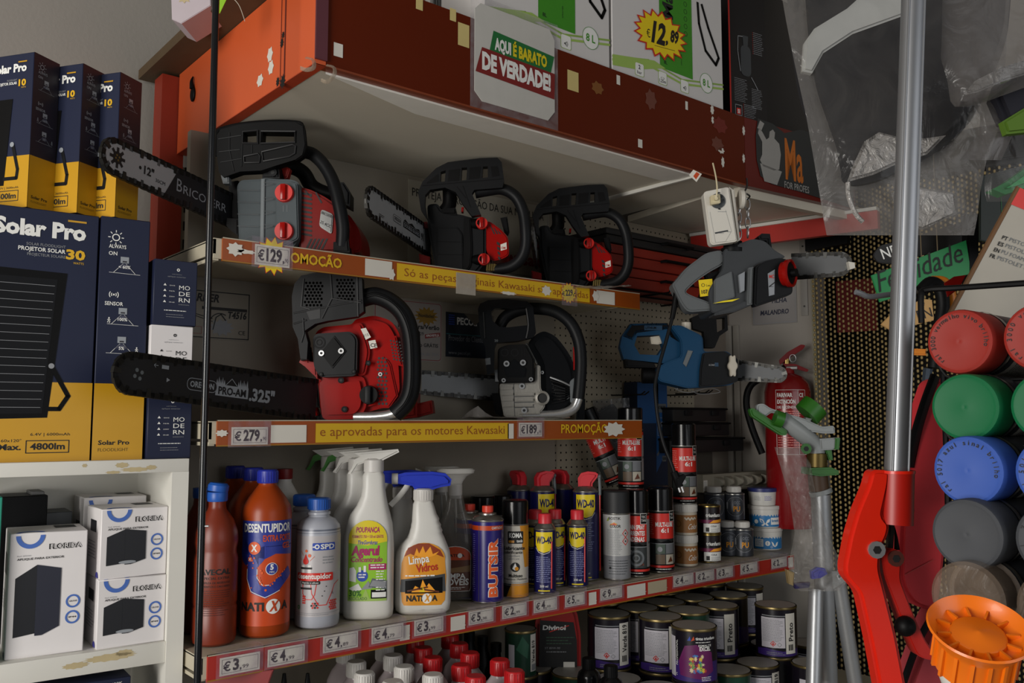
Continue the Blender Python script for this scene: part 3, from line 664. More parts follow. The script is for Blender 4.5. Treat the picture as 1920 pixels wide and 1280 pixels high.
# ------------------------------------------------------------------ chain saws
CHN = mat('oiled_chain_steel', '2e2d2b', .4, metal=.8, var=.35, vs=300)
BARG = mat('bare_bar_steel', 'a4a7aa', .5, metal=.1, var=.12, vs=12); BARK = mat('black_bar_paint', '17181b', .45); BARX = mat('shaded_bar_steel', '56585a', .5, metal=.1); BARD = mat('dim_bar_steel', '8c8f91', .5, metal=.1, var=.1, vs=14)
def bar_frame(tip, base):
    x = (base - tip).normalized(); z = (UP - x * UP.dot(x)).normalized(); y = z.cross(x)
    M = MX((x, y, z)).transposed().to_4x4(); M.translation = tip
    return M, (base - tip).length
def guide_bar(parent, tip, base, h, m, items=(), taper=.9):
    M, L = bar_frame(tip, base); H = h / 2; r = H * taper; n = 12
    o = [(L, -H)] + [(r - r * sin(pi * i / n) * 1.0, -r * cos(pi * i / n)) for i in range(n + 1)] + [(L, H)]
    g = G(); g.prism(o, -.0022, .0022, m)
    if items: g.art(items, (0, -.0023, 0), (1, 0, 0), (0, 0, 1))
    b = g.obj('guide_bar', parent, world=M)
    g = G(); P = [V((p[0], 0, p[1])) for p in o]; acc = 0; k = 0; pitch = .0083
    for a, c in zip(P, P[1:]):
        d = (c - a); ln = d.length; d.normalize(); nn = V((d.z, 0, -d.x)); 
        while acc < ln:
            q = a + d * acc; cut = k % 5
            hh = (.0055, .0055, .0105, .0055, .0075)[cut]; w = .0034 if k % 2 else .0022; hl = .0047
            vs = [q + d * sx * hl * (1 if oz == 0 or cut != 2 else .7) + nn * (oz * hh + .0003 - .003 * (1 - oz)) + V((0, sy * w, 0)) for sx in (-1, 1) for sy in (-1, 1) for oz in (0, 1)]
            g.raw(vs, [(0, 1, 3, 2), (4, 6, 7, 5), (0, 4, 5, 1), (2, 3, 7, 6), (0, 2, 6, 4), (1, 5, 7, 3)], CHN if cut != 2 else DSTEEL)
            acc += pitch; k += 1
        acc -= ln
    g.obj('saw_chain', b)
    return b
def saw(ax, ay, d, label, cat='chain saw', group='petrol chain saws on the shelves'):
    f = Px(ax, ay, d=d); return f, thing('chain_saw', label, cat, f.loc, VY, group)
def part(t, name, *ops, ang=38):
    g = G()
    for o in ops: o(g)
    return g.obj(name, t, ang=ang)
def PR(f, pts, y0, y1, m, bv=.003, r=None, holes=()):
    """traced outline, near face at y0"""
    q = f.P(*pts, dy=y0)
    if r: q = rpoly(q, r)
    return lambda g: g.prism(q, y0, y1, m, [f.P(*h, dy=y0) for h in holes], 0 if holes else bv)
def TB(f, pts, r, m, sm=6, n=12, **k): return lambda g: g.tube(f.Q(*pts), r, m, n, sm=sm, **k)
def KN(f, x, y, dy, r, m, grip, dp=.016):
    def fn(g):
        c = f.q(x, y, dy)
        g.cyl(c, c - V((0, dp * .5, 0)), r, m, r * .94, 22); g.box(c + V((-r * .28, -dp, -r * .85)), c + V((r * .28, -dp * .4, r * .85)), grip, .002)
    return fn
def SCW(f, x, y, dy, r=.004, m=None):
    def fn(g):
        c = f.q(x, y, dy); g.cyl(c, c - V((0, .003, 0)), r, m or CHROME, n=12); g.cyl(c - V((0, .003, 0)), c - V((0, .0034, 0)), r * .5, INK, n=6)
    return fn
def ART(f, items, dy): return lambda g: g.art(items, (0, dy, 0), (1, 0, 0), (0, 0, 1))
def hexes(x0, y0, x1, y1, r, slant=0):
    o = []; j = 0; y = y0 + r
    while y < y1 - r * .6:
        x = x0 + r + (r * 1.1 if j % 2 else 0)
        while x < x1 - r * .8:
            o.append([(x + slant * (y - y0) + r * .86 * cos(a), y + r * .86 * sin(a)) for a in [pi / 6 + i * pi / 3 for i in range(6)]]); x += r * 2.2
        y += r * 1.95; j += 1
    return o
# --- saw with the grey and black BRICOFERR bar, top shelf
f, t = saw(560, 482.5, 1.68, 'grey and red chain saw with a 12 inch silver and black bar')
f.zoom(3.556, 180, 200); SLATE = mat('slate_plastic', '4e5558', .55, spec=.15)
part(t, 'filter_cover', PR(f, [(935, 520), (960, 485), (1090, 478), (1120, 470), (1200, 478), (1300, 480), (1350, 500), (1362, 560), (1350, 880), (1290, 960), (950, 960)], -.06, .05, SLATE, .005, .008),
     PR(f, [(1195, 510), (1340, 505), (1350, 880), (1200, 960)], -.066, -.05, SLATE, .003, .006), PR(f, [(1100, 480), (1125, 480), (1118, 960), (1092, 960)], -.064, -.055, mat('pale_slate_plastic', '666d70', .45), .001),
     ART(f, [Ln(f.M((950, y), (1090, y + 4), dy=-.06), .9, DGREY, 1) for y in (560, 640, 720, 800)] + [Ln(f.M((1125, y), (1190, y + 9), (1125, y + 24), dy=-.06), .8, DGREY, 1) for y in (510, 610, 700, 790)] + [Ln(f.M((1250, 660), (1250, 700), dy=-.066), 1, GREY, 1), Ln(f.M((1275, 655), (1275, 700), dy=-.066), 1, GREY, 1)], -.0603 - .006))
for x, y in ((1258, 578), (1256, 832)): part(t, 'knob', KN(f, x, y, -.066, .0175, mat('bright_red_knob', 'cc1c10', .35), RED))
part(t, 'engine_housing', PR(f, [(1350, 530), (1420, 545), (1530, 600), (1640, 680), (1690, 790), (1690, 970), (1350, 970)], -.045, .11, REDD, .008, .012),
     ART(f, [Pg(f.M((1372, y), (1440, y + 12), (1440, y + 26), (1372, y + 14), dy=-.045), INK, 1) for y in range(570, 860, 30)] + [Pg(f.M((x, 880), (x + 14, 880), (x - 20, 950), (x - 34, 950), dy=-.045), INK, 1) for x in range(1430, 1540, 26)] + [Pg(f.M((1460, 570), (1470, 570), (1510, 640), (1500, 645), dy=-.045), INK, 1), Pg(f.M((1390, 560), (1400, 560), (1440, 600), (1432, 606), dy=-.045), INK, 1)], -.0455),
     PR(f, [(1500, 680), (1580, 715), (1570, 850), (1485, 795)], -.05, -.04, mat('silver_badge', '8c8c8a', .3, metal=.6), .002, .006),
     ART(f, [Tx('BRICOFERR', *f.m(1500, 712, -.05), 5, INK, 1, 'l', 23, .0, 0, -.42), Tx('25.4CC', *f.m(1492, 775, -.05), 5.5, INK, 1, 'l', 22, .0, 0, -.45)], -.0505))
part(t, 'starter_housing', PR(f, [(1640, 700), (1690, 720), (1755, 820), (1770, 900), (1765, 970), (1640, 970)], .0, .11, REDD, .012, .012))
rim = mat('worn_black_plastic', '2a2a2b', .45, spec=.25)
part(t, 'hand_guard', PR(f, [(805, 190), (830, 150), (960, 118), (1150, 100), (1330, 104), (1378, 130), (1392, 250), (1375, 320), (1330, 352), (1200, 392), (1100, 425), (960, 432), (850, 470), (820, 440), (805, 330)], -.075, -.05, BLK, 0, None,
     [[(985, 172), (1070, 165), (1072, 238), (985, 236)], [(1110, 168), (1322, 172), (1320, 232), (1105, 238)]]),
     *[TB(f, [(x, y, -.077) for x, y in q], .0017, rim, 1, 6, close=True) for q in ([(1105, 300), (1310, 252), (1330, 262), (1325, 310), (1290, 330), (1115, 362)], [(985, 330), (1080, 312), (1092, 330), (1088, 370), (990, 372)], [(978, 165), (1078, 158), (1078, 244), (978, 242)], [(1100, 162), (1330, 164), (1328, 236), (1098, 244)])],
     *[TB(f, [(a, b, -.0755), (c, d, -.0755)], .0011, mat('guard_rib', '202122', .45, spec=.2), 0, 6) for a, b, c, d in ((890, 170, 890, 290), (890, 290, 920, 430), (815, 215, 970, 190), (820, 300, 960, 285), (830, 370, 970, 345), (975, 250, 970, 400), (1040, 255, 1040, 310))],
     TB(f, [(808, 330, -.07), (806, 190, -.07), (832, 148, -.07), (960, 117, -.07), (1150, 99, -.07), (1330, 103, -.07), (1380, 132, -.07), (1394, 250, -.07), (1372, 322, -.07), (1326, 353, -.07)], .0035, BLK, 3, 8))
part(t, 'front_handle', TB(f, [(1385, 300, -.03), (1450, 320, -.03), (1520, 390, -.035), (1580, 500, -.04), (1620, 650, -.045), (1645, 800, -.045), (1640, 930, -.04)], .0125, BLK2, 6, 14), PR(f, [(1580, 900), (1680, 880), (1690, 970), (1580, 970)], -.05, -.02, BLK, .003))
part(t, 'top_handle', TB(f, [(1180, 420, .03), (1290, 400, .04), (1380, 440, .05), (1440, 530, .06), (1540, 580, .06), (1640, 600, .06)], .015, BLK, 5, 12), PR(f, [(1610, 500), (1650, 500), (1692, 570), (1690, 665), (1640, 640)], .02, .07, BLK2, .004))
part(t, 'throttle_trigger', PR(f, [(1225, 400), (1262, 396), (1292, 410), (1275, 470), (1255, 480)], -.03, -.01, mat('dim_red_plastic', '8f1e18', .4), .002))
part(t, 'guard_hinge', PR(f, [(1110, 400), (1215, 395), (1222, 475), (1105, 475)], -.055, -.01, BLK2, .003), SCW(f, 1180, 440, -.055, .008, BLK2))
part(t, 'chain_adjuster', PR(f, [(830, 455), (880, 450), (885, 510), (845, 510)], -.07, -.05, GREY, .002))
part(t, 'spike_plate', PR(f, [(870, 740), (945, 745), (945, 860), (905, 830), (865, 790)], -.05, -.02, BLK, .002))
part(t, 'spike_plate', PR(f, [(880, 500), (945, 490), (950, 760), (900, 740)], -.03, .02, BLK, .002))
f.zoom(1, 0, 0); tip, base = WD(190, 283, 1.33), WD(445, 400, 1.67)
L = (tip - base).length * 1000; H = 62
it = [Pg([(L * .40, -H * .47), (L, -H * .48), (L, H * .48), (L * .50, H * .485)], BARK, 1), Ci(32, 0, 10, BARK, 1)] + [Pg([(32 + 9 * cos(a - .3), 9 * sin(a - .3)), (32 + 17 * cos(a - .15), 17 * sin(a - .15)), (32 + 17 * cos(a + .15), 17 * sin(a + .15)), (32 + 9 * cos(a + .3), 9 * sin(a + .3))], BARK, 1) for a in [i * pi / 4 for i in range(8)]] + [Ci(32 + 4 * cos(a), 4 * sin(a), 1.8, BRASS, 2, n=8) for a in (.4, 2, 3.5, 5.1)]
it += [Ci(32, 0, 7, DSTEEL, 1.5, 5.8), Ci(L * .235, 1, 3, BARK, 1), Tx('12"', L * .26, -6, 13, BARK, 2, 'l', 24, .03), Tx('30CM', L * .34, -11, 6, BARK, 2, 'l', 24), Tx('B', L * .49, -10, 22, SILV, 2, 'l', 14, .0), Tx('RICOFERR', L * .54, -10, 15, SILV, 2, 'l', L * .35, .0)]
guide_bar(t, tip, base, H / 1000, BARG, it)
# --- the two matching black and red saws
def small_saw(ax, ay, d, label):
    f, t = saw(ax, ay, d, label); f.zoom(3.556, 660, 270)
    part(t, 'engine_casing', PR(f, [(500, 400), (570, 390), (600, 445), (740, 470), (800, 488), (880, 500), (892, 560), (892, 780), (840, 850), (760, 900), (570, 900), (530, 700), (505, 560)], -.05, .08, BLK2, .006, .008),
         PR(f, [(570, 545), (700, 550), (735, 600), (745, 900), (570, 900)], -.056, -.045, BLK2, .002, .004), PR(f, [(745, 480), (790, 490), (800, 700), (790, 820), (740, 860)], -.058, -.04, BLK, .004, .01),
         ART(f, [Ln(f.M((575, y), (735, y + 3), dy=-.056), 1.2, BLK, 1) for y in (650, 735)] + [Ln(f.M((580, 560), (700, 562), dy=-.056), 1, BLK, 1)], -.0565))
    for x, y in ((865, 530), (880, 770)):
        part(t, 'knob', TB(f, [(x - 70, y + 5, -.04), (x, y, -.055)], .0125, BLK, 0), KN(f, x, y, -.055, .0135, mat('bright_red_knob'), RED))
    part(t, 'engine_housing', PR(f, [(895, 515), (920, 515), (990, 565), (1040, 620), (1048, 740), (1000, 765), (930, 780), (892, 700)], -.045, .09, RED, .006, .008),
         ART(f, [Pg(f.M((965 + i * 3, 650 + i * 32), (985 + i, 660 + i * 32), (985 + i, 680 + i * 32), (965 + i * 3, 668 + i * 32), dy=-.045), INK, 1) for i in range(4)] + [Pg(f.M((915 + i * 26, 535 + i * 20), (923 + i * 26, 538 + i * 20), (955 + i * 20, 600), (945 + i * 20, 600), dy=-.045), INK, 1) for i in range(4)] + [Pg(f.M((990, 670), (1030, 655), (1032, 700), (992, 712), dy=-.045), PAPER, 1), Tx('OM', *f.m(996, 700, -.045), 5, mat('red_ink', 'b01c14', .5), 2, 'l', 9, .03)], -.0455))
    part(t, 'top_knob', PR(f, [(990, 490), (1035, 482), (1050, 580), (1040, 605), (1015, 580)], -.02, .0, BLK, .003))
    part(t, 'hand_guard', PR(f, [(440, 320), (470, 250), (560, 160), (640, 120), (850, 94), (970, 90), (997, 120), (1015, 240), (1003, 290), (815, 305), (800, 330), (860, 470), (800, 480), (740, 400), (690, 320), (620, 290), (520, 305), (488, 340), (485, 400), (500, 500), (460, 440)], -.085, -.065, BLK2, 0, None,
         [[(592, 185), (625, 175), (618, 250), (588, 252)], [(732, 158), (768, 155), (762, 240), (728, 244)], [(873, 150), (905, 148), (905, 222), (868, 226)]]),
         ART(f, [Pg(f.M(*q, dy=-.085), BLK, 1) for q in ([(500, 255), (575, 200), (580, 250), (500, 265)], [(645, 175), (720, 165), (712, 245), (640, 248)], [(785, 158), (860, 150), (850, 228), (780, 236)], [(925, 150), (970, 148), (985, 210), (935, 220)])] + [Ln(f.M((470, 278), (1005, 232), dy=-.085), 1.6, BLK, 1), Ln(f.M((740, 280), (790, 420), dy=-.085), 1.4, BLK, 1), Ln(f.M((700, 285), (760, 360), dy=-.085), 1.4, BLK, 1)], -.0855))
    part(t, 'front_handle', TB(f, [(820, 325, -.06), (900, 310, -.06), (1000, 300, -.06), (1090, 350, -.06), (1140, 450, -.06), (1158, 580, -.06), (1155, 690, -.055), (1120, 770, -.05), (1050, 820, -.045), (940, 840, -.04)], .0128, BLK2, 6, 14), *[TB(f, [(x, 805, -.045), (x - 5, 850, -.045)], .0125, mat('spring_steel', '6b5a30', .4, metal=.8), 0, 12, flat=.2) for x in (925, 940, 955, 970)])
    part(t, 'top_handle', TB(f, [(650, 300, -.03), (650, 400, -.03), (620, 450, -.03)], .016, BLK, 3), PR(f, [(590, 430), (690, 420), (700, 470), (600, 470)], -.05, .02, BLK, .004), PR(f, [(730, 420), (745, 420), (742, 450), (728, 450)], -.04, -.02, RED, .001))
    part(t, 'spike_plate', PR(f, [(460, 520), (500, 515), (510, 560), (470, 560)], -.03, .0, REDD, .002))
    part(t, 'spike_plate', PR(f, [(445, 730), (520, 750), (520, 800), (450, 790)], -.04, .0, REDD, .002))
    return f, t
f, tb = small_saw(865, 526, 1.962, 'black and red top-handle chain saw with a visible silver bar, middle of the top shelf')
tc = dup(tb, WD(1065, 552, 2.18), VY, 'black and red top-handle chain saw at the right end of the top shelf')
tip, base = WD(686, 372, 1.62), WD(806, 455, 1.98); L = (tip - base).length * 1000
OUT = lambda x, y, w, h, s, bg, fg: [Pg(rrect(x, y, x + w, y + h, h * .45), bg, 1), Pg(rrect(x + 1, y + 1, x + w - 1, y + h - 1, h * .4), fg, 1.5), Tx(s, x + w / 2, y + h * .28, h * .45, bg, 2, 'c', w * .8, .03)]
guide_bar(tb, tip, base, .064, BARG, OUT(L * .36, -8, L * .13, 15, 'OREGON', INK, BARG) + [Rc(L * .52, -7, L * .8, 5, INK, 1), Tx('DOUBLE GUARD', L * .66, -4.5, 7, SILV, 2, 'c', L * .26, .03), Pg([(L * .52, 6), (L * .55, 12), (L * .6, 7), (L * .66, 13), (L * .72, 7), (L * .78, 11), (L * .8, 6)], INK, 1), Tx('91', L * .82, -8, 15, INK, 2, 'l', 15, .03), Tx('←', L * .2, 14, 6, INK, 2), Sm(L * .16, L * .24, -14, 2, 3, 1.2, INK)])
guide_bar(tc, WD(997, 432, 1.90), WD(1006, 478, 2.17), .064, BARD)
# --- red saw, middle shelf
f, t = saw(675, 787, 1.763, 'big red chain saw with a long black OREGON bar on the middle shelf'); f.zoom(3.097, 200, 490)
part(t, 'engine_housing', PR(f, [(1205, 410), (1250, 378), (1420, 362), (1440, 332), (1550, 308), (1650, 340), (1700, 420), (1722, 600), (1730, 760), (1690, 830), (1520, 870), (1450, 912), (1240, 918), (1222, 700), (1195, 640)], -.05, .1, RED, .01, .012),
     PR(f, [(1225, 690), (1490, 660), (1510, 760), (1500, 860), (1450, 914), (1245, 920)], -.068, -.03, RED, .012, .012), PR(f, [(1420, 365), (1480, 350), (1530, 520), (1500, 660), (1455, 665), (1460, 440)], -.064, -.03, RED, .01, .012),
     ART(f, [Pg(f.M((1475, 392), (1505, 385), (1535, 440), (1505, 455), dy=-.064), PAPER, 1), Pg(f.M((1520, 462), (1560, 455), (1572, 500), (1532, 508), dy=-.064), PAPER, 1), Tx('CE', *f.m(1531, 495, -.064), 7, INK, 2, 'l', 12, .02, 0, -.1), Tx('115', *f.m(1496, 438, -.064), 5, INK, 2, 'l', 9, 0, 0, .25)], -.0645))
part(t, 'fan_grille', PR(f, [(1565, 530), (1600, 520), (1650, 600), (1690, 780), (1640, 850), (1570, 850)], -.056, -.04, RED, .003), ART(f, [Ci(*f.m(1582 + 21 * (i % 3) - (i // 3) % 2 * 6, 562 + (i // 3) * 22, -.056), 2.6, INK, 1, n=8) for i in range(39)], -.0565), PR(f, [(1570, 525), (1640, 440), (1680, 430), (1722, 610), (1680, 600)], -.062, -.045, RED, .003), ART(f, [Ci(*f.m(1650 + 17 * (i % 4) + (i // 4) * 3, 460 + (i // 4) * 18 + 3 * (i % 4), -.062), 2.0, INK, 1, n=6) for i in range(28)], -.0625), SCW(f, 1590, 655, -.056), SCW(f, 1520, 590, -.064, .005, BLK))
part(t, 'muffler_cover', PR(f, [(1195, 440), (1215, 418), (1420, 405), (1455, 445), (1450, 650), (1430, 665), (1235, 672), (1200, 610)], -.085, -.04, BLK2, .004, .008), PR(f, [(1240, 530), (1320, 430), (1390, 520), (1310, 620)], -.09, -.08, BLK, .003), ART(f, [Ci(*f.m(1235, 470, -.085), 12, BLK, 1, 9), Ci(*f.m(1235, 470, -.085), 6, BLK, 1, 4)], -.0855), SCW(f, 1248, 533, -.09, .0055), SCW(f, 1362, 520, -.088, .0055), SCW(f, 1435, 640, -.085, .004, BLK), SCW(f, 1245, 655, -.085, .004, BLK))
part(t, 'fuel_cap', KN(f, 1525, 775, -.068, .0185, BLK, BLK2, .02))
part(t, 'case_screws', SCW(f, 1362, 690, -.07, .006, BLK), SCW(f, 1382, 858, -.07, .006, BLK))
part(t, 'hand_guard', PR(f, [(1075, 200), (1090, 130), (1130, 82), (1220, 64), (1440, 75), (1482, 95), (1492, 290), (1450, 320), (1280, 345), (1210, 362), (1150, 402), (1168, 470), (1162, 568), (1125, 565), (1110, 450), (1080, 380)], -.1, -.075, BLK2, 0, None, hexes(1150, 115, 1262, 262, 9.5, -.06) + hexes(1330, 98, 1445, 225, 9.5, .02)),
     *[TB(f, [(x, y, -.101) for x, y in q], .0016, rim, 1, 6) for q in ([(1085, 300), (1480, 225)], [(1145, 100), (1130, 262), (1180, 278)], [(1300, 78), (1310, 210), (1250, 330)], [(1310, 215), (1480, 240)], [(1455, 90), (1460, 320)], [(1085, 362), (1160, 340)], [(1140, 330), (1145, 420), (1130, 470)])],
     ART(f, [Pg(f.M((1160, 290), (1240, 270), (1240, 330), (1180, 340), dy=-.1), rim, 1)], -.1005), PR(f, [(1115, 500), (1165, 490), (1170, 570), (1125, 575)], -.09, -.05, BLK, .003))
part(t, 'bar_mount', PR(f, [(1115, 585), (1150, 520), (1172, 520), (1175, 580), (1215, 585), (1222, 680), (1190, 650), (1150, 610)], -.07, -.03, RED, .003), PR(f, [(1138, 850), (1205, 845), (1222, 895), (1160, 890)], -.06, -.02, RED, .003), PR(f, [(1160, 670), (1225, 680), (1235, 850), (1170, 840)], -.03, .04, BLK, .003), PR(f, [(1215, 890), (1280, 880), (1280, 918), (1210, 918)], -.05, .02, BLK, .002))
part(t, 'front_handle', TB(f, [(1485, 215, -.07), (1560, 200, -.07), (1650, 235, -.07), (1725, 310, -.07), (1765, 430, -.07), (1775, 600, -.07), (1768, 740, -.07), (1735, 825, -.068), (1675, 885, -.065)], .0172, BLK2, 6, 16), *[TB(f, [(1495 + o, 205 + o * 0.6, -.0875), (1565, 190 + o, -.0875), (1655, 228 + o, -.0875), (1728 - o, 308 + o * .4, -.0875), (1768 - o, 430, -.0875), (1778 - o, 600, -.0875), (1771 - o, 740, -.0875), (1738 - o, 822, -.085), (1680, 880 - o, -.082)], .0009, BLK, 5, 5) for o in (-10, 0, 10)])
part(t, 'handle_tube', TB(f, [(1690, 872, -.064), (1635, 892, -.062), (1550, 902, -.06), (1440, 903, -.055)], .0098, CHROME, 5, 14))
part(t, 'rear_handle', PR(f, [(1780, 830), (1885, 805), (1895, 880), (1800, 905)], .04, .1, REDD, .004), TB(f, [(1790, 460, .03), (1815, 460, .03)], .02, BLK, 0), PR(f, [(1700, 820), (1800, 760), (1800, 905), (1690, 918)], .02, .1, REDD, .006))
f.zoom(1, 0, 0); tip, base = WD(213, 695, 1.30), WD(592, 750, 1.70); L = (tip - base).length * 1000
it = [Ci(42 + 7 * cos(a), 0 + 7 * sin(a), 3.2, GREY, 1, n=10) for a in (.5, 2.07, 3.64, 5.2)] + OUT(L * .30, -13, L * .14, 20, 'OREGON', SILV, BARK) + [Rc(L * .435, -16, L * .60, 3, SILV, 1), Tx('PRO-AM', L * .518, -13, 12, BARK, 2, 'c', L * .14, .03), Tx('.325"', L * .605, -17, 20, SILV, 2, 'l', L * .14, .04), Tx('←', L * .16, 14, 8, SILV, 2), Rc(L * .185, 14, L * .215, 20, SILV, 1), Pg([(L * .21, -6), (L * .225, -2), (L * .21, 1)], SILV, 1)]
it += [Pg([(L * (.435 + .009 * i), 3), (L * (.439 + .009 * i), 3 + (13 if i % 2 else 9)), (L * (.445 + .009 * i), 3)], SILV, 1) for i in (0, 1, 2, 3, 4, 12, 13, 14, 15, 16, 17)] + [Ln([(L * .485, 4), (L * .512, 15), (L * .54, 4)], 1.2, SILV, 1)]
guide_bar(t, tip, base, .076, BARK, it, .8)
# --- silver and black saw, middle shelf
f, t = saw(1010, 787, 2.11, 'black and silver chain saw with a plain bar on the middle shelf'); f.zoom(3.692, 720, 520)
CAST = mat('cast_aluminium', '98958e', .45, metal=.55, bump=.2, bs=150); GLB = mat('gloss_black_plastic', '0b0b0d', .2, spec=.35)
part(t, 'engine_shroud', PR(f, [(985, 455), (1060, 385), (1110, 365), (1190, 400), (1285, 520), (1335, 640), (1342, 800), (1300, 920), (1200, 975), (1090, 970), (1075, 600)], -.04, .1, GLB, .014, .02), *[TB(f, [(1150 + 8 * i, 690 + 22 * i, -.046), (1230 + 4 * i, 720 + 18 * i, -.05), (1290, 750 + 10 * i, -.046)], .0022, GLB if i else STEEL, 3, 6) for i in range(8)], *[TB(f, [(1165, 740 + 26 * i, -.05), (1255, 770 + 16 * i, -.055)], .0018, BLK2, 0, 6) for i in range(6)], PR(f, [(1310, 480), (1325, 480), (1328, 640), (1312, 640)], -.045, -.03, RED, .002))
part(t, 'crankcase', PR(f, [(800, 735), (1045, 725), (1050, 602), (1082, 608), (1086, 770), (1125, 830), (1112, 900), (1062, 958), (990, 970), (830, 962), (815, 880), (802, 800)], -.06, .06, CAST, .005, .005), *[PR(f, [(x0, y), (x1, y - 2), (x1, y + 14), (x0, y + 16)], -.068, -.055, CAST, .002) for x0, x1, y in ((810, 890, 760), (812, 895, 800), (815, 895, 840), (818, 900, 880), (905, 1040, 800), (905, 1035, 840), (905, 1030, 878), (930, 1080, 930))], ART(f, [Ln(f.M((905, y), (1040, y - 3), dy=-.06), 1.6, DGREY, 1) for y in (825, 865, 900)] + [Ln(f.M((897, 735), (905, 960), dy=-.06), 1.2, DGREY, 1)], -.0605), SCW(f, 955, 752, -.062, .007, STEEL), SCW(f, 970, 920, -.066, .007, STEEL))
def exh(g):
    c = f.q(1095, 835, -.06); g.lathe([(.010, -.02), (.0165, -.02), (.0165, .012), (.0115, .014), (.0105, -.01), (0, -.01)], CAST, 20, MX.Translation(c) @ MX.Rotation(pi / 2, 4, 'X')); g.cyl(c, c + V((0, -.008, 0)), .0112, INK)
part(t, 'exhaust_port', exh)
part(t, 'muffler_cover', PR(f, [(788, 490), (850, 466), (985, 460), (1040, 562), (1042, 710), (1020, 727), (800, 732), (785, 700)], -.08, -.03, BLK, .004, .008), PR(f, [(830, 640), (900, 560), (990, 630), (980, 690), (850, 690)], -.084, -.075, GLB, .003), ART(f, [Ci(*f.m(x, 520, -.08), 9, BLK2, 1, 7) for x in (835, 905)] + [Ln(f.M((x, 500), (x, 545), dy=-.08), 1.5, BLK2, 1) for x in (955, 972)], -.0805), SCW(f, 848, 597, -.084, .007), SCW(f, 962, 590, -.084, .007), SCW(f, 828, 712, -.08, .005), SCW(f, 1017, 705, -.08, .005), TB(f, [(985, 458, -.07), (1060, 600, -.07)], .003, DSTEEL, 0, 8), SCW(f, 1095, 658, -.045, .004))
part(t, 'hand_guard', PR(f, [(650, 220), (665, 182), (720, 157), (850, 150), (990, 165), (1032, 200), (1052, 380), (1030, 415), (930, 440), (780, 452), (765, 490), (760, 660), (712, 672), (700, 480), (665, 400)], -.1, -.07, GLB, 0, None, [[(742, 240), (765, 215), (980, 207), (992, 330), (860, 345), (800, 342), (752, 300)]]), TB(f, [(985, 215, -.102), (1000, 330, -.102), (985, 420, -.102)], .002, rim, 3, 6), TB(f, [(690, 240, -.102), (700, 420, -.102)], .002, BLK2, 0, 6), ART(f, [Tx('20', *f.m(765, 445, -.1), 5, GREY, 1, 'l', 8, .02)], -.1005), PR(f, [(700, 560), (735, 555), (738, 600), (705, 605)], -.105, -.09, GREY, .003))
part(t, 'front_handle', TB(f, [(800, 340, -.05), (840, 275, -.05), (930, 228, -.05), (1050, 215, -.05), (1180, 235, -.05), (1285, 310, -.05), (1345, 430, -.05), (1362, 560, -.05), (1358, 700, -.05), (1345, 840, -.05)], .0145, BLK2, 6, 14))
part(t, 'handle_tube', TB(f, [(1345, 835, -.05), (1310, 908, -.05), (1220, 946, -.05), (1080, 956, -.05), (960, 956, -.05)], .0115, CHROME, 5, 14))
part(t, 'starter_disc', PR(f, [(1285, 720), (1320, 690), (1330, 860), (1290, 870)], -.05, -.03, GREY, .004, .006), PR(f, [(1340, 840), (1395, 840), (1390, 985), (1330, 985)], .0, .08, GLB, .006))
part(t, 'bar_mount', PR(f, [(765, 640), (795, 635), (800, 720), (770, 720)], -.05, .0, STEEL, .002), PR(f, [(745, 800), (815, 800), (820, 970), (770, 940)], -.04, .02, BLK, .003))
f.zoom(1, 0, 0); guide_bar(t, WD(734, 712, 2.03), WD(934, 728, 2.13), .056, BARD)
# cloth under it
t = thing('white_rag', 'crumpled white plastic sheet lying under the black and silver saw', 'rag', WD(905, 786, 1.98), VY); f = Px(905, 786, d=1.98)
g = G(); n = 14; m = 5; rnd = random.Random(5); vs = []
for j in range(m + 1):
    for i in range(n + 1):
        x = -.045 + .24 * i / n; vs.append((x, -.02 + .05 * j / m, .002 + abs(sin(i * 1.7 + j)) * .004 + (.028 * max(0, 1 - abs(i - 1.8) / 1.8) if j > 1 else 0)))
g.raw(vs, [(j * (n + 1) + i, j * (n + 1) + i + 1, (j + 1) * (n + 1) + i + 1, (j + 1) * (n + 1) + i) for j in range(m) for i in range(n)], film('milky_film', 'b8b4b0', .25, .3, .5)); g.obj('sheet', t)
t = thing('clear_bag', 'flattened clear plastic bag under the rightmost saw on the top shelf', 'bag', WD(1120, 545, 2.02), VY); f = Px(1120, 543, d=2.02)
g = G(); vs = []
for j in range(m + 1):
    for i in range(n + 1): vs.append((-.055 + .13 * i / n, -.03 + .06 * j / m, .004 + .004 * abs(sin(i * 1.3 + j * 2)) + .012 * (i / n) ** 2 * (j / m)))
g.raw(vs, [(j * (n + 1) + i, j * (n + 1) + i + 1, (j + 1) * (n + 1) + i + 1, (j + 1) * (n + 1) + i) for j in range(m) for i in range(n)], film('milky_film')); g.obj('sheet', t)
# ------------------------------------------------------------------ bottles and cans on the long lower shelf
def lth(pr, m, n=28, sx=1, sy=1, caps=True): return lambda g: g.lathe([(r * .001, z * .001) for r, z in pr], m, n, None, sx, sy, caps)
def wrp(it, r, m0=0, z0=0, sx=1, sy=1): return lambda g: g.wrap(it, r * .001, m0, .001, z0 * .001, sx, sy)
def ridged(r, z0, z1, m, k=24):
    def fn(g):
        for i in range(k):
            a = 2 * pi * i / k; g.box((-.0006, -.0005, z0 * .001), (.0006, .0005, z1 * .001), m, 0, MX.Rotation(a, 4, 'Z') @ MX.Translation((0, -r * .001, 0)))
    return fn
def xat(px, y, z):
    """x on the line (y, z) seen at picture column px"""
    k = (px - 960) / FPX; c = cos(PT); b = (z - CZ) * sin(PT)
    return (RT.y * y * -1 + k * (FW.y * y * c + b)) / (RT.x - k * FW.x * c)
def spot(px, y, z): return V((xat(px, y, z), y, z))
def face(loc): return atan2(loc.y, loc.x) - pi / 2
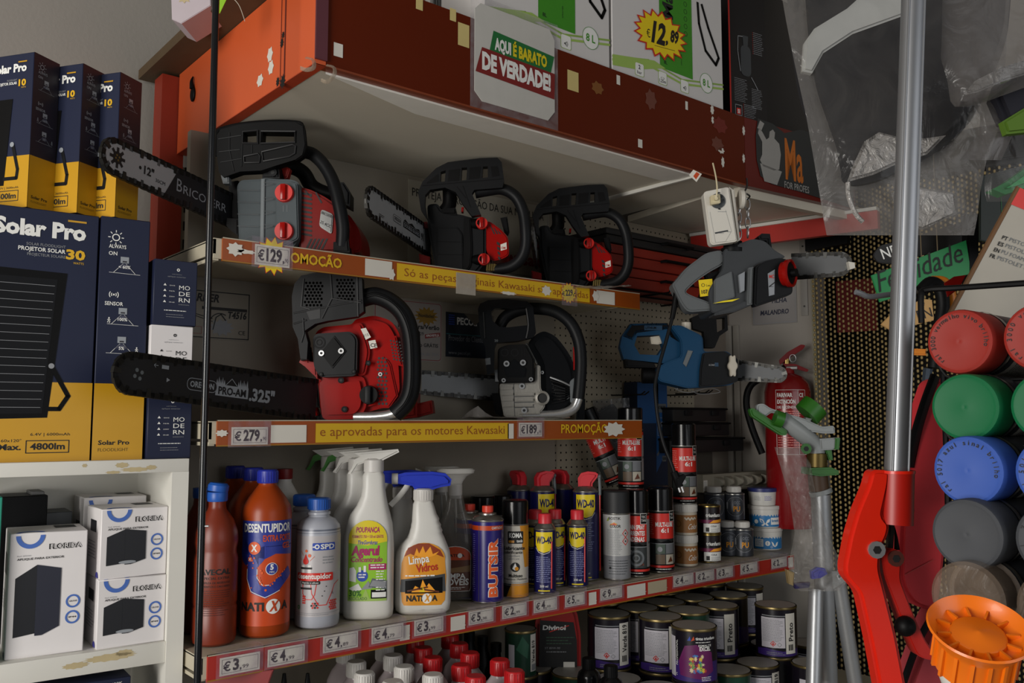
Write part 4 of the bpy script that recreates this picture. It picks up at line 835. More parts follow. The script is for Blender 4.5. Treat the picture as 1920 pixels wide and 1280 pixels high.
ORB = mat('orange_bottle_plastic', '94380c', .34, spec=.35); ORR = mat('dull_red_bottle_plastic', '72260f', .38); BCAP = mat('blue_cap', '24309c', .4); BCAP2 = mat('bright_blue_cap', '1f55ab', .4)
WPL = mat('white_bottle_plastic', 'd2d0ca', .35, var=.03); MILK = mat('milky_bottle_plastic', 'a9acb6', .3, var=.05); RCAP = mat('red_cap', 'b8161c', .35); WCAP = mat('white_cap', 'd0cdc8', .4)
BLUL = mat('blue_label', '26348c', .4); ORL = mat('orange_label', 'bd4210', .4); LIME = mat('lime_label', '8cc02c', .4); MAG = mat('magenta_ink', 'a81860', .5); BLI = mat('blue_ink', '2848a8', .5); BRN = mat('brown_label', '5c2c14', .4)
BLUC = mat('cobalt_can', '1e1a72', .25, metal=.2); TIN = mat('tin_rim', 'a8a6a0', .3, metal=.9); ORG = mat('orange_ink', 'dc5a20', .5); REDI = mat('red_label', 'cc2a20', .4); GRNT = mat('green_trigger', '2f7c14', .4); BTRG = mat('blue_trigger', '1c34b4', .35)
CLB = film('clear_bottle', '8c8880', .62, .12, 0); LIQ = mat('amber_liquid', '4a3320', .2, alpha=.6)
zs = Z3
# dull red bottle
def m_savecal(label, loc):
    t = thing('cleaner_bottle', label, 'bottle', loc, face(loc), 'bottles on the lower shelf')
    part(t, 'body', lth([(30, 0), (35, 4), (36.5, 12), (36.5, 60), (35.5, 62), (35.5, 66), (36.5, 68), (36.5, 140), (34, 150), (34, 156), (36, 168), (35, 185), (28, 205), (16, 222), (14.5, 228), (14.5, 236)], ORR))
    part(t, 'label', wrp([Tx('SAVECAL', -3, 118, 8.5, INK, 1, 'c', 58, .03), Tx('ESPECIAL EXTRA', 0, 110, 4, INK, 1, 'c', 48), Tx('LIMPEZA DE RESÍDUOS', 0, 103, 3.2, INK, 1, 'c', 50), Tx('CIMENTOS E CALCÁRIO', 0, 97, 3.2, INK, 1, 'c', 50), Sm(-24, 26, 91, 12, 3.6, 1.1, mat('dark_red_ink', '4a1408', .6), 1)], 36.6))
    part(t, 'cap', lth([(16, 236), (17, 238), (17, 250), (16, 252)], BCAP2), lambda g: g.lathe([(.017, 0), (.0175, .003), (.0175, .010), (.014, .014), (0, .0145)], BCAP2, 24, MX.Translation((0, 0, .253)) @ MX.Rotation(radians(7), 4, 'Y')))
    return t
m_savecal('dull red bottle with a blue flip cap and SAVECAL lettering, at the left shelf end', spot(400, 1.497, zs))
# orange drain cleaner
def m_natixa(label, loc, full=True):
    t = thing('drain_cleaner_bottle', label, 'bottle', loc, face(loc), 'bottles on the lower shelf')
    part(t, 'body', lth([(35, 0), (40, 4), (41.5, 12), (41.5, 200), (39, 212), (31, 226), (18, 243), (15, 247), (15, 252)], ORB, 32))
    part(t, 'cap', lth([(16.5, 250), (17.2, 251), (17.2, 270), (15, 272.5), (0, 272.5)], BCAP), ridged(17.2, 252, 269, BCAP))
    if full:
        rj = random.Random(2)
        pipe = Ln([(-20, 120), (-20, 96), (-13, 80), (3, 74), (19, 83), (34, 96), (46, 104)], 17, BLUL, 3)
        it = [Rc(-45, 20, 56, 190, ORL, 1), Rc(-45, 148, 56, 190, BLUL, 2), Ci(-22, 140, 25, BLUL, 2, n=30), Pg([(-45, 148), (-45, 130), (-36, 132), (-24, 112), (-10, 116), (0, 128), (18, 136), (56, 132), (56, 150)], BLUL, 2), pipe]
        it += [Ln([(-29, 118), (-11, 118)], 5, BLUL, 4), Ln([(-29, 112), (-29, 96), (-21, 76), (2, 66), (26, 76)], 1, WINK, 4), Ln([(-11, 112), (-11, 98), (-2, 86), (8, 86)], 1, WINK, 4)]
        it += [Tx('DESENTUPIDOR', -38, 172, 13, WINK, 3, 'l', 86, .03), Tx('EXTRA FORTE', -3, 157, 9.5, ORL, 3, 'l', 52, .03), Tx('GEL', 30, 144, 9, ORL, 3, 'l', 18, .03), Ci(-17, 146, 10.5, ORG, 4), Tx('X', -17, 141, 10, WINK, 5, 'c', 11, .05), Ci(-24, 128, 4, ORG, 4, n=14), Tx('X', -24, 126, 4, WINK, 5, 'c', None, .03)]
        it += [Ci(12, 112, 10, WINK, 4), Ci(12, 112, 9, BLUL, 5), Tx('5', 12, 111, 8, WINK, 6, 'c', None, .04), Tx('MIN', 12, 105.5, 3, WINK, 6, 'c')]
        it += [Ci(-20 + 26 * rj.random() - (10 if y > 108 else 2), y, 1.1 + rj.random() * .9, ORG, 4.5, n=8) for y in [78 + 4 * i for i in range(15)]] + [Ci(10 + 3.5 * i, 84 + 3 * i + 4 * rj.random(), 1.5, ORG, 4.5, n=8) for i in range(8)]
        it += [Tx('NATI', -41, 45, 12.5, INK, 3, 'l', 42, .04), Ci(16, 51, 12, WINK, 3, n=26), Tx('X', 16, 44, 15, ORL, 4, 'c', 14, .05, .2), Tx('A', 30, 45, 12.5, INK, 3, 'l', None, .04)]
        part(t, 'label', wrp(it, 41.6, -.05))
    return zoom(t, 1.05)
pn = spot(495, 1.505, zs)
m_natixa('orange drain cleaner bottle with pipe picture and NATIXA lettering, front row', pn)
m_natixa('orange bottle right behind the front drain cleaner bottle, only its blue cap and shoulder showing', spot(468, 1.585, zs), False)
m_natixa('farthest orange blue-capped bottle in the row, between the two left front bottles', spot(434, 1.665, zs), False)
# milky drain cleaner
def m_spd(label, loc, full=True):
    t = thing('drain_cleaner_bottle', label, 'bottle', loc, face(loc), 'bottles on the lower shelf')
    part(t, 'body', lth([(34, 0), (38, 3), (39.5, 10), (39.5, 168), (38, 178), (30, 188), (20, 193), (19, 196), (21, 197), (21, 201), (17, 203), (17, 208)], MILK, 32), lambda g: g.lathe([(.0396, .166), (.0392, .170), (.0392, .173)], mat('bottle_shoulder', '6a707e', .3), 32, caps=False))
    part(t, 'cap', lth([(19.5, 205), (20.5, 206), (20.5, 224), (18, 226), (0, 226)], BCAP2), ridged(20.5, 207, 223, BCAP2, 30))
    if full:
        it = [Rc(-46, 22, 60, 162, mat('silver_label', 'b4b0b2', .35), 1), Pg(rrect(-8, 137, 34, 150, 2), BLI, 2), Tx('SPD', 6, 139.5, 8, WINK, 3, 'l', 26, .03), Ci(0, 143.5, 4.3, WINK, 3, 2.2, 16), Ln([(-7, 143), (-4, 143)], 2, WINK, 3)]
        it += [Sm(10, 34, 124, 3, 5, 2, GINK, 2), Ln([(-25, 95), (-25, 110)], 6, WINK, 2), Ln([(-13, 95), (-13, 110)], 6, WINK, 2), Ln([(-29, 106), (-9, 106)], 3.5, INK, 3), Ln([(-29, 71), (-9, 71)], 3.5, INK, 3), Ln([(-25, 80), (-25, 62), (-20, 52), (-8, 52), (-3, 60), (0, 78)], 1.4, REDI, 2), Ln([(-10, 78), (-8, 62), (4, 42), (18, 42), (28, 62), (34, 76), (46, 82)], 1.4, REDI, 2)]
        it += [Pg(rrect(-38, 84, 30, 98, 2.5), REDI, 4), Tx('desentupidor', -36, 88, 8.5, WINK, 5, 'l', 62, .03), Pg(rrect(-28, 78, 6, 84, 2), INK, 4), Tx('Rápido e eficaz', -11, 79.6, 3.2, WINK, 5, 'c', 29), Ci(-20, 118, 5.5, REDI, 3), Pg([(-25, 119), (-20, 131), (-15, 119)], REDI, 3), Ci(-13, 128, 3, ORG, 3), Ci(-19, 136, 2.4, ORG, 3), Ln([(-32, 124), (-28, 120)], .6, ORG, 3), Ln([(-12, 119), (-4, 127)], .6, ORG, 3), Ln([(-30, 136), (-25, 128)], .6, ORG, 3)]
        it += [Ci(-6 + 4.2 * (i % 3) - (i // 3 % 2) * 2, 38 + 3.6 * (i // 3), 1.8, INK if i % 2 else REDI, 3, n=8) for i in range(9)] + [Ci(26 + 4.2 * (i % 4) - (i // 4 % 2) * 2, 34 + 3.6 * (i // 4), 1.8, REDI, 3, n=8) for i in range(20)] + [Ci(-24 + 3.5 * (i % 2), 46 + 3.8 * (i // 2), 1.6, REDI, 3, n=8) for i in range(8)] + [Tx('1L', 30, 60, 4, INK, 3), Ci(-34, 38, 3.4, mat('green_ink', '1c8a3c', .5), 3, 2), Ci(14 + 2 * i, 66 + 5 * i, 1, INK, 3, n=6) if 0 else Ci(14, 66, 1, INK, 3, n=6), Ci(17, 74, 1, INK, 3, n=6), Ci(10, 58, 1, INK, 3, n=6), Rc(-44, 28, 50, 28.7, GINK, 2), Sm(-40, 40, 25, 1, 2, 1, GINK, 2)]
        part(t, 'label', wrp(it, 39.6, -.05))
    return zoom(t, 1.02)
m_spd('milky bottle with a blue cap and red desentupidor label, front row', spot(594, 1.502, zs))
m_spd('milky bottle hidden behind the front desentupidor bottle, its blue cap showing', spot(566, 1.59, zs), False)
t = thing('bleach_bottle', 'white bottle with a dark red cap in the back row behind the orange drain cleaner', 'bottle', spot(528, 1.675, zs), 0, 'bottles on the lower shelf')
part(t, 'body', lth([(32, 0), (36, 5), (36, 190), (28, 225), (14, 250), (14, 258)], WPL)); part(t, 'cap', lth([(15.5, 256), (16, 258), (16, 276), (0, 277)], mat('dark_red_cap', '7c1014', .4)))
t = thing('cleaner_bottle', 'orange bottle with a blue cap at the far left behind the black pole', 'bottle', spot(372, 1.60, zs), 0, 'bottles on the lower shelf')
part(t, 'body', lth([(30, 0), (36, 8), (36, 180), (16, 222), (14.5, 236)], ORR)); part(t, 'cap', lth([(16, 234), (17, 238), (17, 252), (0, 253)], BCAP2))
# trigger sprayers
def trigger(t, z, head, lever, long=0, tilt=0):
    """spray head facing left; z = neck top in mm"""
    h = [(-46, 12), (-46, 24), (-38, 27), (20, 27 + long), (30, 22), (34, 12), (30, 7), (12, 4), (-6, 4), (-10, 10)]
    part(t, 'spray_head', lambda g: g.prism([(x * .001, (z + y) * .001) for x, y in h], -.009, .009, head, bv=.003), lambda g: g.cyl((-.050, 0, (z + 18) * .001), (-.044, 0, (z + 18) * .001), .0085, WPL))
    part(t, 'trigger', lambda g: g.tube([(-.016, 0, (z + 12) * .001), (-.026, 0, (z - 2) * .001), (-.034, 0, (z - 16) * .001), (-.044, 0, (z - 30) * .001)], .0058, lever, 8, sm=4, flat=.45))
    part(t, 'collar', lambda g: g.lathe([(.0135, z * .001 - .02), (.0145, z * .001 - .019), (.0145, z * .001), (.012, z * .001 + .006), (.009, z * .001 + .01)], WCAP, 24), ridged(14.5, z - 18, z - 1, WCAP, 26))
def m_agerul(label, loc, full=True, lever=None):
    t = thing('spray_bottle', label, 'spray bottle', loc, face(loc) - .08, 'degreaser spray bottles')
    out = [(-40, 4), (-36, 0), (36, 0), (40, 4), (41, 12), (41, 110), (38, 150), (30, 180), (25, 205), (24, 232), (20, 236), (-8, 236), (-12, 230), (-13, 205), (-18, 185), (-32, 165), (-40, 140), (-41, 110), (-41, 12)]
    part(t, 'body', lambda g: g.loft([(z * .001, a * .001, b * .001, d * .001) for z, a, b, d in ((0, -36, 36, 22), (4, -40, 40, 25), (12, -41, 41, 26), (110, -41, 41, 26), (130, -40.5, 40, 25.5), (150, -37, 38, 24), (166, -31, 34, 22), (180, -21, 30, 20), (195, -14, 27, 18), (210, -12, 25, 17), (228, -12, 24, 16.5), (236, -8, 20, 14))], WPL), ang=60)
    h = [(-46, 250), (-44, 254), (-36, 262), (-14, 266), (36, 268), (40, 262), (24, 256), (14, 250), (2, 246), (-16, 248)]
    part(t, 'spray_head', lambda g: g.prism([(x * .001 + .004, y * .001 + .004) for x, y in [(-30, 262), (42, 268), (44, 263), (26, 254), (14, 248), (0, 248), (-14, 252)]], -.011, .011, WPL, bv=.004), lambda g: g.prism([(x * .001, y * .001) for x, y in [(-10, 262), (-24, 256), (-30, 240), (-36, 232), (-30, 230), (-20, 246), (-2, 252)]], -.005, .005, lever or WPL, bv=.002))
    part(t, 'collar', lambda g: g.lathe([(.015, .234), (.0165, .235), (.0165, .254), (.012, .257)], WCAP, 24, MX.Translation((.006, 0, 0))))
    if full:
        arch = [(-31, 30)] + [(31, 30)] + [(31 * cos(a), 128 + 30 * sin(a)) for a in [pi * i / 14 for i in range(15)]]
        cap_ = [(31 * cos(a), 128 + 30 * sin(a)) for a in [pi * i / 14 for i in range(15)]] + [(-31, 122), (0, 118), (31, 124)]
        it = [Pg(arch, LIME, 1), Pg(cap_, mat('yellow_label', 'dcc81c', .4), 2), Tx('POUPANÇA', 0, 139, 8, MAG, 3, 'c', 38, .03, .1), Tx('FORMATO 750 + 150 ml GRÁTIS', 0, 130, 4.5, MAG, 3, 'c', 50, .01), Tx('TiraGorduras', -1, 120, 6, BLI, 3, 'c', 32, .02, .25), Tx('Agerul', -4, 103, 14, MAG, 3, 'c', 44, .045, .08), Tx('Concentrado', -2, 92, 8, MAG, 3, 'c', 50, .02, .2), Rc(2, 79, 30, 89, MAG, 2), Sm(5, 28, 86, 2, 4, 1.8, WINK, 3)]
        it += [Sm(14, 30, 76, 8, 4.2, 1.6, WINK, 3), Ci(-8, 70, 9, BLI, 3), Rc(-14, 76, -10, 84, WINK, 4), Rc(-6, 76, -2, 86, WINK, 4), Sm(-14, -1, 71, 2, 4, 2, WINK, 4), Pg([(-29, 62), (-29, 82), (-22, 84), (-18, 78), (-18, 60)], WINK, 2), Pg([(-30, 50), (-14, 58), (-8, 48), (-22, 46)], WINK, 3), Pg([(-10, 48), (2, 62), (8, 50)], GINK, 3), Pg([(2, 52), (8, 66), (31, 62), (31, 48)], mat('hob_print', '5c6068', .5), 3), Pg([(4, 54), (9, 63), (30, 60), (29, 51)], GINK, 4), Rc(6, 34, 31, 48, BLK, 3), Rc(8, 36, 30, 44, WINK, 4), Tx('30%', -29, 38, 9, mat('dark_green_ink', '2c6a1c', .5), 3, 'l', 20, .02), Tx('RECICLADO', -29, 32, 4.5, mat('dark_green_ink'), 3, 'l', 29), Pg([(-30, 30), (31, 30), (31, 34), (4, 34), (-2, 50), (-8, 36), (-30, 36)], mat('pale_green_print', '9ab85a', .5), 2)]
        part(t, 'label', lambda g: g.drape(it, lambda x, z: -.0263 * (1 - min(.99, abs(x) / .0412) ** 3.2) ** (1 / 3.2) + max(0, z - .125) * .05))
    return zoom(t, 1.17)
pa = spot(690, 1.50, zs)
m_agerul('front white degreaser bottle with a lime green Agerul label', pa)
for i, (px, y, lb, lv) in enumerate(((660, 1.562, 'second white degreaser bottle, directly behind the lime-labelled one', None), (636, 1.624, 'third white degreaser bottle in the row going back', GRNT), (608, 1.684, 'rearmost white degreaser bottle with a green trigger', GRNT))):
    m_agerul(lb, spot(px, y, zs), False, lv)
def m_limpa(label, loc, full=True):
    t = thing('spray_bottle', label, 'spray bottle', loc, face(loc), 'glass cleaner spray bottles')
    out = [(-44, 5), (-38, 0), (38, 0), (44, 5), (46, 16), (46, 84), (42, 104), (36, 116), (33, 126), (31, 134), (27, 146), (24, 158), (17, 176), (14, 180), (-14, 180), (-17, 174), (-18, 150), (-20, 136), (-22, 126), (-28, 118), (-40, 106), (-46, 90), (-46, 16)]
    part(t, 'body', lambda g: g.loft([(z * .001, a * .001, b * .001, d * .001) for z, a, b, d in ((0, -38, 38, 20), (5, -44, 44, 23), (16, -46, 46, 24), (84, -46, 46, 24), (98, -43, 44, 23.5), (110, -36, 39, 23), (120, -26, 35, 22), (128, -22.5, 31, 21), (131, -22, 32, 21.5), (137, -20, 29, 20.5), (140, -20, 29.5, 20.5), (146, -18.5, 26, 19), (150, -18.5, 26.5, 19), (158, -18, 22, 17.5), (174, -17, 17, 15), (181, -14, 14, 13))], WPL), ang=60)
    h = [(-42, 208), (-42, 223), (-30, 226), (14, 227), (36, 224), (46, 214), (44, 204), (30, 202), (12, 197), (-14, 197), (-18, 204)]
    part(t, 'spray_head', lambda g: g.prism([(x * .001, y * .001) for x, y in h], -.012, .012, BTRG, bv=.005), lambda g: g.cyl((-.052, 0, .2155), (-.042, 0, .2155), .009, WPL))
    part(t, 'trigger', lambda g: g.tube([(-.024, 0, .208), (-.032, 0, .196), (-.042, 0, .184), (-.054, 0, .172)], .006, WPL, 8, sm=4, flat=.45))
    part(t, 'collar', lambda g: g.lathe([(.0145, .178), (.016, .18), (.016, .198), (.012, .2)], WCAP, 24), ridged(16, 181, 196, WCAP))
    if full:
        o = [(-33, 20), (-30, 15), (30, 15), (36, 22), (38, 60), (36, 82)] + [(2 + 34 * cos(a), 88 + 26 * sin(a)) for a in [.1 + 2.5 * i / 10 for i in range(11)]] + [(-34, 82), (-36, 50)]
        AMB = mat('amber_label', 'd8901c', .4); FLM = mat('flame_print', 'f0a028', .4)
        it = [Pg(o, AMB, 1), Pg([(-30, 92), (-24, 106), (-8, 113), (10, 113), (28, 102), (34, 90), (20, 96), (10, 90), (0, 98), (-10, 92), (-20, 97)], mat('ember_print', '8a3408', .5), 2), Pg([(-14, 94), (-10, 106), (-6, 97), (0, 109), (4, 98), (12, 108), (16, 96), (26, 100), (20, 94), (8, 90)], FLM, 3), Tx('Limpa', -22, 80, 12, WINK, 4, 'l', 33, .02, 0, .12), Tx('Vidros', -10, 67, 12, mat('red_ink'), 4, 'l', 35, .02, 0, .12), Pg([(-36, 36), (-35, 56), (36, 64), (37, 36)], DGREY, 2), Sm(-28, 32, 61, 1, 3, 2, WINK, 4), Pg([(-28, 34), (-28, 54), (32, 59), (32, 34)], BLK, 3), Pg([(-18, 36), (-12, 46), (-4, 42), (0, 56), (6, 44), (10, 50), (22, 36)], FLM, 4), Pg([(-6, 36), (0, 46), (4, 36)], mat('yellow_ink'), 5), Ln([(-24, 38), (8, 44)], 2.5, BRN, 5), Ln([(-8, 42), (26, 36)], 2.5, BRN, 5)]
        it += [Tx('NATI', -26, 22, 8.5, INK, 3, 'l', 26, .04), Ci(7, 26, 8, WINK, 3, n=22), Tx('X', 7, 21.5, 10, AMB, 4, 'c', 9, .05, .2), Tx('A', 15, 22, 8.5, INK, 3, 'l', 9, .04)]
        part(t, 'label', lambda g: g.drape(it, lambda x, z: -.0243 * (1 - min(.99, abs(x) / .0462) ** 3.2) ** (1 / 3.2) + max(0, z - .1) * .05))
    return zoom(t, 1.2)
m_limpa('front white glass cleaner bottle with a blue spray head and orange Limpa Vidros label', spot(792, 1.47, zs))
m_limpa('white glass cleaner bottle with a blue spray head, behind the front one', spot(752, 1.545, zs), False)
def m_clear(label, loc, full):
    t = thing('spray_bottle', label, 'spray bottle', loc, face(loc), 'clear furniture cleaner sprays')
    out = [(-36, 4), (-32, 0), (32, 0), (36, 4), (37, 110), (33, 140), (20, 170), (14, 196), (-14, 196), (-20, 170), (-33, 140), (-37, 110)]
    part(t, 'body', lambda g: g.loft([(z * .001, a * .001, b * .001, d * .001) for z, a, b, d in ((0, -32, 32, 18), (4, -36, 36, 21), (110, -37, 37, 22), (140, -33, 33, 20), (170, -20, 20, 16), (196, -14, 14, 13))], CLB), ang=60); part(t, 'liquid', lambda g: g.box((-.033, -.017, .004), (.033, .017, .125), LIQ, .006))
    part(t, 'collar', lth([(12.5, 190), (13, 192), (13, 216), (11, 218)], WCAP), lambda g: g.tube([(0, 0, .19), (.004, 0, .1), (.0, 0, .01)], .002, WCAP, 6))
    part(t, 'spray_head', lambda g: g.lathe([(.011, .216), (.013, .222), (.02, .232), (.032, .238), (.034, .244), (.03, .247), (0, .248)], WPL, 28, None, 1.1, .6), lambda g: g.prism([(x * .001, y * .001) for x, y in [(-34, 236), (-52, 244), (-52, 238), (-40, 228), (-14, 222)]], -.007, .007, WPL, bv=.003))
    if full:
        it = [Pg([(-28, 18), (28, 18), (30, 24), (30, 84)] + [(30 * cos(a), 84 + 18 * sin(a)) for a in [pi * i / 10 for i in range(11)]] + [(-30, 84), (-30, 24)], WINK, 1), Pg([(-27, 19), (27, 19), (29, 25), (29, 84)] + [(29 * cos(a), 84 + 17 * sin(a)) for a in [pi * i / 10 for i in range(11)]] + [(-29, 84), (-29, 25)], BRN, 2), Pg([(29 * cos(a), 84 + 17 * sin(a)) for a in [pi * i / 10 for i in range(11)]] + [(-29, 76), (29, 76)], mat('orange_label'), 3), Tx('NATIXA', 0, 82, 5, INK, 4, 'c', 36, .03), Ci(9, 84.5, 4.5, WINK, 5), Pg([(-29, 58), (29, 66), (29, 54), (-29, 52)], mat('tan_print', '8a6a44', .5), 3), Tx('LIMPA', 0, 42, 9, WINK, 4, 'c', 40, .03), Tx('MÓVEIS', 0, 30, 11, WINK, 4, 'c', 52, .03), Sm(-18, 20, 25, 2, 3, 1.3, WINK, 4)]
        part(t, 'label', lambda g: g.drape(it, lambda x, z: -.0224 * (1 - min(.99, abs(x) / .0366) ** 3.2) ** (1 / 3.2)))
    zoom(t, 1.1)
m_clear('clear spray bottle with a brown LIMPA MOVEIS label behind the glass cleaner', spot(853, 1.53, zs), True)
m_clear('clear spray bottle with a white head at the back, behind the brown-labelled one', spot(826, 1.62, zs), False)
# aerosols
def aerosol(label, loc, r, h, col, capm, cr, ch, items=(), rz=0, name='aerosol_can', group='aerosol cans on the lower shelf', kind='cap'):
    t = thing(name, label, 'spray can', loc, face(loc) + rz, group)
    part(t, 'body', lth([(r - 2, 0), (r, 1.5), (r, 3)], TIN, 30), lth([(r, 3), (r, h - 3)], col, 30), lth([(r, h - 3), (r + .6, h - 2), (r + .6, h), (r - 1, h + 1)] + ([(r - 4, h + 5), (cr + 3, h + 9), (cr + 1, h + 11)] if kind != 'flush' else []), TIN, 30))
    z = h + (10 if kind != 'flush' else 0)
    if kind == 'cap': part(t, 'cap', lth([(cr, z - 2), (cr, z + ch - 2), (cr - 1.5, z + ch), (0, z + ch)], capm, 26))
    if kind == 'flush': part(t, 'cap', lth([(cr, z + .5), (cr, z + ch - 3), (cr - 2.5, z + ch), (0, z + ch)], capm, 30))
    if kind == 'butsir': part(t, 'cap', lth([(cr + 7, z - 1), (cr + 7, z + 2), (cr + 1, z + 3), (cr, z + 4), (cr, z + ch), (0, z + ch)], TIN, 24), lth([(cr + .3, z + 4), (cr + .3, z + ch), (0, z + ch + .4)], capm, 24), ridged(cr, z + 5, z + ch - 1, capm, 16))
    if kind == 'straw':
        part(t, 'spray_head', lambda g: g.prism([(x * .001, (z + y) * .001) for x, y in [(-17, -4), (16, -4), (17, 8), (28, 22), (30, 30), (24, 34), (6, 36), (-10, 32), (-18, 20)]], -.014, .014, capm, bv=.006), lambda g: g.cyl((.028, 0, (z + 24) * .001), (.036, 0, (z + 24) * .001), .005, GREY))
        part(t, 'straw', lambda g: g.tube([(.033, 0, (z + 22) * .001), (.034, -.002, (z) * .001), (.034, -.004, (z - 20) * .001)], .0035, GREY, 8), lambda g: g.tube([(.034, -.004, (z - 18) * .001), (.033, -.006, .02)], .0016, REDI, 6))
    if items: part(t, 'label', wrp(items, r))
    return t
def butsir(lb, loc, full):
    V1 = mat('violet_can', '241a6c', .3)
    it = [Rc(-40, 139, 40, 148, mat('orange_label'), 1), Tx('CARTUCHO', 8, 141.5, 4.5, WINK, 2, 'l', 26, .01), Rc(-18, 4, -17, 148, TIN, 2), Tx('BUTSIR', 20, 12, 17, WINK, 2, 'l', 112, .075, 0, pi / 2), Tx('BUTSIR', 19.6, 12.5, 16, ORG, 3, 'l', 110.5, .045, 0, pi / 2), Sm(-34, -26, 130, 28, 4, 1.4, mat('pale_violet_ink', '6a66b0', .5), 2), Sm(26, 33, 120, 18, 4, 1.2, mat('pale_violet_ink'), 2)]
    aerosol(lb, loc, 31.5, 158, V1, mat('orange_red_cap', 'd8402c', .4), 10.5, 16, it if full else it[:1], kind='butsir').scale = (1.06,) * 3
butsir('violet gas cartridge with BUTSIR down its side, in the front row', spot(914, 1.472, zs), True)
butsir('violet gas cartridge behind the BUTSIR one, half hidden', spot(880, 1.525, zs), False)
AMB2 = mat('amber_can_print', 'cf8a1c', .4)
it = [Rc(-45, 0, 45, 28, AMB2, 1), Pg([(-45, 0), (-20, 0), (-8, 28), (-45, 28)], INK, 1.5), Pg([(22, 62), (45, 62), (45, 150), (10, 150)], AMB2, 1), Pg(rrect(-16, 112, 18, 138, 2), INK, 2), Tx('KOMA', -13, 125, 9, WINK, 3, 'l', 28, .04), Tx('tools', 3, 115, 6, WINK, 3, 'l', 13, .03), Rc(-14, 114, -2, 119, AMB2, 3), Tx('Lubricante', -26, 99, 7, INK, 2, 'l', 48, .03), Tx('Lubrificante', -26, 91, 6, INK, 2, 'l', 42, .015), Tx('Lubrifiant', -16, 84.5, 4.5, GINK, 2, 'l', 26), Tx('Lubricant', -16, 78.5, 4.5, GINK, 2, 'l', 25), Ci(0, 63, 10, INK, 2), Pg([(-6, 60), (0, 72), (4, 62), (0, 56)], WINK, 3), Ci(3, 60, 4, AMB2, 4), Tx('Multiuso', -14, 42, 6.5, INK, 2, 'l', 30, .03), Tx('Multipurpose / Multifunción', -26, 36, 4, INK, 2, 'l', 55), Sm(-26, 30, 31, 3, 3, 1, GINK, 2)]
aerosol('lubricant can with a black cap and a KOMA tools label', spot(966, 1.48, zs), 28.5, 152, mat('pale_can', 'c4bfb4', .35), GLB, 28, 50, it, kind='flush')
NAV2 = mat('navy_can', '13134c', .3)
def wd40(lb, loc, big=False, full=True, rz=0):
    r, h = (30, 206) if big else (24.5, 138); k = r / 24.5
    sh = [(-20 * k, h - 6 * k), (20 * k, h - 6 * k), (20 * k, h - 34 * k), (13 * k, h - 46 * k), (0, h - 50 * k), (-13 * k, h - 46 * k), (-20 * k, h - 34 * k)]
    it = [Pg(sh, mat('shield_yellow', 'e6cc12', .4), 1), Tx('WD-40', 0, h - 30 * k, 14 * k, NAV2, 2, 'c', 35 * k, .04), Ln([(-19 * k, h - 40 * k), (-12 * k, h - 49 * k), (0, h - 53 * k), (12 * k, h - 49 * k), (19 * k, h - 40 * k)], 1, WINK, 2)]
    it += [Sm(-18 * k, 18 * k, h - 60 * k, 14, 4 * k, 1.3, mat('pale_blue_ink', '8a90c0', .5), 2), Rc(-13, 6, 13, 9, mat('shield_yellow'), 2), Tx('200 ml' if not big else '400 ml', 0, 15, 4.5, WINK, 2, 'c', None, .01)] if full else []
    capm = mat('scarlet_cap', 'd02834', .4)
    t = aerosol(lb, loc, r, h, NAV2, capm, 15 if not big else 17, 22, it, rz, kind='straw' if big else 'cap')
    if not big: part(t, 'straw', lambda g: g.tube([(.016, -.0195, .012), (.017, -.0195, .112)], .0015, REDI, 6))
    return t
wd40('small blue WD-40 can with a red cap, left one of two in front', spot(1022, 1.46, zs), rz=-.1)
wd40('small blue WD-40 can with a red cap, right one of two in front', spot(1083, 1.47, zs))
wd40('small blue and yellow can half hidden behind the left front one', spot(1041, 1.512, zs), rz=.3)
wd40('small blue and yellow can between the lubricant can and the left front one', spot(1004, 1.535, zs), rz=-.4)
wd40('tall blue WD-40 can with a red straw nozzle behind the right small one', spot(1099, 1.522, zs), True)
wd40('tall blue and yellow can in the back, second from the clear spray bottles', spot(1017, 1.60, zs), True, False, .5)
wd40('tall blue and yellow can leftmost at the back with a grey-topped red head', spot(974, 1.655, zs), True, False, 2.2)
wd40('tall blue and yellow can at the back left of the straw-nozzled one', spot(1054, 1.62, zs), True, False, 2.6)
for px, lb in ((905, 'black-capped can at the back behind the gas cartridges'), (938, 'black-capped can at the back left of the KOMA can')):
    aerosol(lb, spot(px, 1.66, zs), 30, 150, BLK, GLB, 30, 46, kind='flush')
it = [Rc(-47, 56, 50, 151, mat('white_can_print', 'b8b8b6', .35), 1), Tx('BOSTIK', -19, 140, 6, INK, 2, 'l', 29, .015), Pg([(-25, 136), (-20, 146), (-19, 137)], mat('olive_ink', '8a9a2c', .5), 2), Tx('COLOR', -16, 122, 6, INK, 2, 'l', 26, .03), Pg([(-18, 128), (-6, 134), (2, 130), (-2, 127)], mat('amber_label'), 2), Pg([(-12, 129), (0, 127), (-6, 132)], REDI, 3), Sm(-24, 14, 116, 20, 3, 1.2, GINK, 2)]
for yy in (108, 90): it += [Ln([(22, yy + 9), (30, yy), (22, yy - 9), (14, yy), (22, yy + 9)], 1.6, REDI, 2), Ci(22, yy, 2, INK, 2, n=8)]
it += [Sm(-20, 30, 44, 6, 6, 1.4, DGREY, 2), Ci(-16, 28, 3, INK, 2, n=10)]
aerosol('spray paint can with a matt black cap and white BOSTIK COLOR label', spot(1157, 1.48, zs), 32.5, 154, mat('grey_can', '85868a', .3), mat('matt_black_cap', '1c1d1f', .55), 31.5, 52, it, kind='flush')
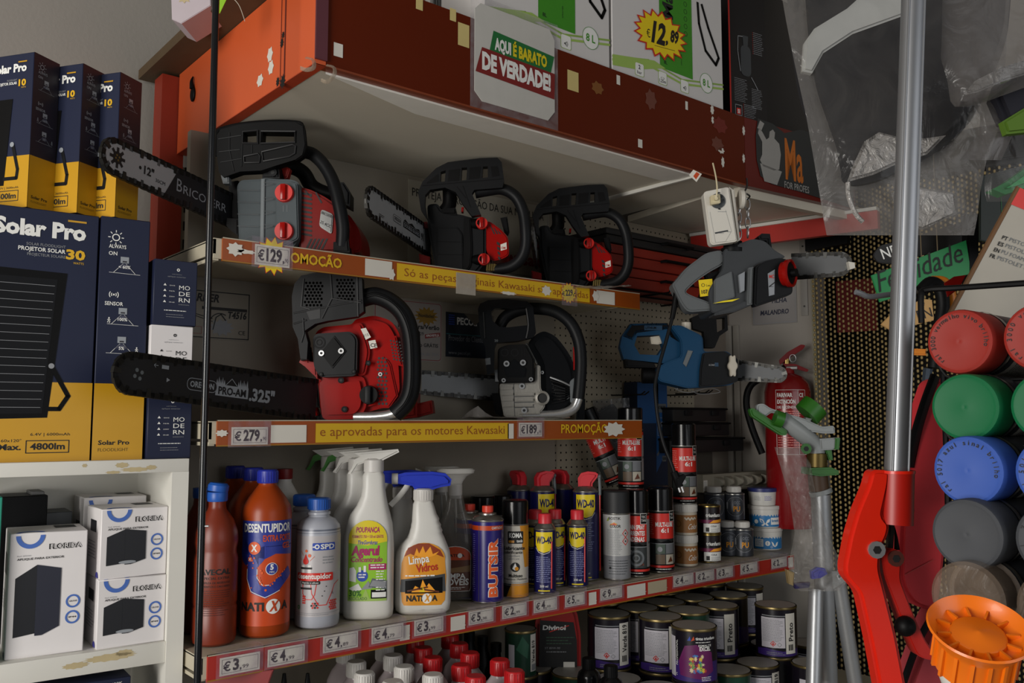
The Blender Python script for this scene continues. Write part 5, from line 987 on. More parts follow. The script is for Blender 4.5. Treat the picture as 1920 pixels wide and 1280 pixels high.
def tect(lb, loc, words, r=30, h=140, ch=54, rz=0, group='black and red lubricant cans', M=None):
    it = [Rc(-44, 78, 46, 136, REDI, 1), Pg([(-44, 78), (46, 78), (46, 74), (20, 70), (10, 76), (-8, 70), (-16, 76), (-44, 72)], INK, 2), Rc(14, 118, 30, 141, BLK, 2), Fr(14, 118, 30, 141, .8, WINK, 3), Tx('TEC', 22, 131, 5.5, WINK, 3, 'c', 12), Tx('TANE', 22, 123, 5.5, WINK, 3, 'c', 12)]
    for i, w in enumerate(words): it.append(Tx(w, 2, 106 - 13.5 * i, 9.5, WINK, 3, 'c', min(44, 6 * len(w)), .03))
    it += [Sm(-43, -24, 128, 9, 5, 1.6, mat('pale_red_ink', 'e08a80', .5), 2), Rc(-44, 20, 46, 66, mat('photo_strip_print', '2c3030', .4), 1), Rc(-20, 44, 2, 66, mat('green_photo_print', '46544a', .5), 2), Rc(4, 44, 26, 66, mat('grey_photo_print', '6a6c70', .5), 2), Rc(-20, 20, 2, 42, mat('brown_photo_print', '5c4a38', .5), 2), Rc(4, 20, 26, 42, mat('pale_photo_print', 'b0a898', .5), 2), Ci(-10, 54, 6, GINK, 3, n=10), Pg([(8, 24), (16, 38), (22, 26)], BRN, 3), Rc(-44, 12, 46, 17, REDI, 1), Rc(-44, 66, 46, 67.5, GINK, 2), Sm(-20, 24, 8, 1, 3, 1.4, WINK, 2), Rc(30, 22, 46, 128, mat('grey_side_print', '8c8c8c', .5), 2)]
    if 'CHAIN' in words[0]: it += [Rc(-22, 20, 28, 66, mat('photo_strip_print'), 3), Ci(4, 42, 18, GREY, 4, 13, 24), Ci(4, 42, 8, GREY, 4, 5, 16)]
    t = aerosol(lb, loc, r, h, BLK, GLB, r - .5, ch, it, rz, group=group, kind='flush')
    if M: t.matrix_basis = M; MW[t.name] = M
    return zoom(t, 1.06)
pc = spot(1196, 1.475, zs)
tect('black and red chain spray can between the BOSTIK can and a MULTI-LUBE can', pc, ('CHAIN SPRAY', 'CORRENTES', 'CADENAS'), 27, 142, 52, -.25)
tect('black and red MULTI-LUBE can standing on the shelf at the end of the can row', spot(1240, 1.478, zs), ('MULTI-LUBE', '6:1'), 30.5, 142, 52, .25)
zc2 = zs + .2
aerosol('black-capped can under the raised MULTI-LUBE can, mostly hidden', spot(1183, 1.56, zs), 30, 150, BLK, GLB, 30, 50, kind='flush')
tect('black and red MULTI-LUBE can raised on other cans, partly behind the middle shelf end', spot(1183, 1.545, zc2), ('MULTI-LUBE', '6:1'), 30.5, 142, 52, .02)
M = MX.Translation(spot(1158, 1.605, zc2 + .012)) @ MX.Rotation(face(spot(1158, 1.605, zs)), 4, 'Z') @ MX.Rotation(radians(-24), 4, 'Y')
tect('black and red can leaning to the left behind the raised MULTI-LUBE can', spot(1158, 1.66, zc2), ('MULTI', '6:1'), 28, 142, 52, .3, M=M)
aerosol('black-capped can at the back that the leaning can rests on', spot(1148, 1.605, zs), 30, 146, BLK, GLB, 30, 48, kind='flush')
aerosol('can with a shiny bare top in the back row left of the power plug', spot(1237, 1.60, zs), 29, 192, BLK, TIN, 28, 6, kind='flush')
# small tubs and tins
KR = mat('kraft_label', '9a6a3c', .5); CRM = mat('cream_plastic', 'c8c0b0', .4)
def glue(lb, loc):
    t = thing('glue_jar', lb, 'jar', loc, face(loc), 'white and kraft glue jars')
    part(t, 'body', lth([(24, 0), (26, 2), (26, 50), (24, 53)], CRM)); part(t, 'lid', lth([(26.5, 52), (27, 53), (27, 68), (25.5, 70), (0, 70)], mat('white_lid', 'cfccc6', .4)), ridged(27, 54, 67, mat('white_lid'), 40))
    zoom(t, 1.12)
    part(t, 'label', wrp([Rc(-38, 6, 38, 46, KR, 1), Tx('Color', 4, 14, 12, WINK, 2, 'l', 24, .0, .35), Ln([(-2, 40), (2, 36), (6, 40), (10, 35), (14, 40), (18, 36), (22, 40), (26, 37)], 3.4, CRM, 2), Ci(-18, 26, 8, mat('dark_kraft_print', '7c5028', .5), 2, 6)], 26))
g1 = spot(1287, 1.495, zs); glue('white and brown glue jar at the bottom of its pair', g1); glue('white and brown glue jar on top of the pair, carrying a MULTI-LUBE can', g1 + V((0, .0, .0788)))
tect('black and red MULTI-LUBE can standing on the stacked glue jars', g1 + V((0, .002, .1575)), ('MULTI-LUBE', '6:1'), 30, 142, 54, .3)
def triun(lb, loc):
    t = thing('glue_tin', lb, 'tin', loc, face(loc), 'small black glue tins')
    part(t, 'body', lth([(27, 0), (28, 1), (28, 2), (27, 3)], BRASS), lth([(27, 3), (27, 63)], mat('black_tin_print', '1a1216', .3)), lth([(27, 63), (28.3, 64), (28.3, 67), (25, 67), (24, 65), (0, 65)], BRASS))
    zoom(t, 1.1)
    part(t, 'label', wrp([Tx('triunfante', -8, 41, 8, WINK, 2, 'l', 40, .03), Rc(-40, 26, 40, 34, mat('plum_print', '7a2450', .4), 1), Pg([(0, 26), (10, 33), (40, 35), (40, 28)], mat('flame_print', 'e08a3c', .4), 2), Rc(-14, 4, 34, 25, WINK, 1), Rc(-8, 6, 0, 16, INK, 2), Tx('COLA', 4, 17, 4, INK, 2, 'l', 14, .02), Sm(4, 30, 12, 3, 3.2, 1, GINK, 2)], 27))
g2 = spot(1331, 1.495, zs); triun('black glue tin lettered triunfante, lower one of the pair', g2); triun('black glue tin lettered triunfante, upper one of the pair', g2 + V((0, 0, .074)))
def occ(lb, loc, full=True):
    t = thing('glue_can', lb, 'can', loc, face(loc), 'charcoal glue cans with white caps')
    C1 = mat('charcoal_can', '3a3d44', .35, metal=.3)
    part(t, 'body', lth([(25, 0), (26, 1), (26, 64), (24.5, 66), (18, 68)], C1), lth([(26.3, 63), (26.3, 65)], TIN)); part(t, 'cap', lth([(17, 68), (18, 69), (18, 81), (16, 83), (0, 83)], mat('white_lid')), ridged(18, 70, 80, mat('white_lid'), 30))
    zoom(t, 1.12)
    part(t, 'label', wrp([Ci(4, 34, 21, DGREY, 1, 18, 30), Ci(4, 34, 24, GINK, 1, 23.2, 30), Tx('OCC', 0, 40, 7, SILV, 2, 'l', 15), Tx('PU', -2, 22, 12, mat('amber_label'), 2, 'l', 17, .03), Rc(-20, 28, -16, 44, GINK, 1)], 26.1))
for px, y, k, lb in ((1364, 1.535, 0, 'charcoal glue can on the shelf between the black tins and another like it'), (1393, 1.502, 0, 'charcoal glue can on the shelf in front of the white tubs'), (1340, 1.575, 1, 'charcoal white-capped can stacked behind the black triunfante tins'), (1377, 1.545, 1, 'charcoal white-capped can stacked left of the tub with a yellow rim')):
    loc = spot(px, y, zs + k * .0932)
    occ(lb, loc)
    if px == 1340: occ('hidden charcoal can under the one behind the black tins', spot(px, y, zs))
def tub(lb, loc, r, h, kind):
    t = thing('filler_tub', lb, 'tub', loc, face(loc), 'plastic tubs of filler')
    part(t, 'body', lth([(r - 5, 0), (r - 3, 2), (r, h - 12), (r, h - 10)], WPL, 32)); part(t, 'lid', lth([(r + 1, h - 11), (r + 2, h - 10), (r + 2, h - 1), (r, h), (0, h)], mat('white_lid') if kind != 'y' else mat('navy_lid', '28306c', .4), 32))
    if kind == 'y': it = [Rc(-45, h - 16, 45, h - 11, mat('shield_yellow'), 1), Sm(-24, -4, h - 20, 5, 3.5, 1.2, GINK, 1), Sm(6, 30, h - 20, 5, 3.5, 1.2, mat('pale_violet_ink'), 1)]
    else:
        B = mat('sky_blue_label', '2878b4', .4); it = [Rc(-60, 4, 60, h - 18, B, 1)]
        it += [Pg([(2, 12), (-4, 24), (-14, 28), (-12, 18), (-2, 14), (-10, 8), (-4, 6)], WINK, 2), Pg([(2, 12), (8, 24), (16, 27), (14, 18), (6, 14), (12, 8), (6, 7)], WINK, 2), Pg([(-2.5, 14), (-5, 21), (-11, 25), (-10, 19)], B, 3), Rc(18, 10, 48, 30, WINK, 2), Tx('fantastic', 20, 18, 7, B, 3, 'l', 26, .02), Ci(-24, 18, 6, WINK, 2), Ci(-34, 8, 3.5, WINK, 2, 2.4)] if kind == 'f' else [Rc(-34, 10, -8, 32, WINK, 2), Sm(-32, -10, 27, 5, 3.6, 1.2, B, 3), Ci(4, 20, 7, WINK, 2), Tx('1', 4, 16, 8, B, 3), Pg([(26, 10), (20, 22), (14, 26), (18, 14), (24, 10), (30, 22), (36, 24), (33, 14)], WINK, 2), Ci(15, 10, 3, WINK, 2, 2.2)]
    part(t, 'label', wrp(it, r - 1.2))
g3 = spot(1437, 1.535, zs); tub('white and blue tub with a number 1 at the bottom of the stack of three', g3, 45, 63, 'b'); tub('white and blue butterfly tub in the middle of the stack of three', g3 + V((-.006, .0, .0635)), 45, 63, 'f'); tub('white tub with a yellow band and dark lid on top of the stack', g3 + V((-.014, 0, .127)), 40, 50, 'y')
# grey moulded strip lying across the cans
t = thing('blister_strip', 'grey moulded strip with pointed bumps behind and above the small tins', 'strip', spot(1312, 1.61, zs + .168), 0)
f = Px(1312, 893, loc=t.location); EGG = mat('grey_pulp', '8e8878', .6)
w = xat(1452, 1.61, zs + .17) - t.location.x; g = G(); g.box((0, -.012, .0), (w, .02, .050), EGG); n = 7
g.obj('base', t)
for i in range(n):
    g = G(); x = w * (.12 + .88 * (i + .5) / n); g.lathe([(.026, 0), (.02, .012), (.008, .022), (0, .024)], EGG, 4, MX.Translation((x, -.012, .026)) @ MX.Rotation(pi / 2, 4, 'X') @ MX.Rotation(pi / 4, 4, 'Z'), .85, .9); g.obj('bump', t)
g = G(); g.art([Rc(2, 4, 20, 34, PAPER, 1), Sm(4, 18, 28, 7, 3.6, 1, GINK, 2)], (0, -.0122, 0), (1, 0, 0), (0, 0, 1)); g.obj('label', t)
for k, (px, lb) in enumerate(((1325, 'cardboard box supporting the left of the grey moulded strip'), (1405, 'cardboard box supporting the right of the grey moulded strip'))):
    t = obox('support_carton', lb, 'carton', spot(px, 1.63, zs), .09, .1675, .05, 0, mat('dark_card', '3a342c', .7))
# ------------------------------------------------------------------ price tags
HOLD = film('tag_holder_plastic', 'a898a8', .91, .2, 0, gloss=.2)
def tagp(px0, px1, yf, zc, h, big, cents, label, dz=0, burst=0, ww=None, drop=0):
    a = spot(px0, yf - .003, zc); b = spot(px1, yf - .003, zc); w = b.x - a.x; H = h * 1000; Wm = w * 1000
    t = thing('price_tag', label, 'price tag', a, 0, 'price tags on the shelf edges')
    g = G(); it = [Rc(0, -H / 2, Wm, H / 2, PAPER, 1), Fr(Wm * .05, -H * .38, Wm * .95, H * .38, .5, INK, 2)]
    it += [Tx('€', Wm * .08, -H * .26, H * .48, INK, 2, 'l', Wm * .18, .02), Tx(big, Wm * .32, -H * .26, H * .58, INK, 2, 'l', Wm * .15 * len(big), .035)]
    if cents: it += [Tx(',', Wm * (.34 + .15 * len(big)), -H * .26, H * .36, INK, 2, 'l', None, .03), Tx(cents, Wm * (.41 + .15 * len(big)), -H * .26, H * .2, INK, 2, 'l', Wm * (.15 if len(big) < 3 else .1))]
    if burst: it = [Burst(Wm * .5, 0, Wm * .52, H * .95, 13, mat('burst_red', 'c81c14', .5), .3, .74), Burst(Wm * .5, 0, Wm * .49, H * .9, 13, mat('burst_yellow', 'e8cc10', .5), .6, .74)] + it
    g.box((0, 0, -h / 2), (w, .0006, h / 2), PAPER); g.art(it, (0, -.0001, 0), (1, 0, 0), (0, 0, 1)); g.obj('card', t)
    g = G(); o = -.0022; g.box((-w * .1, o, -h * .62), (w * 1.08, o + .0006, h * .85), HOLD); g.box((-w * .1, o, h * .85), (w * 1.08, .03, h * .88), HOLD); g.obj('holder', t)
    return t
for i, (a, b, n, c, d) in enumerate(((412, 487, '3', '99', 'first from the pole'), (502, 571, '4', '99', 'under the orange drain cleaner'), (606, 671, '4', '89', 'under the milky desentupidor bottle'), (697, 756, '4', '79', 'under the lime-labelled degreaser'), (777, 831, '3', '99', 'under the glass cleaner bottle'), (879, 925, '5', '98', 'under the violet gas cartridge'), (942, 987, '2', '99', 'under the KOMA can'), (1001, 1044, '4', '99', 'under the left small blue can'), (1060, 1096, '5', '79', 'under the right small blue can'), (1126, 1166, '9', '80', 'under the BOSTIK can'), (1263, 1300, '4', '99', 'under the glue jars'), (1305, 1339, '2', '99', 'under the black glue tins'), (1344, 1374, '3', '99', 'under the charcoal glue cans'), (1389, 1420, '5', '90', 'under the white tubs'), (1447, 1475, '2', '99', 'last one at the right end of the red edge'))):
    big = .0285 if i < 5 else .026
    t = tagp(a, b, YL - .002, zs - .0205 + (.006 if i not in (0, 1) else 0), big, n, c, 'price tag %s,%s %s' % (n, c, d))
for a, b, lb, m in ((1176, 1210, 'torn white label strip left of a blank cream one on the red edge', PAPER), (1215, 1250, 'blank cream label on the red edge left of the glue jar tag', mat('cream_paper', 'b4a78c', .6)), (845, 872, 'torn pale label left of the 5,98 tag on the red edge', PAPER), (750, 768, 'small torn label right of the 4,79 tag', PAPER), (1104, 1118, 'torn red and white label left of the 9,80 tag', PAPER), (1478, 1487, 'pale torn label at the far right end of the red edge', PAPER)):
    p = spot(a, YL - .0015, zs - .02); q = spot(b, YL - .0015, zs - .02); w = (q.x - p.x) * 1000
    g = G(); g.box((0, -.0004, -.0135), (w * .001, 0, .0135), m); g.art([Burst(w * .85, -6, w * .2, 5, 7, m, 1, .6)], (0, -.0005, 0), (1, 0, 0), (0, 0, 1)); o = g.obj('label_remnant', world=MX.Translation(p)); tag(o, lb, 'label', 'torn labels on the red edge')
tagp(478, 543, YF, Z1 - .0225, .036, '129', '90', 'price tag 129,90 on a yellow burst, hanging on the top shelf edge', burst=1)
tagp(434, 502, YF, Z2 - .027, .030, '279', '90', 'price tag 279,90 at the left of the middle shelf edge')
tagp(973, 1016, YF, Z2 - .021, .030, '189', '99', 'price tag 189,99 on the middle shelf edge left of PROMOCAO')
p = spot(1066, YF - .0045, Z1 - .022); t = thing('price_burst', 'yellow star price tag reading 229 at the right of the top shelf edge', 'price tag', p, 0)
g = G(); g.art([Burst(0, 0, 25, 24, 14, mat('burst_red'), .5, .8), Burst(0, 0, 23.5, 22.5, 14, mat('burst_yellow'), 1, .8), Tx('€', -20, -8, 9, INK, 2, 'l', 9, .01, 0, .12), Tx('229,-', -9, -7, 13, INK, 2, 'l', 31, .03, 0, .12)], (0, 0, 0), (1, 0, 0), (0, 0, 1)); g.obj('card', t)
g = G(); g.box((-.022, -.0015, -.029), (.026, -.001, .02), HOLD); g.obj('holder', t)
p = spot(873, YF - .004, Z1 - .03); t = thing('tag_sleeve', 'empty clear tag sleeve on the yellow lettering of the top shelf edge', 'tag holder', p, 0)
g = G(); g.box((-.024, 0, -.022), (.026, .0008, .022), film('hazy_sleeve', 'b8b0a4', .45, .3, 0)); g.obj('sleeve', t)
# ------------------------------------------------------------------ stock on the base shelf below
t = thing('display_shelf', 'deep base shelf at the bottom of the display carrying white bottles and paint cans', 'shelf', (.56, 1.20, Z0 - .04), 0, 'steel shelves of the saw display')
g = G(); g.box((0, .002, .034), (1.78, .516, .04), CREAM); g.box((0, 0, 0), (1.78, .004, .038), STRR); g.box((0, .002, 0), (.004, .516, .034), CREAM); g.obj('tray', t)
PINK = mat('pinkish_clear_bottle', 'b0a4a6', .25, var=.04)
def m_white(label, loc, capm, k=1):
    t = thing('solvent_bottle', label, 'bottle', loc, face(loc), 'white and red capped bottles below the shelf')
    part(t, 'body', lth([(32, 0), (37, 4), (38.5, 14), (38.5, 160), (36, 178), (28, 196), (19, 207), (17, 211), (17, 216)], PINK, 24)); part(t, 'cap', lth([(18.5, 213), (19, 214), (18, 238), (16, 240.5), (0, 240.5)], capm, 24), ridged(18.6, 215, 237, capm, 24))
    return t
wcs = [(700, 1262, 'white'), (741, 1230, 'white'), (769, 1248, 'white'), (750, 1275, 'white'), (814, 1261, 'white'), (678, 1241, 'white'), (726, 1212, 'white'), (662, 1216, 'white'),
       (780, 1206, 'red'), (796, 1220, 'red'), (814, 1233, 'red'), (850, 1252, 'red'), (833, 1196, 'red'), (852, 1211, 'red'), (873, 1229, 'red'), (914, 1242, 'red'), (890, 1267, 'red'), (953, 1256, 'red')]
pos = []
zt_ = Z0 + .2405
for px, py, c in wcs:
    p = WZ(px, py - 4, zt_); pos.append([p.x, p.y, c, px, py])
for it_ in range(60):
    for i in range(len(pos)):
        for j in range(i):
            dx, dy = pos[i][0] - pos[j][0], pos[i][1] - pos[j][1]; q = sqrt(dx * dx + dy * dy) or 1e-6
            if q < .0785:
                s_ = (.0785 - q) / 2 / q; pos[i][0] += dx * s_; pos[i][1] += dy * s_; pos[j][0] -= dx * s_; pos[j][1] -= dy * s_
order = sorted(range(len(pos)), key=lambda i: -pos[i][4])
first = {}
names = {'white': iter(('white-capped bottle nearest the camera, second from the left in front', 'white-capped bottle at the front right, beside the red caps', 'foremost white-capped bottle left of the rightmost white one', 'white-capped bottle behind and left of the rightmost white one', 'white-capped bottle in the second row, leftmost full cap', 'white-capped bottle in the second row, right of the leftmost cap', 'leftmost white-capped bottle in the back row under the red edge', 'white-capped bottle in the back row right under the red edge')),
         'red': iter(('foremost red-capped bottle beside the rightmost white cap', 'rightmost red-capped bottle, apart from the others', 'red-capped bottle directly left of the foremost one', 'red-capped bottle in the front half, second from the right', 'red-capped bottle in the middle of the row nearest the white caps', 'red-capped bottle in the middle of the right row', 'red-capped bottle third from the back beside the white caps', 'red-capped bottle second from the back in the right row', 'red-capped bottle second from the back beside the white caps', 'rearmost red-capped bottle under the red shelf edge'))}
for i in order:
    x, y, c, px, py = pos[i]; lb = next(names[c])
    if c not in first: first[c] = m_white(lb, V((x, y, Z0)), WCAP if c == 'white' else RCAP)
    else: dup(first[c], V((x, y, Z0)), face(V((x, y, 0))), lb)
# paint cans
CANK = mat('black_can_print', '17131c', .28); LID = mat('tin_lid', '96928a', .45, metal=.15, var=.1, vs=14); LIDD = mat('dark_tin_lid', '3a3836', .4, metal=.6); GCAN = mat('green_can_print', '173c2c', .3); VIO = mat('dark_violet_print', '35206a', .4); LBLW = mat('pale_can_label', 'c4c0c8', .45)
def paintcan(label, loc, kind, rz=0, r=50, h=120, lid=LID, group='paint cans on the base shelf'):
    t = thing('paint_can', label, 'paint can', loc, face(loc) + rz, group)
    body = GCAN if kind == 'green' else CANK
    part(t, 'body', lth([(r - 1.5, 0), (r + .8, 1), (r + .8, 3), (r, 4), (r, h - 5)], body, 32), lth([(r, h - 6), (r + 1.2, h - 5), (r + 1.4, h - 2.5), (r + .6, h)], mat('dark_gold_rim', '7c6c46', .35, metal=.8), 32, 1, 1, False))
    part(t, 'lid', lth([(r + .6, h), (r - 2, h), (r - 3, h - 3), (r - 6, h - 3.5), (r - 7, h - 1.5), (r - 9, h - 1.8), (0, h - 2)], lid, 32))
    it = []
    if kind in ('verde', 'preto'):
        n = 'Verde 819' if kind == 'verde' else 'Preto'
        it = [Rc(-44, 24, 15, h - 24, LBLW, 1), Sm(-41, 12, h - 30, 16, 3.4, 1.2, GINK, 2), Ln([(-20, 34), (-14, 40), (-8, 34), (-14, 28), (-20, 34)], 1.4, REDI, 3), Pg([(-17, 31), (-14, 38), (-11, 31)], REDI, 3), Ln([(-4, 32), (1, 37), (6, 32), (1, 27), (-4, 32)], .9, GINK, 3), Rc(-42, h - 21, 24, h - 19, GINK, 1), Pg([(-60, 4), (60, 4), (60, 20), (10, 16), (-30, 22), (-60, 18)], VIO, 1), Sm(-30, 20, 12, 2, 4, 1.2, GINK, 2), Rc(17, 10, 46, h - 14, PAPER, 2), Tx(n, 38, 40, 13, INK, 3, 'l', 62 if kind == 'verde' else 44, .02, 0, pi / 2), Rc(24, 18, 37, 32, INK, 3), Rc(27, 18, 28.5, 32, PAPER, 4), Rc(32, 18, 33, 32, PAPER, 4)]
    elif kind == 'excel':
        it = [Rc(-70, 8, 70, 50, VIO, 1), Pg([(-28, 20), (-32, 50), (-16, 84), (10, 88), (46, 70), (50, 30), (20, 14)], mat('magenta_print', '621654', .4), 2)]
        rj = random.Random(9)
        for i in range(26): it.append(Burst(2 + 34 * rj.random() - 4, 30 + 34 * rj.random(), 3 + 5 * rj.random(), 3 + 4 * rj.random(), 7, (mat('splash_yellow', 'd8b83c', .5), mat('splash_green', '4c9a4c', .5), mat('splash_blue', '3c78b8', .5), mat('splash_cream', 'd8c8a0', .5), mat('splash_red', 'b03c3c', .5))[i % 5], 3, .55))
        it += [Tx('tintas triunfante', 8, 98, 6, WINK, 3, 'l', 48, .02), Pg([(-10, 96), (-4, 106), (-2, 96)], BLI, 3), Pg([(-2, 95), (4, 106), (6, 98)], mat('orange_label'), 3), Sm(8, 50, 92, 1, 3, 1.4, WINK, 3), Tx('ESMALTE', 14, 84, 4, WINK, 4, 'l', 30, .01), Tx('EXCEL', 16, 75, 8, WINK, 4, 'l', 26, .04), Tx('PROFESSIONAL', -34, 40, 5.5, WINK, 3, 'l', 54, .0, 0, pi / 2), Rc(-66, 14, -42, 100, LBLW, 2), Sm(20, 44, 18, 3, 3.4, 1.2, WINK, 3), Tx('C', -38, 18, 5, WINK, 3)]
    elif kind == 'prof': it = [Pg([(-60, 4), (60, 4), (60, 40), (-60, 60)], VIO, 1), Rc(-34, 20, -14, 90, LBLW, 2), Tx('PROFESSIONAL', 16, 16, 6, mat('pale_violet_ink'), 3, 'l', 66, .0, 0, pi / 2)]
    elif kind == 'green': it = [Rc(-30, 20, -14, 70, LBLW, 2), Rc(24, 10, 44, 92, PAPER, 2), Tx('Verde 819', 38, 30, 10, INK, 3, 'l', 48, .02, 0, pi / 2), Rc(28, 12, 42, 26, GINK, 3), Pg([(-10, 60), (4, 90), (20, 70), (16, 40)], mat('leaf_print', '2c6048', .4), 1)]
    if it: part(t, 'label', wrp(it, r))
    return t
ups = [(1143, 1149, 'verde', .15), (1238, 1154, 'verde', .05), (1301, 1171, 'excel', -.1), (1344, 1133, 'preto', -.05), (1454, 1132, 'preto', .12), (1196, 1137, 'verde', -.3), (1244, 1126, 'plain', 0), (1290, 1142, 'green', .1), (1298, 1119, 'plain', 0), (1361, 1114, 'prof', .2), (1387, 1097, 'preto', .3), (1250, 1107, 'plain', 0), (1197, 1117, 'plain', 0), (1140, 1126, 'plain', 0), (1335, 1093, 'plain', 0)]
lows = [(1217, 1276, 'plain', 0), (1369, 1253, 'green', -.2), (1413, 1234, 'verde', .35), (1475, 1229, 'prof', 0), (1518, 1204, 'preto', .1), (1060, 1256, 'green', 0), (1013, 1252, 'plain', 0), (1160, 1255, 'plain', 0), (1404, 1208, 'plain', 0)]
def relax(L, z, fixed=(), r=.1035):
    P = [[*WZ(px, py, z)[:2], k, rz, px] for px, py, k, rz in L]
    for _ in range(150):
        for i in range(len(P)):
            P[i][1] = min(P[i][1], YW - .058); P[i][0] = min(P[i][0], 2.27)
            for j in list(range(i)) + [('f', k) for k in range(len(fixed))]:
                fx = isinstance(j, tuple); Q = fixed[j[1]] if fx else P[j]
                dx, dy = P[i][0] - Q[0], P[i][1] - Q[1]; q = sqrt(dx * dx + dy * dy) or 1e-6
                if q < r:
                    s_ = (r - q) / q * (1 if fx else .5); P[i][0] += dx * s_; P[i][1] += dy * s_
                    if not fx: Q[0] -= dx * s_; Q[1] -= dy * s_
    return P
U_ = relax(ups, Z0 + .24)
ul = ['paint can labelled Verde 819 standing leftmost in the upper layer of cans', 'paint can labelled Verde 819 in front, second from the left in the upper layer', 'violet paint can with coloured splashes and EXCEL on its front', 'paint can labelled Preto directly behind the splashed violet can', 'paint can labelled Preto alone at the right of the upper layer', 'paint can squeezed between and behind the two Verde 819 cans', 'black paint can in the second row behind the right Verde 819 can', 'green-bodied paint can behind the splashed violet can', 'black paint can in the third row above the green one', 'dark paint can with a violet foot at the right of the second row', 'paint can with a pale label at the back right of the upper layer', 'black paint can in the third row, left of centre', 'black paint can at the back behind the squeezed one', 'black paint can at the back left under the shelf edge', 'rearmost dark paint can beneath the tags at the right']
for (x, y, k, rz, px), lb in zip(U_, ul): paintcan(lb, V((x, y, Z0 + .1205)), k, rz)
for i, (x, y, k, rz, px) in enumerate(U_): paintcan('black paint can in the bottom layer bearing another can', V((x, y, Z0)), 'plain', 0)
L_ = relax(lows, Z0 + .12, [(x, y) for x, y, *_ in U_])
ll = ['low black paint can in front, left of the splashed violet can', 'low green paint can right of the splashed violet can', 'low paint can with a pale label reading 819 in front on the right', 'low black paint can under and before the lone Preto can', 'low paint can labelled Preto at the far right by the tripod', 'low green-lidded paint can in front of the red oil jug', 'low dark can left of the red oil jug', 'low black paint can in front of the two Verde 819 cans', 'low black can between the Preto cans']
for (x, y, k, rz, px), lb in zip(L_, ll): paintcan(lb, V((x, y, Z0)), k, rz)
pg_ = WZ(976, 1176, Z0 + .222); paintcan('small green can with a Verde label left of the red oil jug', V((pg_.x, pg_.y, Z0 + .1205)), 'green', 0, 36, 100); paintcan('dark small can bearing the small green Verde can', V((pg_.x, pg_.y, Z0)), 'plain', 0, 40, 120)
# red oil jug
p = WD(1048, 1250, 2.16); f = Px(1048, 1246, loc=(p.x, p.y, Z0)); t = thing('oil_jug', 'red oil jug with a black Divinol label behind the paint cans', 'jug', f.loc, VY)
JR = mat('jug_red', '9a1a18', .4); k = f.s * 1000
yb = 786 + (CZ - Z0) * 1650 / f.d
f.ay = yb; f.loc = WD(1048, yb, f.d)
o = [(1005, yb), (1003, 1150), (1010, 1128), (1030, 1110), (1070, 1112), (1082, 1128), (1089, 1170), (1090, yb)]
part(t, 'body', PR(f, o, -.03, .03, JR, .012, .012), ang=60)
part(t, 'label', ART(f, [Pg(f.M((1012, 1142), (1075, 1146), (1081, 1180), (1082, 1240), (1010, 1236), dy=-.03), INK, 1), Tx('Divinol', *f.m(1017, 1160, -.03), 10, WINK, 2, 'l', 54, .035, .1), Ln(f.M((1030, 1164), (1066, 1152), dy=-.03), 2, REDI, 2), Sm(*f.m(1020, 1176, -.03), f.m(1076, 1176, -.03)[0], 1, 1, 1, GINK, 2) if 0 else Tx('ST 80W-90', *f.m(1021, 1196, -.03), 4.5, GINK, 2, 'l', 36, 0, .1), Sm(f.m(1020, 0, -.03)[0], f.m(1070, 0, -.03)[0], f.m(0, 1175, -.03)[1], 3, 7, 1.8, mat('dull_green_ink', '3a5a44', .5), 2), Sm(f.m(1020, 0, -.03)[0], f.m(1060, 0, -.03)[0], f.m(0, 1202, -.03)[1], 1, 7, 1.8, GINK, 2), Rc(*f.m(1056, 1231, -.03), *f.m(1077, 1220, -.03), PAPER, 2)], -.0305))
part(t, 'cap', lambda g: g.cyl(f.q(1048, 1112), f.q(1048, 1096), .018, JR))
# black spray tops in front and dark bottles behind
for i, (px, py, d, lb) in enumerate(((1104, 1232, 1.92, 'black bottle with a black ribbed cap, left one of the pair before the cans'), (1145, 1246, 1.86, 'black bottle with a black ribbed cap, right one of the pair before the cans'))):
    p = WD(px, py, d); h = p.z - Z0; t = thing('black_bottle', lb, 'bottle', (p.x, p.y, Z0), 0, 'small black bottles'); H = h * 1000
    part(t, 'body', lth([(23, 0), (25, 4), (25, H - 40), (22, H - 30), (12, H - 22), (12, H - 18)], GLB, 24)); part(t, 'cap', lth([(14, H - 24), (14.5, H - 22), (13, H - 1), (11, H), (0, H)], BLK, 24), ridged(14, H - 22, H - 2, BLK2, 22))
    part(t, 'label', wrp([Tx('XC', 10, H - 70, 8, WINK, 1, 'l', 14, .02)], 25))
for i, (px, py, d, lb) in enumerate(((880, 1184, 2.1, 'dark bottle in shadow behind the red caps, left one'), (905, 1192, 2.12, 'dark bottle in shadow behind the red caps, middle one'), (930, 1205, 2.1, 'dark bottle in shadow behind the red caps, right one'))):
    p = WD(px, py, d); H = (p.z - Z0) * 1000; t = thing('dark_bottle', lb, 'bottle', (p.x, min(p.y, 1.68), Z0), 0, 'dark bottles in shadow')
    part(t, 'body', lth([(22, 0), (24, 4), (24, H - 60), (12, H - 30), (11, H - 18)], BLK, 20)); part(t, 'cap', lth([(13, H - 20), (13, H), (0, H)], BLK, 20))
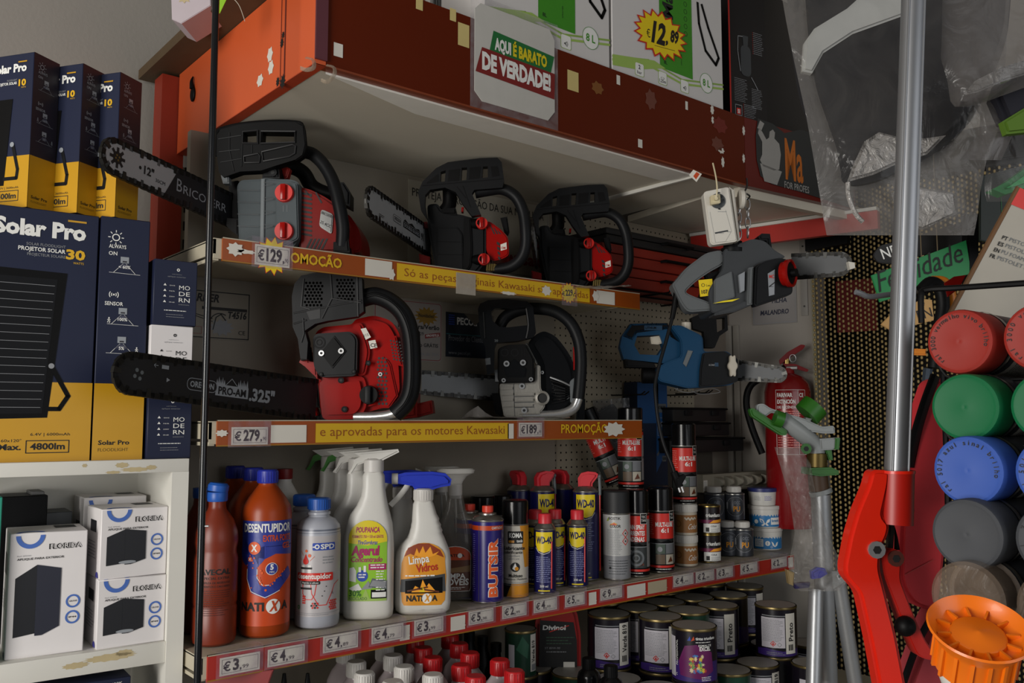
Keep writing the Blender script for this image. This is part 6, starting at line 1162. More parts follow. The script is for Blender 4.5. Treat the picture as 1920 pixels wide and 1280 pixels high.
# red board and black pliers hanging at the left underneath
p = WD(440, 1270, 1.5); t = thing('sloping_board', 'dark red sloping board under the left end of the lower shelf', 'board', p, VY); f = Px(440, 1270, d=1.5)
part(t, 'board', PR(f, [(385, 1268), (512, 1256), (500, 1290), (385, 1330)], 0, .01, mat('dark_red_board', '7a1416', .5), .001))
for px, lb in ((533, 'black pointed spray tip left one under the red edge at the left'), (577, 'black pointed spray tip right one under the red edge at the left')):
    p = WD(px, 1262, 1.62); H = (p.z - Z0) * 1000; t = thing('nozzle_bottle', lb, 'bottle', (p.x, p.y, Z0), 0, 'black nozzle bottles')
    part(t, 'body', lth([(22, 0), (24, 4), (24, H - 80), (10, H - 50)], BLK, 20)); part(t, 'nozzle', lth([(9, H - 52), (8, H - 40), (3, H), (0, H)], BLK, 14))
# ------------------------------------------------------------------ posters on the back panel
def poster(name, label, x0, y0, x1, y1, m, items, yy=1.7125, cat='sign', rd=0, th=.0012):
    a = WY(x0, y1, yy); b = WY(x1, y1, yy); z1 = WY(x0, y0, yy).z; w = (b.x - a.x); h = z1 - a.z
    t = thing(name, label, cat, a, 0); g = G()
    g.prism([(x * .001, y * .001) for x, y in (rrect(0, 0, w * 1000, h * 1000, rd) if rd else [(0, 0), (w * 1000, 0), (w * 1000, h * 1000), (0, h * 1000)])], 0, th, m); g.obj('sheet', t)
    g = G(); g.art(items(w * 1000, h * 1000), (0, -.0002, 0), (1, 0, 0), (0, 0, 1)); g.obj('print', t); return t
poster('advice_sign', 'pale notice reading PROTEJA behind the top shelf saws', 764, 335, 1030, 520, mat('pale_notice', 'a39d8e', .5), lambda w, h: [Tx('PROTEJA A PROTEÇÃO DA SUA MÁQUINA', 10, h - 38, 19, INK, 2, 'l', w - 30, .0), Tx('Kawasaki', w * .55, h * .30, 30, mat('dull_red_ink', '8a2c2c', .5), 2, 'l', w * .4, .03), Ln([(w - 6, 10), (w - 6, h - 10)], 1, GINK, 2), Ln([(w * .5, h * .18), (w * .95, h * .18)], 1, INK, 2)])
poster('saw_poster', 'framed line drawing of a chain saw marked T4516 on the shelf back', 336, 538, 468, 632, mat('faded_notice', '8f887a', .55), lambda w, h: [Fr(3, 3, w - 3, h - 3, 2, INK, 1), Tx('PARKER', w * .06, h * .76, 15, INK, 2, 'l', w * .48, .03, .2), Rc(w * .3, h * .6, w * .95, h * .66, INK, 2), Tx('T4516', w * .66, h * .45, 13, INK, 2, 'l', w * .28, .035, .15), Ln([(w * .2, h * .5), (w * .45, h * .42)], 1.5, INK, 2), Ln([(w * .2, h * .46), (w * .45, h * .36)], 1.5, INK, 2), Ci(w * .56, h * .32, 22, INK, 2, 20, 20, 1, 3.4), Burst(w * .58, h * .25, 26, 17, 11, GINK, 2, .7), Ln([(w * .46, h * .2), (w * .5, h * .45), (w * .57, h * .52), (w * .64, h * .4)], 2, INK, 3), Tx('CE', w * .83, h * .12, 8, INK, 2, 'l', 14), Fr(w * .05, h * .1, w * .3, h * .24, .8, mat('dull_red_ink'), 2)])
poster('season_poster', 'white poster with a yellow star and spring and summer text behind the red saw', 700, 556, 828, 672, mat('dim_poster', '9a928c', .5), lambda w, h: [Pg(rrect(2, 2, w - 2, h - 2, 8), mat('dull_red_ink'), .5), Pg(rrect(3.5, 3.5, w - 3.5, h - 3.5, 7), mat('dim_poster'), 1), Burst(w * .76, h * .76, 34, 22, 14, mat('dull_gold', '8f6c14', .5), 2, .7), Tx('Novidades!', w * .76, h * .74, 8, INK, 3, 'c', 44, .02), Tx('Primavera/Verão', w * .96, h * .54, 10, INK, 2, 'r', w * .62, .03), Tx('2009', w * .72, h * .43, 8, INK, 2, 'r', 24), Pg([(w * .74, h * .38), (w * .97, h * .43), (w * .97, h * .5), (w * .74, h * .45)], mat('dull_red_ink'), 2), Tx('APROVEITE JÁ', w * .755, h * .41, 5, WINK, 3, 'l', w * .2, .02, 0, .09), Tx('Instalação GRÁTIS', w * .94, h * .24, 8, INK, 2, 'r', w * .5, .02), Tx('Oferta do IVA', w * .95, h * .1, 7, GINK, 2, 'r', w * .4)], rd=9)
TEAL_ = mat('teal_print', '2c6a70', .5)
poster('supplier_card', 'dark navy PECOL card with a torn top behind the black and silver saw', 836, 584, 925, 668, mat('navy_poster', '141e2c', .4), lambda w, h: [Tx('PECOL', w * .22, h * .74, 16, WINK, 2, 'l', w * .42, .04), Tx('Provedor do Cliente', w * .05, h * .36, 14, GINK, 2, 'l', w * .72), Tx('www.pecol.pt', w * .05, h * .06, 8, GINK, 2, 'l', w * .45)] + [Rc(w * .05, h * (.72 + .05 * i), w * .17, h * (.745 + .05 * i), BLI, 2) for i in range(5)] + [Pg([(w * .36, h), (w * .5, h * .84), (w * .6, h * .74), (w * .68, h * .84), (w, h * .8), (w, h)], mat('torn_backing', '6a6256', .7), 3), Rc(0, h * .5, w, h * .52, TEAL_, 1)])
# ------------------------------------------------------------------ things on and by the pegboard
CASER = mat('dull_red_case', '86200f', .5); CASEK = mat('black_case', '121213', .5)
x0, x1 = spot(1120, 1.56, 1.80).x, CX - .01
t = thing('wire_bracket', 'black wire bracket on the pegboard carrying the red cases', 'bracket', (x0 - .03, 1.52, 1.787), 0)
part(t, 'rails', *[(lambda y: lambda g: g.tube([(0, y, 0), (x1 - x0 + .03, y, 0)], .0025, BLK, 6))(y) for y in (.03, .10)], *[(lambda x: lambda g: g.tube([(x, .198, 0), (x, 0, 0), (x, -.006, .008)], .0025, BLK, 6))(x) for x in (.06, .26, .46)])
def case(label, z, h, m, xa, xb, n):
    t = thing('tool_case', label, 'case', (xa, 1.545, z), 0, 'tool cases on the pegboard')
    part(t, 'base_shell', lambda g: g.box((0, 0, 0), (xb - xa, .16, h * .52), m, .006)); part(t, 'lid_shell', lambda g: g.box((.002, .002, h * .54), (xb - xa - .002, .158, h), m, .007))
    part(t, 'handle', lambda g: g.tube([((xb - xa) * .4, 0, h * .5), ((xb - xa) * .4, -.018, h * .5), ((xb - xa) * .6, -.018, h * .5), ((xb - xa) * .6, 0, h * .5)], .004, BLK, 8))
case('dull red tool case at the bottom of the stack beside the rightmost saw', 1.79, .055, CASER, x0, x1, 0)
case('dull red tool case in the middle of the stack beside the rightmost saw', 1.846, .055, CASER, x0 + .004, x1, 0)
case('black tool case on top of the two dull red ones', 1.902, .04, CASEK, x0 + .02, x1 - .01, 0)
# blue carton and black trays
a = spot(1196, 1.66, 1.36); b = spot(1252, 1.66, 1.36)
KB = mat('blue_tool_carton', '1c4f86', .45); KD = mat('dark_blue_carton', '15253f', .45)
ws = b.x - a.x; hs = .205
t = obox('tool_carton', 'blue and navy tool carton lettered KOMA 20V under the blue saw', 'carton', (a.x, 1.66, zs + .165), ws, hs + .11, .05, 0, KD, [Rc(0, 200, ws * 700, hs * 1000 + 108, KB, 1), Pg([(ws * 600, 60), (ws * 1000, 130), (ws * 1000, hs * 1000 + 108), (ws * 650, hs * 1000 + 108)], KB, 1), Pg([(ws * 680, 230), (ws * 940, 230), (ws * 960, 255), (ws * 690, 255)], GREY, 2), Tx('KOMA 20V', ws * 700, 240, 9, INK, 3, 'l', ws * 230, .02), Tx('20V', ws * 700, 190, 14, GINK, 2, 'l', ws * 200, .02), Fr(ws * 660, 165, ws * 920, 215, 1.2, GINK, 2), Pg(rrect(ws * 800, 92, ws * 940, 108, 3), GREY, 2), Tx('8.500', ws * 870, 96, 8, INK, 3, 'c', ws * 110, .02), Ln([(ws * 640, 110), (ws * 900, 150)], 6, GREY, 2)])
t = obox('support_carton', 'plain dark carton holding up the KOMA carton at the back of the lower shelf', 'carton', (a.x + .005, 1.665, zs), ws - .01, .164, .04, 0, mat('dark_card'))
for i, (xa, xb, ya, yb, lb) in enumerate(((1262, 1362, 762, 790, 'black plastic tray on top of the stack right of the KOMA carton'), (1262, 1368, 790, 818, 'black plastic tray in the middle of the stack right of the KOMA carton'), (1256, 1395, 820, 850, 'wide black plastic tray at the bottom of the stack above the grey strip'))):
    p = WY(xa, yb, 1.62); q = WY(xb, yb, 1.62); h = WY(xa, ya, 1.62).z - p.z
    t = thing('plastic_tray', lb, 'tray', p, 0, 'black plastic trays'); w = q.x - p.x
    part(t, 'shell', lambda g: g.box((0, 0, 0), (w, .085, h * .96), CASEK, .004)); part(t, 'rim', lambda g: g.box((-.004, -.004, h * .8), (w + .004, .087, h * .93), BLK, .002)); part(t, 'latch', *[(lambda x: lambda g: g.box((x, -.007, h * .4), (x + .03, .0, h * .75), BLK2, .002))(w * k) for k in (.2, .7)])
p = WY(1256, 850, 1.62)
t = obox('support_carton', 'plain dark carton under the black trays at the back of the lower shelf', 'carton', (p.x + .01, 1.665, zs), .24, p.z - zs - .001, .05, 0, mat('dark_card'))
t = thing('bagged_tool', 'black bagged tool hanging beside the leaning can under the middle shelf', 'bagged tool', WD(1135, 835, 2.42), VY); f = Px(1135, 835, d=2.42)
part(t, 'tool', PR(f, [(1118, 775), (1150, 755), (1175, 790), (1170, 900), (1150, 905), (1128, 850)], 0, .03, CASEK, .006, .008)); part(t, 'bag', PR(f, [(1112, 750), (1180, 745), (1182, 915), (1120, 900)], -.006, -.0055, film('smoky_film', '6a6a6a', .75, .15, .5), 0))
for px, py, lb in ((1150, 741, 'pegboard hook left under the blue saw'), (1245, 741, 'pegboard hook right under the blue saw'), (1270, 738, 'short pegboard hook behind the power cable')):
    p = WY(px, py, YW); t = thing('peg_hook', lb, 'hook', p, 0, 'steel hooks on the pegboard')
    part(t, 'wire', *[(lambda o: lambda g: g.tube([(o, 0, 0), (o, -.11, 0), (o, -.125, .008)], .002, DSTEEL, 6))(o) for o in (-.008, .008)], lambda g: g.tube([(-.008, -.11, 0), (.008, -.11, 0)], .002, DSTEEL, 6))
# grey corded saw hanging from the overhead shelf
f, t = saw(1400, 440, 1.98, 'grey corded chain saw hanging from a chain under the overhead shelf'); t['group'] = 'electric chain saws hanging on display'; f.zoom(3.2, 1140, 400)
GS = mat('tool_grey', '5c6062', .5, bump=.1, bs=300); GSD = mat('tool_charcoal', '34373a', .5)
part(t, 'motor_housing', PR(f, [(690, 218), (760, 190), (870, 150), (945, 165), (1000, 220), (1075, 262), (1010, 275), (900, 300), (860, 335), (860, 495), (760, 585), (620, 600), (600, 470), (640, 400), (690, 330)], -.03, .1, GSD, .012, .01), PR(f, [(640, 395), (745, 345), (765, 500), (640, 545)], -.038, -.02, GS, .006, .005), PR(f, [(845, 325), (875, 318), (868, 545), (835, 550)], -.045, -.02, GS, .003), *[PR(f, q, -.04, -.03, SILV, .001) for q in ([(785, 368), (822, 348), (820, 462), (795, 475)],)])
part(t, 'rear_handle', PR(f, [(385, 425), (410, 400), (470, 325), (590, 235), (690, 215), (702, 300), (610, 350), (530, 405), (462, 470), (505, 492), (620, 535), (640, 580), (480, 592), (440, 540)], -.022, .03, GS, .01, .012), PR(f, [(640, 600), (860, 510), (870, 545), (760, 590), (640, 612)], -.04, .02, GSD, .004), ART(f, [Pg(f.M((628, 540), (690, 525), (790, 510), (745, 528), dy=-.043), BYEL, 1)], -.0435))
part(t, 'trigger_switch', PR(f, [(585, 365), (650, 345), (690, 350), (600, 410)], -.015, .01, BLK, .003))
part(t, 'bar_cover', PR(f, [(890, 312), (950, 282), (1035, 265), (1082, 275), (1112, 320), (1110, 482), (880, 560), (885, 400)], -.055, -.02, BLK2, .006, .008), PR(f, [(960, 360), (1002, 335), (1000, 486), (967, 495)], -.058, -.05, SILV, .001), ART(f, [Tx('MC', *f.m(966, 388, -.058), 7, REDI, 1, 'l', 11, .03), Ln(f.M((966, 440), (998, 415), dy=-.058), 2, INK, 1), Sm(*[f.m(980, 430, -.058)[0] - 6, f.m(980, 430, -.058)[0] + 4, f.m(980, 440, -.058)[1]], 1, 2, 1, INK, 1)], -.0585))
def knobF(g):
    c = f.q(1080, 360, -.06); Mx = MX.Translation(c) @ MX.Rotation(radians(48), 4, 'Z') @ MX.Rotation(pi / 2, 4, 'X')
    g.lathe([(.0, -.01), (.027, -.01), (.028, 0), (.031, 0), (.031, .008), (.026, .010), (.024, .004), (0, .004)], RED, 28, Mx); g.lathe([(.024, .003), (.024, .006), (.009, .008), (.009, .02), (0, .02)], BLK, 24, Mx)
part(t, 'tension_knob', knobF)
part(t, 'hand_guard', PR(f, [(905, 135), (925, 118), (975, 120), (988, 215), (960, 215), (955, 160), (915, 160)], -.02, .06, BLK2, .004), ang=50)
part(t, 'oil_cap', lambda g: g.cyl(f.q(748, 215, -.01), f.q(748, 170, -.01), .021, BLK), lambda g: g.cyl(f.q(748, 235, -.01), f.q(748, 212, -.01), .026, BLK2))
lb_ = PR(f, [(543, 400), (625, 392), (634, 490), (553, 500)], -.0245, -.024, mat('burst_yellow'), 0)
part(t, 'noise_label', lb_, ART(f, [Tx('107', *f.m(562, 482, -.0245), 8, INK, 1, 'l', 14, .03, 0, .08), Tx('dB', *f.m(606, 476, -.0245), 4, INK, 1, 'l', 5), Tx('Lwa', *f.m(590, 438, -.0245), 5, INK, 1, 'l', 9), Ci(*f.m(570, 430, -.0245), 4, INK, 1, 3, 12)], -.0247))
part(t, 'power_cable', TB(f, [(418, 445, 0), (405, 520, 0), (385, 630, 0)], .0085, BLK, 4, 12, rf=lambda s: 1 - .35 * s), TB(f, [(385, 630, 0), (350, 760, -.005), (310, 900, -.01), (285, 1010, -.015), (285, 1090, -.02), (300, 1230, -.025), (330, 1370, -.03), (380, 1500, -.04), (400, 1560, -.045)], .0042, BLK2, 6, 10), TB(f, [(395, 1550, -.045), (415, 1600, -.045), (430, 1640, -.045)], .0085, BLK, 3, 10), PR(f, [(405, 1590), (460, 1565), (470, 1580), (440, 1635), (418, 1640)], -.055, -.035, BLK, .002), *[TB(f, [(a_, 1630, -.045), (a_ + 14, 1672, -.045)], .0022, CHROME, 0, 8) for a_ in (418, 438)])
f.zoom(1, 0, 0); b_ = guide_bar(t, WD(1596, 494, 1.98), WD(1484, 500, 2.06), .058, BARX, [Rc(26, -6, 46, 4, INK, 1), Rc(50, -6, 60, 4, INK, 1), Pg([(28, 6), (34, 10), (40, 6), (46, 9), (50, 6)], INK, 1), Tx('→', 14, 12, 5, INK, 1)])
part(t, 'bar_tip_clip', PR(f, [(1591, 490), (1603, 492), (1604, 502), (1594, 505)], -.012, .004, PAPER, .001))
def chain(label, pts, d, M=None):
    t = thing('hanging_chain', label, 'chain', WD(*pts[0], d), VY, 'chains under the overhead shelf'); f = Px(*pts[0], d=d); P = smooth(f.Q(*[(x, y, 0) for x, y in pts]), 4); g = G()
    L = sum((b - a).length for a, b in zip(P, P[1:])); n = max(2, int(L / .0185)); acc = 0; k = 0; st = L / n
    for a, b in zip(P, P[1:]):
        dd = (b - a); ln = dd.length; dd.normalize()
        while acc <= ln and k < n:
            c = a + dd * (acc + st * .5); s_ = V((0, 1, 0)) if k % 2 else V((1, 0, 0)); s_ = (s_ - dd * s_.dot(dd)).normalized()
            g.tube([c + dd * (.0135 * cos(q)) + s_ * (.006 * sin(q)) for q in [i * pi / 6 for i in range(12)]], .0014, CHROME, 6, close=True); acc += st; k += 1
        acc -= ln
    g.obj('links', t); return t
chain('chain the grey corded saw hangs from', [(1401, 374), (1402, 405), (1402, 444)], 1.98)
chain('slack chain hanging beside the white socket adapter', [(1392, 372), (1386, 398), (1386, 425), (1385, 446)], 1.99)
part(bpy.data.objects['hanging_chain'], 'screw_hook', lambda g: g.tube([(0, 0, 0), (.006, 0, .008), (-.004, 0, .014), (-.012, 0, .008), (.0, 0, .03), (0, 0, .05)], .002, DSTEEL, 6, sm=4))
# white socket adapter
t = thing('socket_adapter', 'white socket adapter with a small cream plug hanging by its cord from the overhead shelf', 'socket', WD(1355, 400, 1.93), VY); f = Px(1355, 400, d=1.93); f.zoom(5.82, 1240, 260)
AW = mat('aged_white_plastic', 'dad6cc', .35, var=.02)
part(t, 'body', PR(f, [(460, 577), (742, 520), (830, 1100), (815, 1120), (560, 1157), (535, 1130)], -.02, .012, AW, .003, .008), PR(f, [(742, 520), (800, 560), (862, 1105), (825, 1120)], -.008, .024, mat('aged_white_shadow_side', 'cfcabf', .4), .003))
part(t, 'socket_well', lambda g: g.lathe([(.0, .0), (.0155, .0), (.0168, .002), (.0168, .0)], GREY, 28, MX.Translation(f.q(615, 680, -.0206)) @ MX.Rotation(pi / 2, 4, 'X')), ART(f, [Ci(*f.m(625, 590, -.02), 3, INK, 2, n=10, ry=1.6), Ci(*f.m(632, 768, -.02), 3, INK, 2, n=10, ry=1.6)], -.0212))
part(t, 'indicator_bar', PR(f, [(582, 1022), (725, 995), (732, 1010), (590, 1038)], -.0205, -.0195, DGREY, 0), ART(f, [Sm(f.m(590, 0)[0], f.m(640, 0)[0], f.m(0, 1055)[1], 1, 1, 1, GINK, 1), Sm(f.m(670, 0)[0], f.m(720, 0)[0], f.m(0, 1040)[1], 1, 1, 1, GINK, 1), Sm(f.m(575, 0)[0], f.m(690, 0)[0], f.m(0, 822)[1], 1, 1, 1, GINK, 1), Ln(f.M((530, 800), (590, 1130), (700, 1120), (765, 1010), (700, 780), dy=-.02), .4, GINK, 1)], -.0205))
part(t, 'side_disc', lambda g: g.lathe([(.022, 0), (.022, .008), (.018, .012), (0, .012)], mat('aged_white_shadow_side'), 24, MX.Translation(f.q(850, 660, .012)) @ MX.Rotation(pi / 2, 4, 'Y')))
t = thing('cream_plug', 'cream flat plug in the white socket adapter with its cord going up', 'plug', f.loc + RT * f.q(570, 680, -.02).x + UP * f.q(570, 680, -.02).z - FW * .021, VY)
part(t, 'body', lambda g: g.prism(rpoly([(-.009, -.011), (.012, -.008), (.011, .012), (-.010, .009)], .003), -.016, 0, mat('cream_plug_plastic', 'd8ccA8', .4), bv=.002), lambda g: g.cyl((.0, -.016, 0), (0, -.024, 0), .004, mat('cream_plug_plastic')))
part(t, 'cord', lambda g: g.tube([(0, -.022, 0), (.002, -.026, .02), (.001, -.02, .05), (.0, .0, .085)], .0018, mat('cream_plug_plastic'), 8, sm=4))
# blue cordless saw on the pegboard
f, t = saw(1320, 660, 2.33, 'blue cordless chain saw hanging on the pegboard'); t['group'] = 'electric chain saws hanging on display'; f.zoom(3.2, 1140, 400)
BT = mat('tool_blue', '083c5e', .45, spec=.25); TB2 = mat('tool_blue_dark', '0a3450', .45)
part(t, 'rear_handle', PR(f, [(72, 800), (85, 735), (135, 662), (350, 660), (375, 740), (440, 780), (440, 860), (340, 900), (210, 885), (95, 875)], -.02, .025, BT, 0, None, [[(158, 790), (175, 735), (310, 728), (335, 800), (300, 850), (190, 845)]]), PR(f, [(90, 735), (135, 660), (360, 656), (372, 690), (175, 715), (150, 760)], -.026, .03, BLK, .006), ART(f, [Rc(*f.m(218, 700, -.026), *f.m(325, 672, -.026), TB2, 1), Tx('LITHIUM', *f.m(225, 693, -.026), 6, BLK, 2, 'l', 28, .03)], -.0265))
part(t, 'battery', PR(f, [(105, 872), (280, 900), (290, 925), (110, 920)], -.03, .03, BLK, .004), lambda g: g.cyl(f.q(205, 970, 0), f.q(280, 970, 0), .022, BLK))
part(t, 'motor_housing', PR(f, [(372, 672), (440, 670), (570, 735), (575, 830), (720, 825), (770, 880), (770, 1005), (740, 1030), (480, 1048), (305, 1005), (288, 930), (345, 895), (440, 860), (438, 760)], -.04, .05, BT, .01, .01), PR(f, [(480, 820), (510, 825), (470, 920), (450, 900)], -.044, -.035, GREY, .001))
part(t, 'bar_cover', PR(f, [(572, 835), (700, 825), (782, 872), (782, 1008), (700, 1030), (550, 1042), (555, 930)], -.055, -.03, BLK2, .005, .006), ART(f, [Tx('KOMA', *f.m(605, 915, -.055), 5, GINK, 1, 'l', 16, .01), Rc(*f.m(640, 918, -.055), *f.m(662, 895, -.055), TB2, 1)], -.0555))
part(t, 'tension_knob', lambda g: g.prism([tuple(V(f.p(745, 915, -.06)) + V((.014 * (1 + .16 * cos(6 * a)) * cos(a) * .75, .027 * (1 + .12 * cos(6 * a)) * sin(a)))) for a in [i * pi / 24 for i in range(48)]], -.07, -.055, CRM, bv=.003))
part(t, 'trigger_switch', PR(f, [(256, 740), (370, 725), (372, 765), (300, 785), (262, 782)], -.01, .01, CRM, .003)); part(t, 'oil_cap', lambda g: g.cyl(f.q(470, 700), f.q(470, 655), .013, CRM))
part(t, 'hand_guard', PR(f, [(500, 625), (560, 600), (715, 598), (720, 700), (670, 735), (640, 805), (580, 805), (575, 710), (512, 690)], -.01, .02, BLK, 0, None, [[(650, 630), (700, 625), (700, 690), (655, 715)]]))
f.zoom(1, 0, 0); guide_bar(t, WD(1474, 703, 2.30), WD(1384, 694, 2.35), .052, BARX, (), .75)
t = thing('twist_wire', 'loops of thin wire holding up the blue saw', 'wire', WD(1300, 728, 2.35), VY); f = Px(1300, 728, d=2.35)
part(t, 'wire', TB(f, [(1265, 728, -.03), (1290, 736, -.04), (1330, 727, -.04), (1350, 735, -.03), (1310, 738, -.02), (1285, 724, -.03)], .0009, STEEL, 6, 5), TB(f, [(1270, 728, .0), (1270, 735, .3)], .0009, STEEL, 0, 5))
# ------------------------------------------------------------------ side wall
fw = lambda p: MX.Translation(p) @ MX.Rotation(atan2(-WNR.x * -1, 1) * 0 + (WT - pi / 2), 4, 'Z')   # local x along the wall towards the room
t = thing('name_sign', 'framed paper sign reading MALANDRO on the side wall under the grey saw', 'sign', (0, 0, 0), M=fw(WR(1412, 610, .002))); p = WR(1412, 610, .002); q = WR(1495, 605, .002); w = (q - p).length; h = WR(1412, 520).z - p.z
part(t, 'sheet', lambda g: g.box((0, -.001, 0), (w, .001, h), mat('grey_paper', '8e8a88', .5)))
part(t, 'print', lambda g: g.art([Fr(4, 4, w * 1000 - 4, h * 1000 - 4, 1.4, GINK, 1), Tx('MALANDRO', w * 500, 30, 14, mat('navy_ink', '1c2038', .5), 2, 'c', w * 640, .03, .12), Tx('FILHA', w * 620, 66, 13, mat('navy_ink'), 2, 'c', w * 340, .03, .12)], (0, -.0012, 0), (1, 0, 0), (0, 0, 1)))
p = WR(1503, 592, .001); q = WR(1516, 592, .001); h = WR(1503, 448).z - p.z; t = thing('mounting_plate', 'pale metal mounting strip with screw holes on the side wall', 'plate', (0, 0, 0), M=fw(p)); w = (q - p).length
part(t, 'plate', lambda g: g.box((0, -.003, 0), (w, 0, h), mat('pale_metal_plate', '8e8a84', .5), .001)); part(t, 'screw', *[(lambda z: lambda g: g.cyl((w * .5, -.003, z), (w * .5, -.0045, z), .003, DSTEEL, n=10))(h * k) for k in (.12, .6, .9)])
g = G(); p = WR(1372, 1000, .0); q = WR(1398, 1000, .0); wdt = (q - p).length; M_ = fw(V((p.x, p.y, .4)))
for k in (0, .5): g.box((wdt * k, -.02 + .008 * (k > 0), 0), (wdt * (k + .42), 0, 1.35), mat('white_duct', '9a958c', .5), .002, M_)
struct(g, 'trim_2')
# extinguisher
p = WR(1478, 800, .075); t = thing('fire_extinguisher', 'red fire extinguisher on the side wall behind the grey and green sprinkler', 'fire extinguisher', p, face(p)); f = Px(1478, 800, loc=p); R_ = 42 * f.s; EXR = mat('extinguisher_red', '7e0e12', .25, coat=.3)
z = lambda y: (800 - y) * f.s
part(t, 'cylinder', lambda g: g.lathe([(R_ * .9, z(985)), (R_, z(975)), (R_, z(735)), (R_ * .92, z(720)), (R_ * .7, z(707)), (R_ * .35, z(700)), (R_ * .3, z(690))], EXR, 32))
part(t, 'label', lambda g: g.wrap([Tx('FARIVAR', -30, z(745) * 1000, 11, WINK, 1, 'l', 44, .03), Tx('EXTINCIÓN', -30, z(757) * 1000, 11, WINK, 1, 'l', 52, .03), Tx('DE INCÉNDIOS', -30, z(766) * 1000, 7, WINK, 1, 'l', 62, .01), Tx('CE', 34, z(745) * 1000, 11, WINK, 1, 'l', 14, .02), Sm(-30, 50, z(772) * 1000, 8, 6, 2, mat('pale_red_ink'), 1), Sm(-30, 50, z(820) * 1000, 5, 7, 2, mat('pale_red_ink'), 1), Fr(-34, z(850) * 1000, 54, z(732) * 1000, 1, WINK, 1), Rc(30, z(850) * 1000, 31, z(732) * 1000, WINK, 1)], R_))
part(t, 'valve', lambda g: g.cyl((0, 0, z(695)), (0, 0, z(672)), .011, BRASS), lambda g: g.cyl((0, -.01, z(690)), (.03, -.012, z(690)), .006, CHROME)); part(t, 'pull_ring', lambda g: g.tube([(.018 + .009 * cos(a), -.018, z(672) + .011 * sin(a)) for a in [i * pi / 6 for i in range(12)]], .0013, STEEL, 6, close=True))
part(t, 'handle', lambda g: g.prism(rpoly([f_ for f_ in [((1464 - 1478) * f.s, z(675)), ((1480 - 1478) * f.s, z(660)), ((1505 - 1478) * f.s, z(646)), ((1513 - 1478) * f.s, z(648)), ((1508 - 1478) * f.s, z(655)), ((1482 - 1478) * f.s, z(672)), ((1466 - 1478) * f.s, z(684))]], .004), -.012, .012, EXR, bv=.002)); part(t, 'lever', lambda g: g.prism(rpoly([((1472 - 1478) * f.s, z(680)), ((1495 - 1478) * f.s, z(683)), ((1518 - 1478) * f.s, z(694)), ((1514 - 1478) * f.s, z(698)), ((1495 - 1478) * f.s, z(692)), ((1472 - 1478) * f.s, z(692))], .004), -.012, .012, EXR, bv=.002))
part(t, 'hose', lambda g: g.tube([(-.004, -.01, z(690)), ((1440 - 1478) * f.s, -.015, z(705)), ((1412 - 1478) * f.s, -.01, z(722)), ((1403 - 1478) * f.s, -.005, z(755)), ((1412 - 1478) * f.s, -.01, z(800)), ((1430 - 1478) * f.s, -.015, z(850))], .0105, BLK, 10, sm=6))
# ------------------------------------------------------------------ bead curtain
BD = mat('wooden_bead', 'a08a58', .5, var=.2, vs=40); STR_ = mat('bead_string', '1c1612', .8)
g = G(); ts = .0118; zs0, zs1 = .35, 2.12; k = 0; t_ = TD + .006
pr = [(0, -.0052), (.0028, -.0036), (.0036, 0), (.0028, .0036), (0, .0052)]
bvs, bfs = [], []
rj = random.Random(4)
while t_ < 1.58:
    oz = 0 if k % 2 else .0073; o = .03 + .012 * sin(t_ * 26) + .004 * (k % 2)
    c = onw(t_, 0, o); zz = zs0 + oz
    g.raw([(c.x - .0006, c.y, zs0), (c.x + .0006, c.y, zs0), (c.x + .0006, c.y, zs1), (c.x - .0006, c.y, zs1)], [(0, 1, 2, 3)], STR_)
    while zz < zs1:
        b0 = len(bvs); jx = (rj.random() - .5) * .002
        for r, h in pr[1:4]:
            for j in range(6): bvs.append((c.x + jx + r * cos(j * pi / 3), c.y + r * sin(j * pi / 3), zz + h))
        bvs += [(c.x + jx, c.y, zz - .0052), (c.x + jx, c.y, zz + .0052)]
        for i in range(2):
            for j in range(6): bfs.append((b0 + i * 6 + j, b0 + i * 6 + (j + 1) % 6, b0 + i * 6 + 6 + (j + 1) % 6, b0 + i * 6 + 6 + j))
        for j in range(6): bfs += [(b0 + (j + 1) % 6, b0 + j, b0 + 18), (b0 + 12 + j, b0 + 12 + (j + 1) % 6, b0 + 19)]
        zz += .0146
    k += 1; t_ += ts
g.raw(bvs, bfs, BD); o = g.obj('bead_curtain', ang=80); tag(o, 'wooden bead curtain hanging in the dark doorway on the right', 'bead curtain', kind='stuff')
t = thing('curtain_rod', 'black rod at the top of the doorway holding the bead curtain', 'rod', onw(TD, 2.13, .03)); part(t, 'rod', lambda g: g.cyl((0, 0, 0), onw(1.59, 2.13, .03) - V(t.location), .012, BLK)); 
t = thing('wall_bar', 'black bar under the red rail at the left of the bead curtain', 'bar', WR(1516, 455, .03), 0); q = WR(1594, 440, .03) - V(t.location); part(t, 'bar', lambda g: g.raw([V((a, 0, b)) + q * (a_) + WNR * c for a_ in (0, 1) for a, c in ((0, 0), (0, .03)) for b in (-.03, .022)], [(0, 1, 3, 2), (4, 6, 7, 5), (0, 4, 5, 1), (2, 3, 7, 6), (0, 2, 6, 4), (1, 5, 7, 3)], BLK))
t = thing('red_mat', 'dark red mat hanging behind the left strings of the bead curtain', 'mat', onw(TD + .02, WR(1540, 618).z, -.12), 0); c_ = WDR * .12; part(t, 'cloth', lambda g: g.raw([(0, 0, 0), c_, c_ + UP * .16, (0, 0, .16)] + [V(v) + WNR * -.006 for v in ((0, 0, 0), c_, c_ + UP * .16, (0, 0, .16))], [(0, 1, 2, 3), (7, 6, 5, 4), (0, 4, 5, 1), (1, 5, 6, 2), (2, 6, 7, 3), (3, 7, 4, 0)], mat('dark_red_mat', '6a1414', .8)))
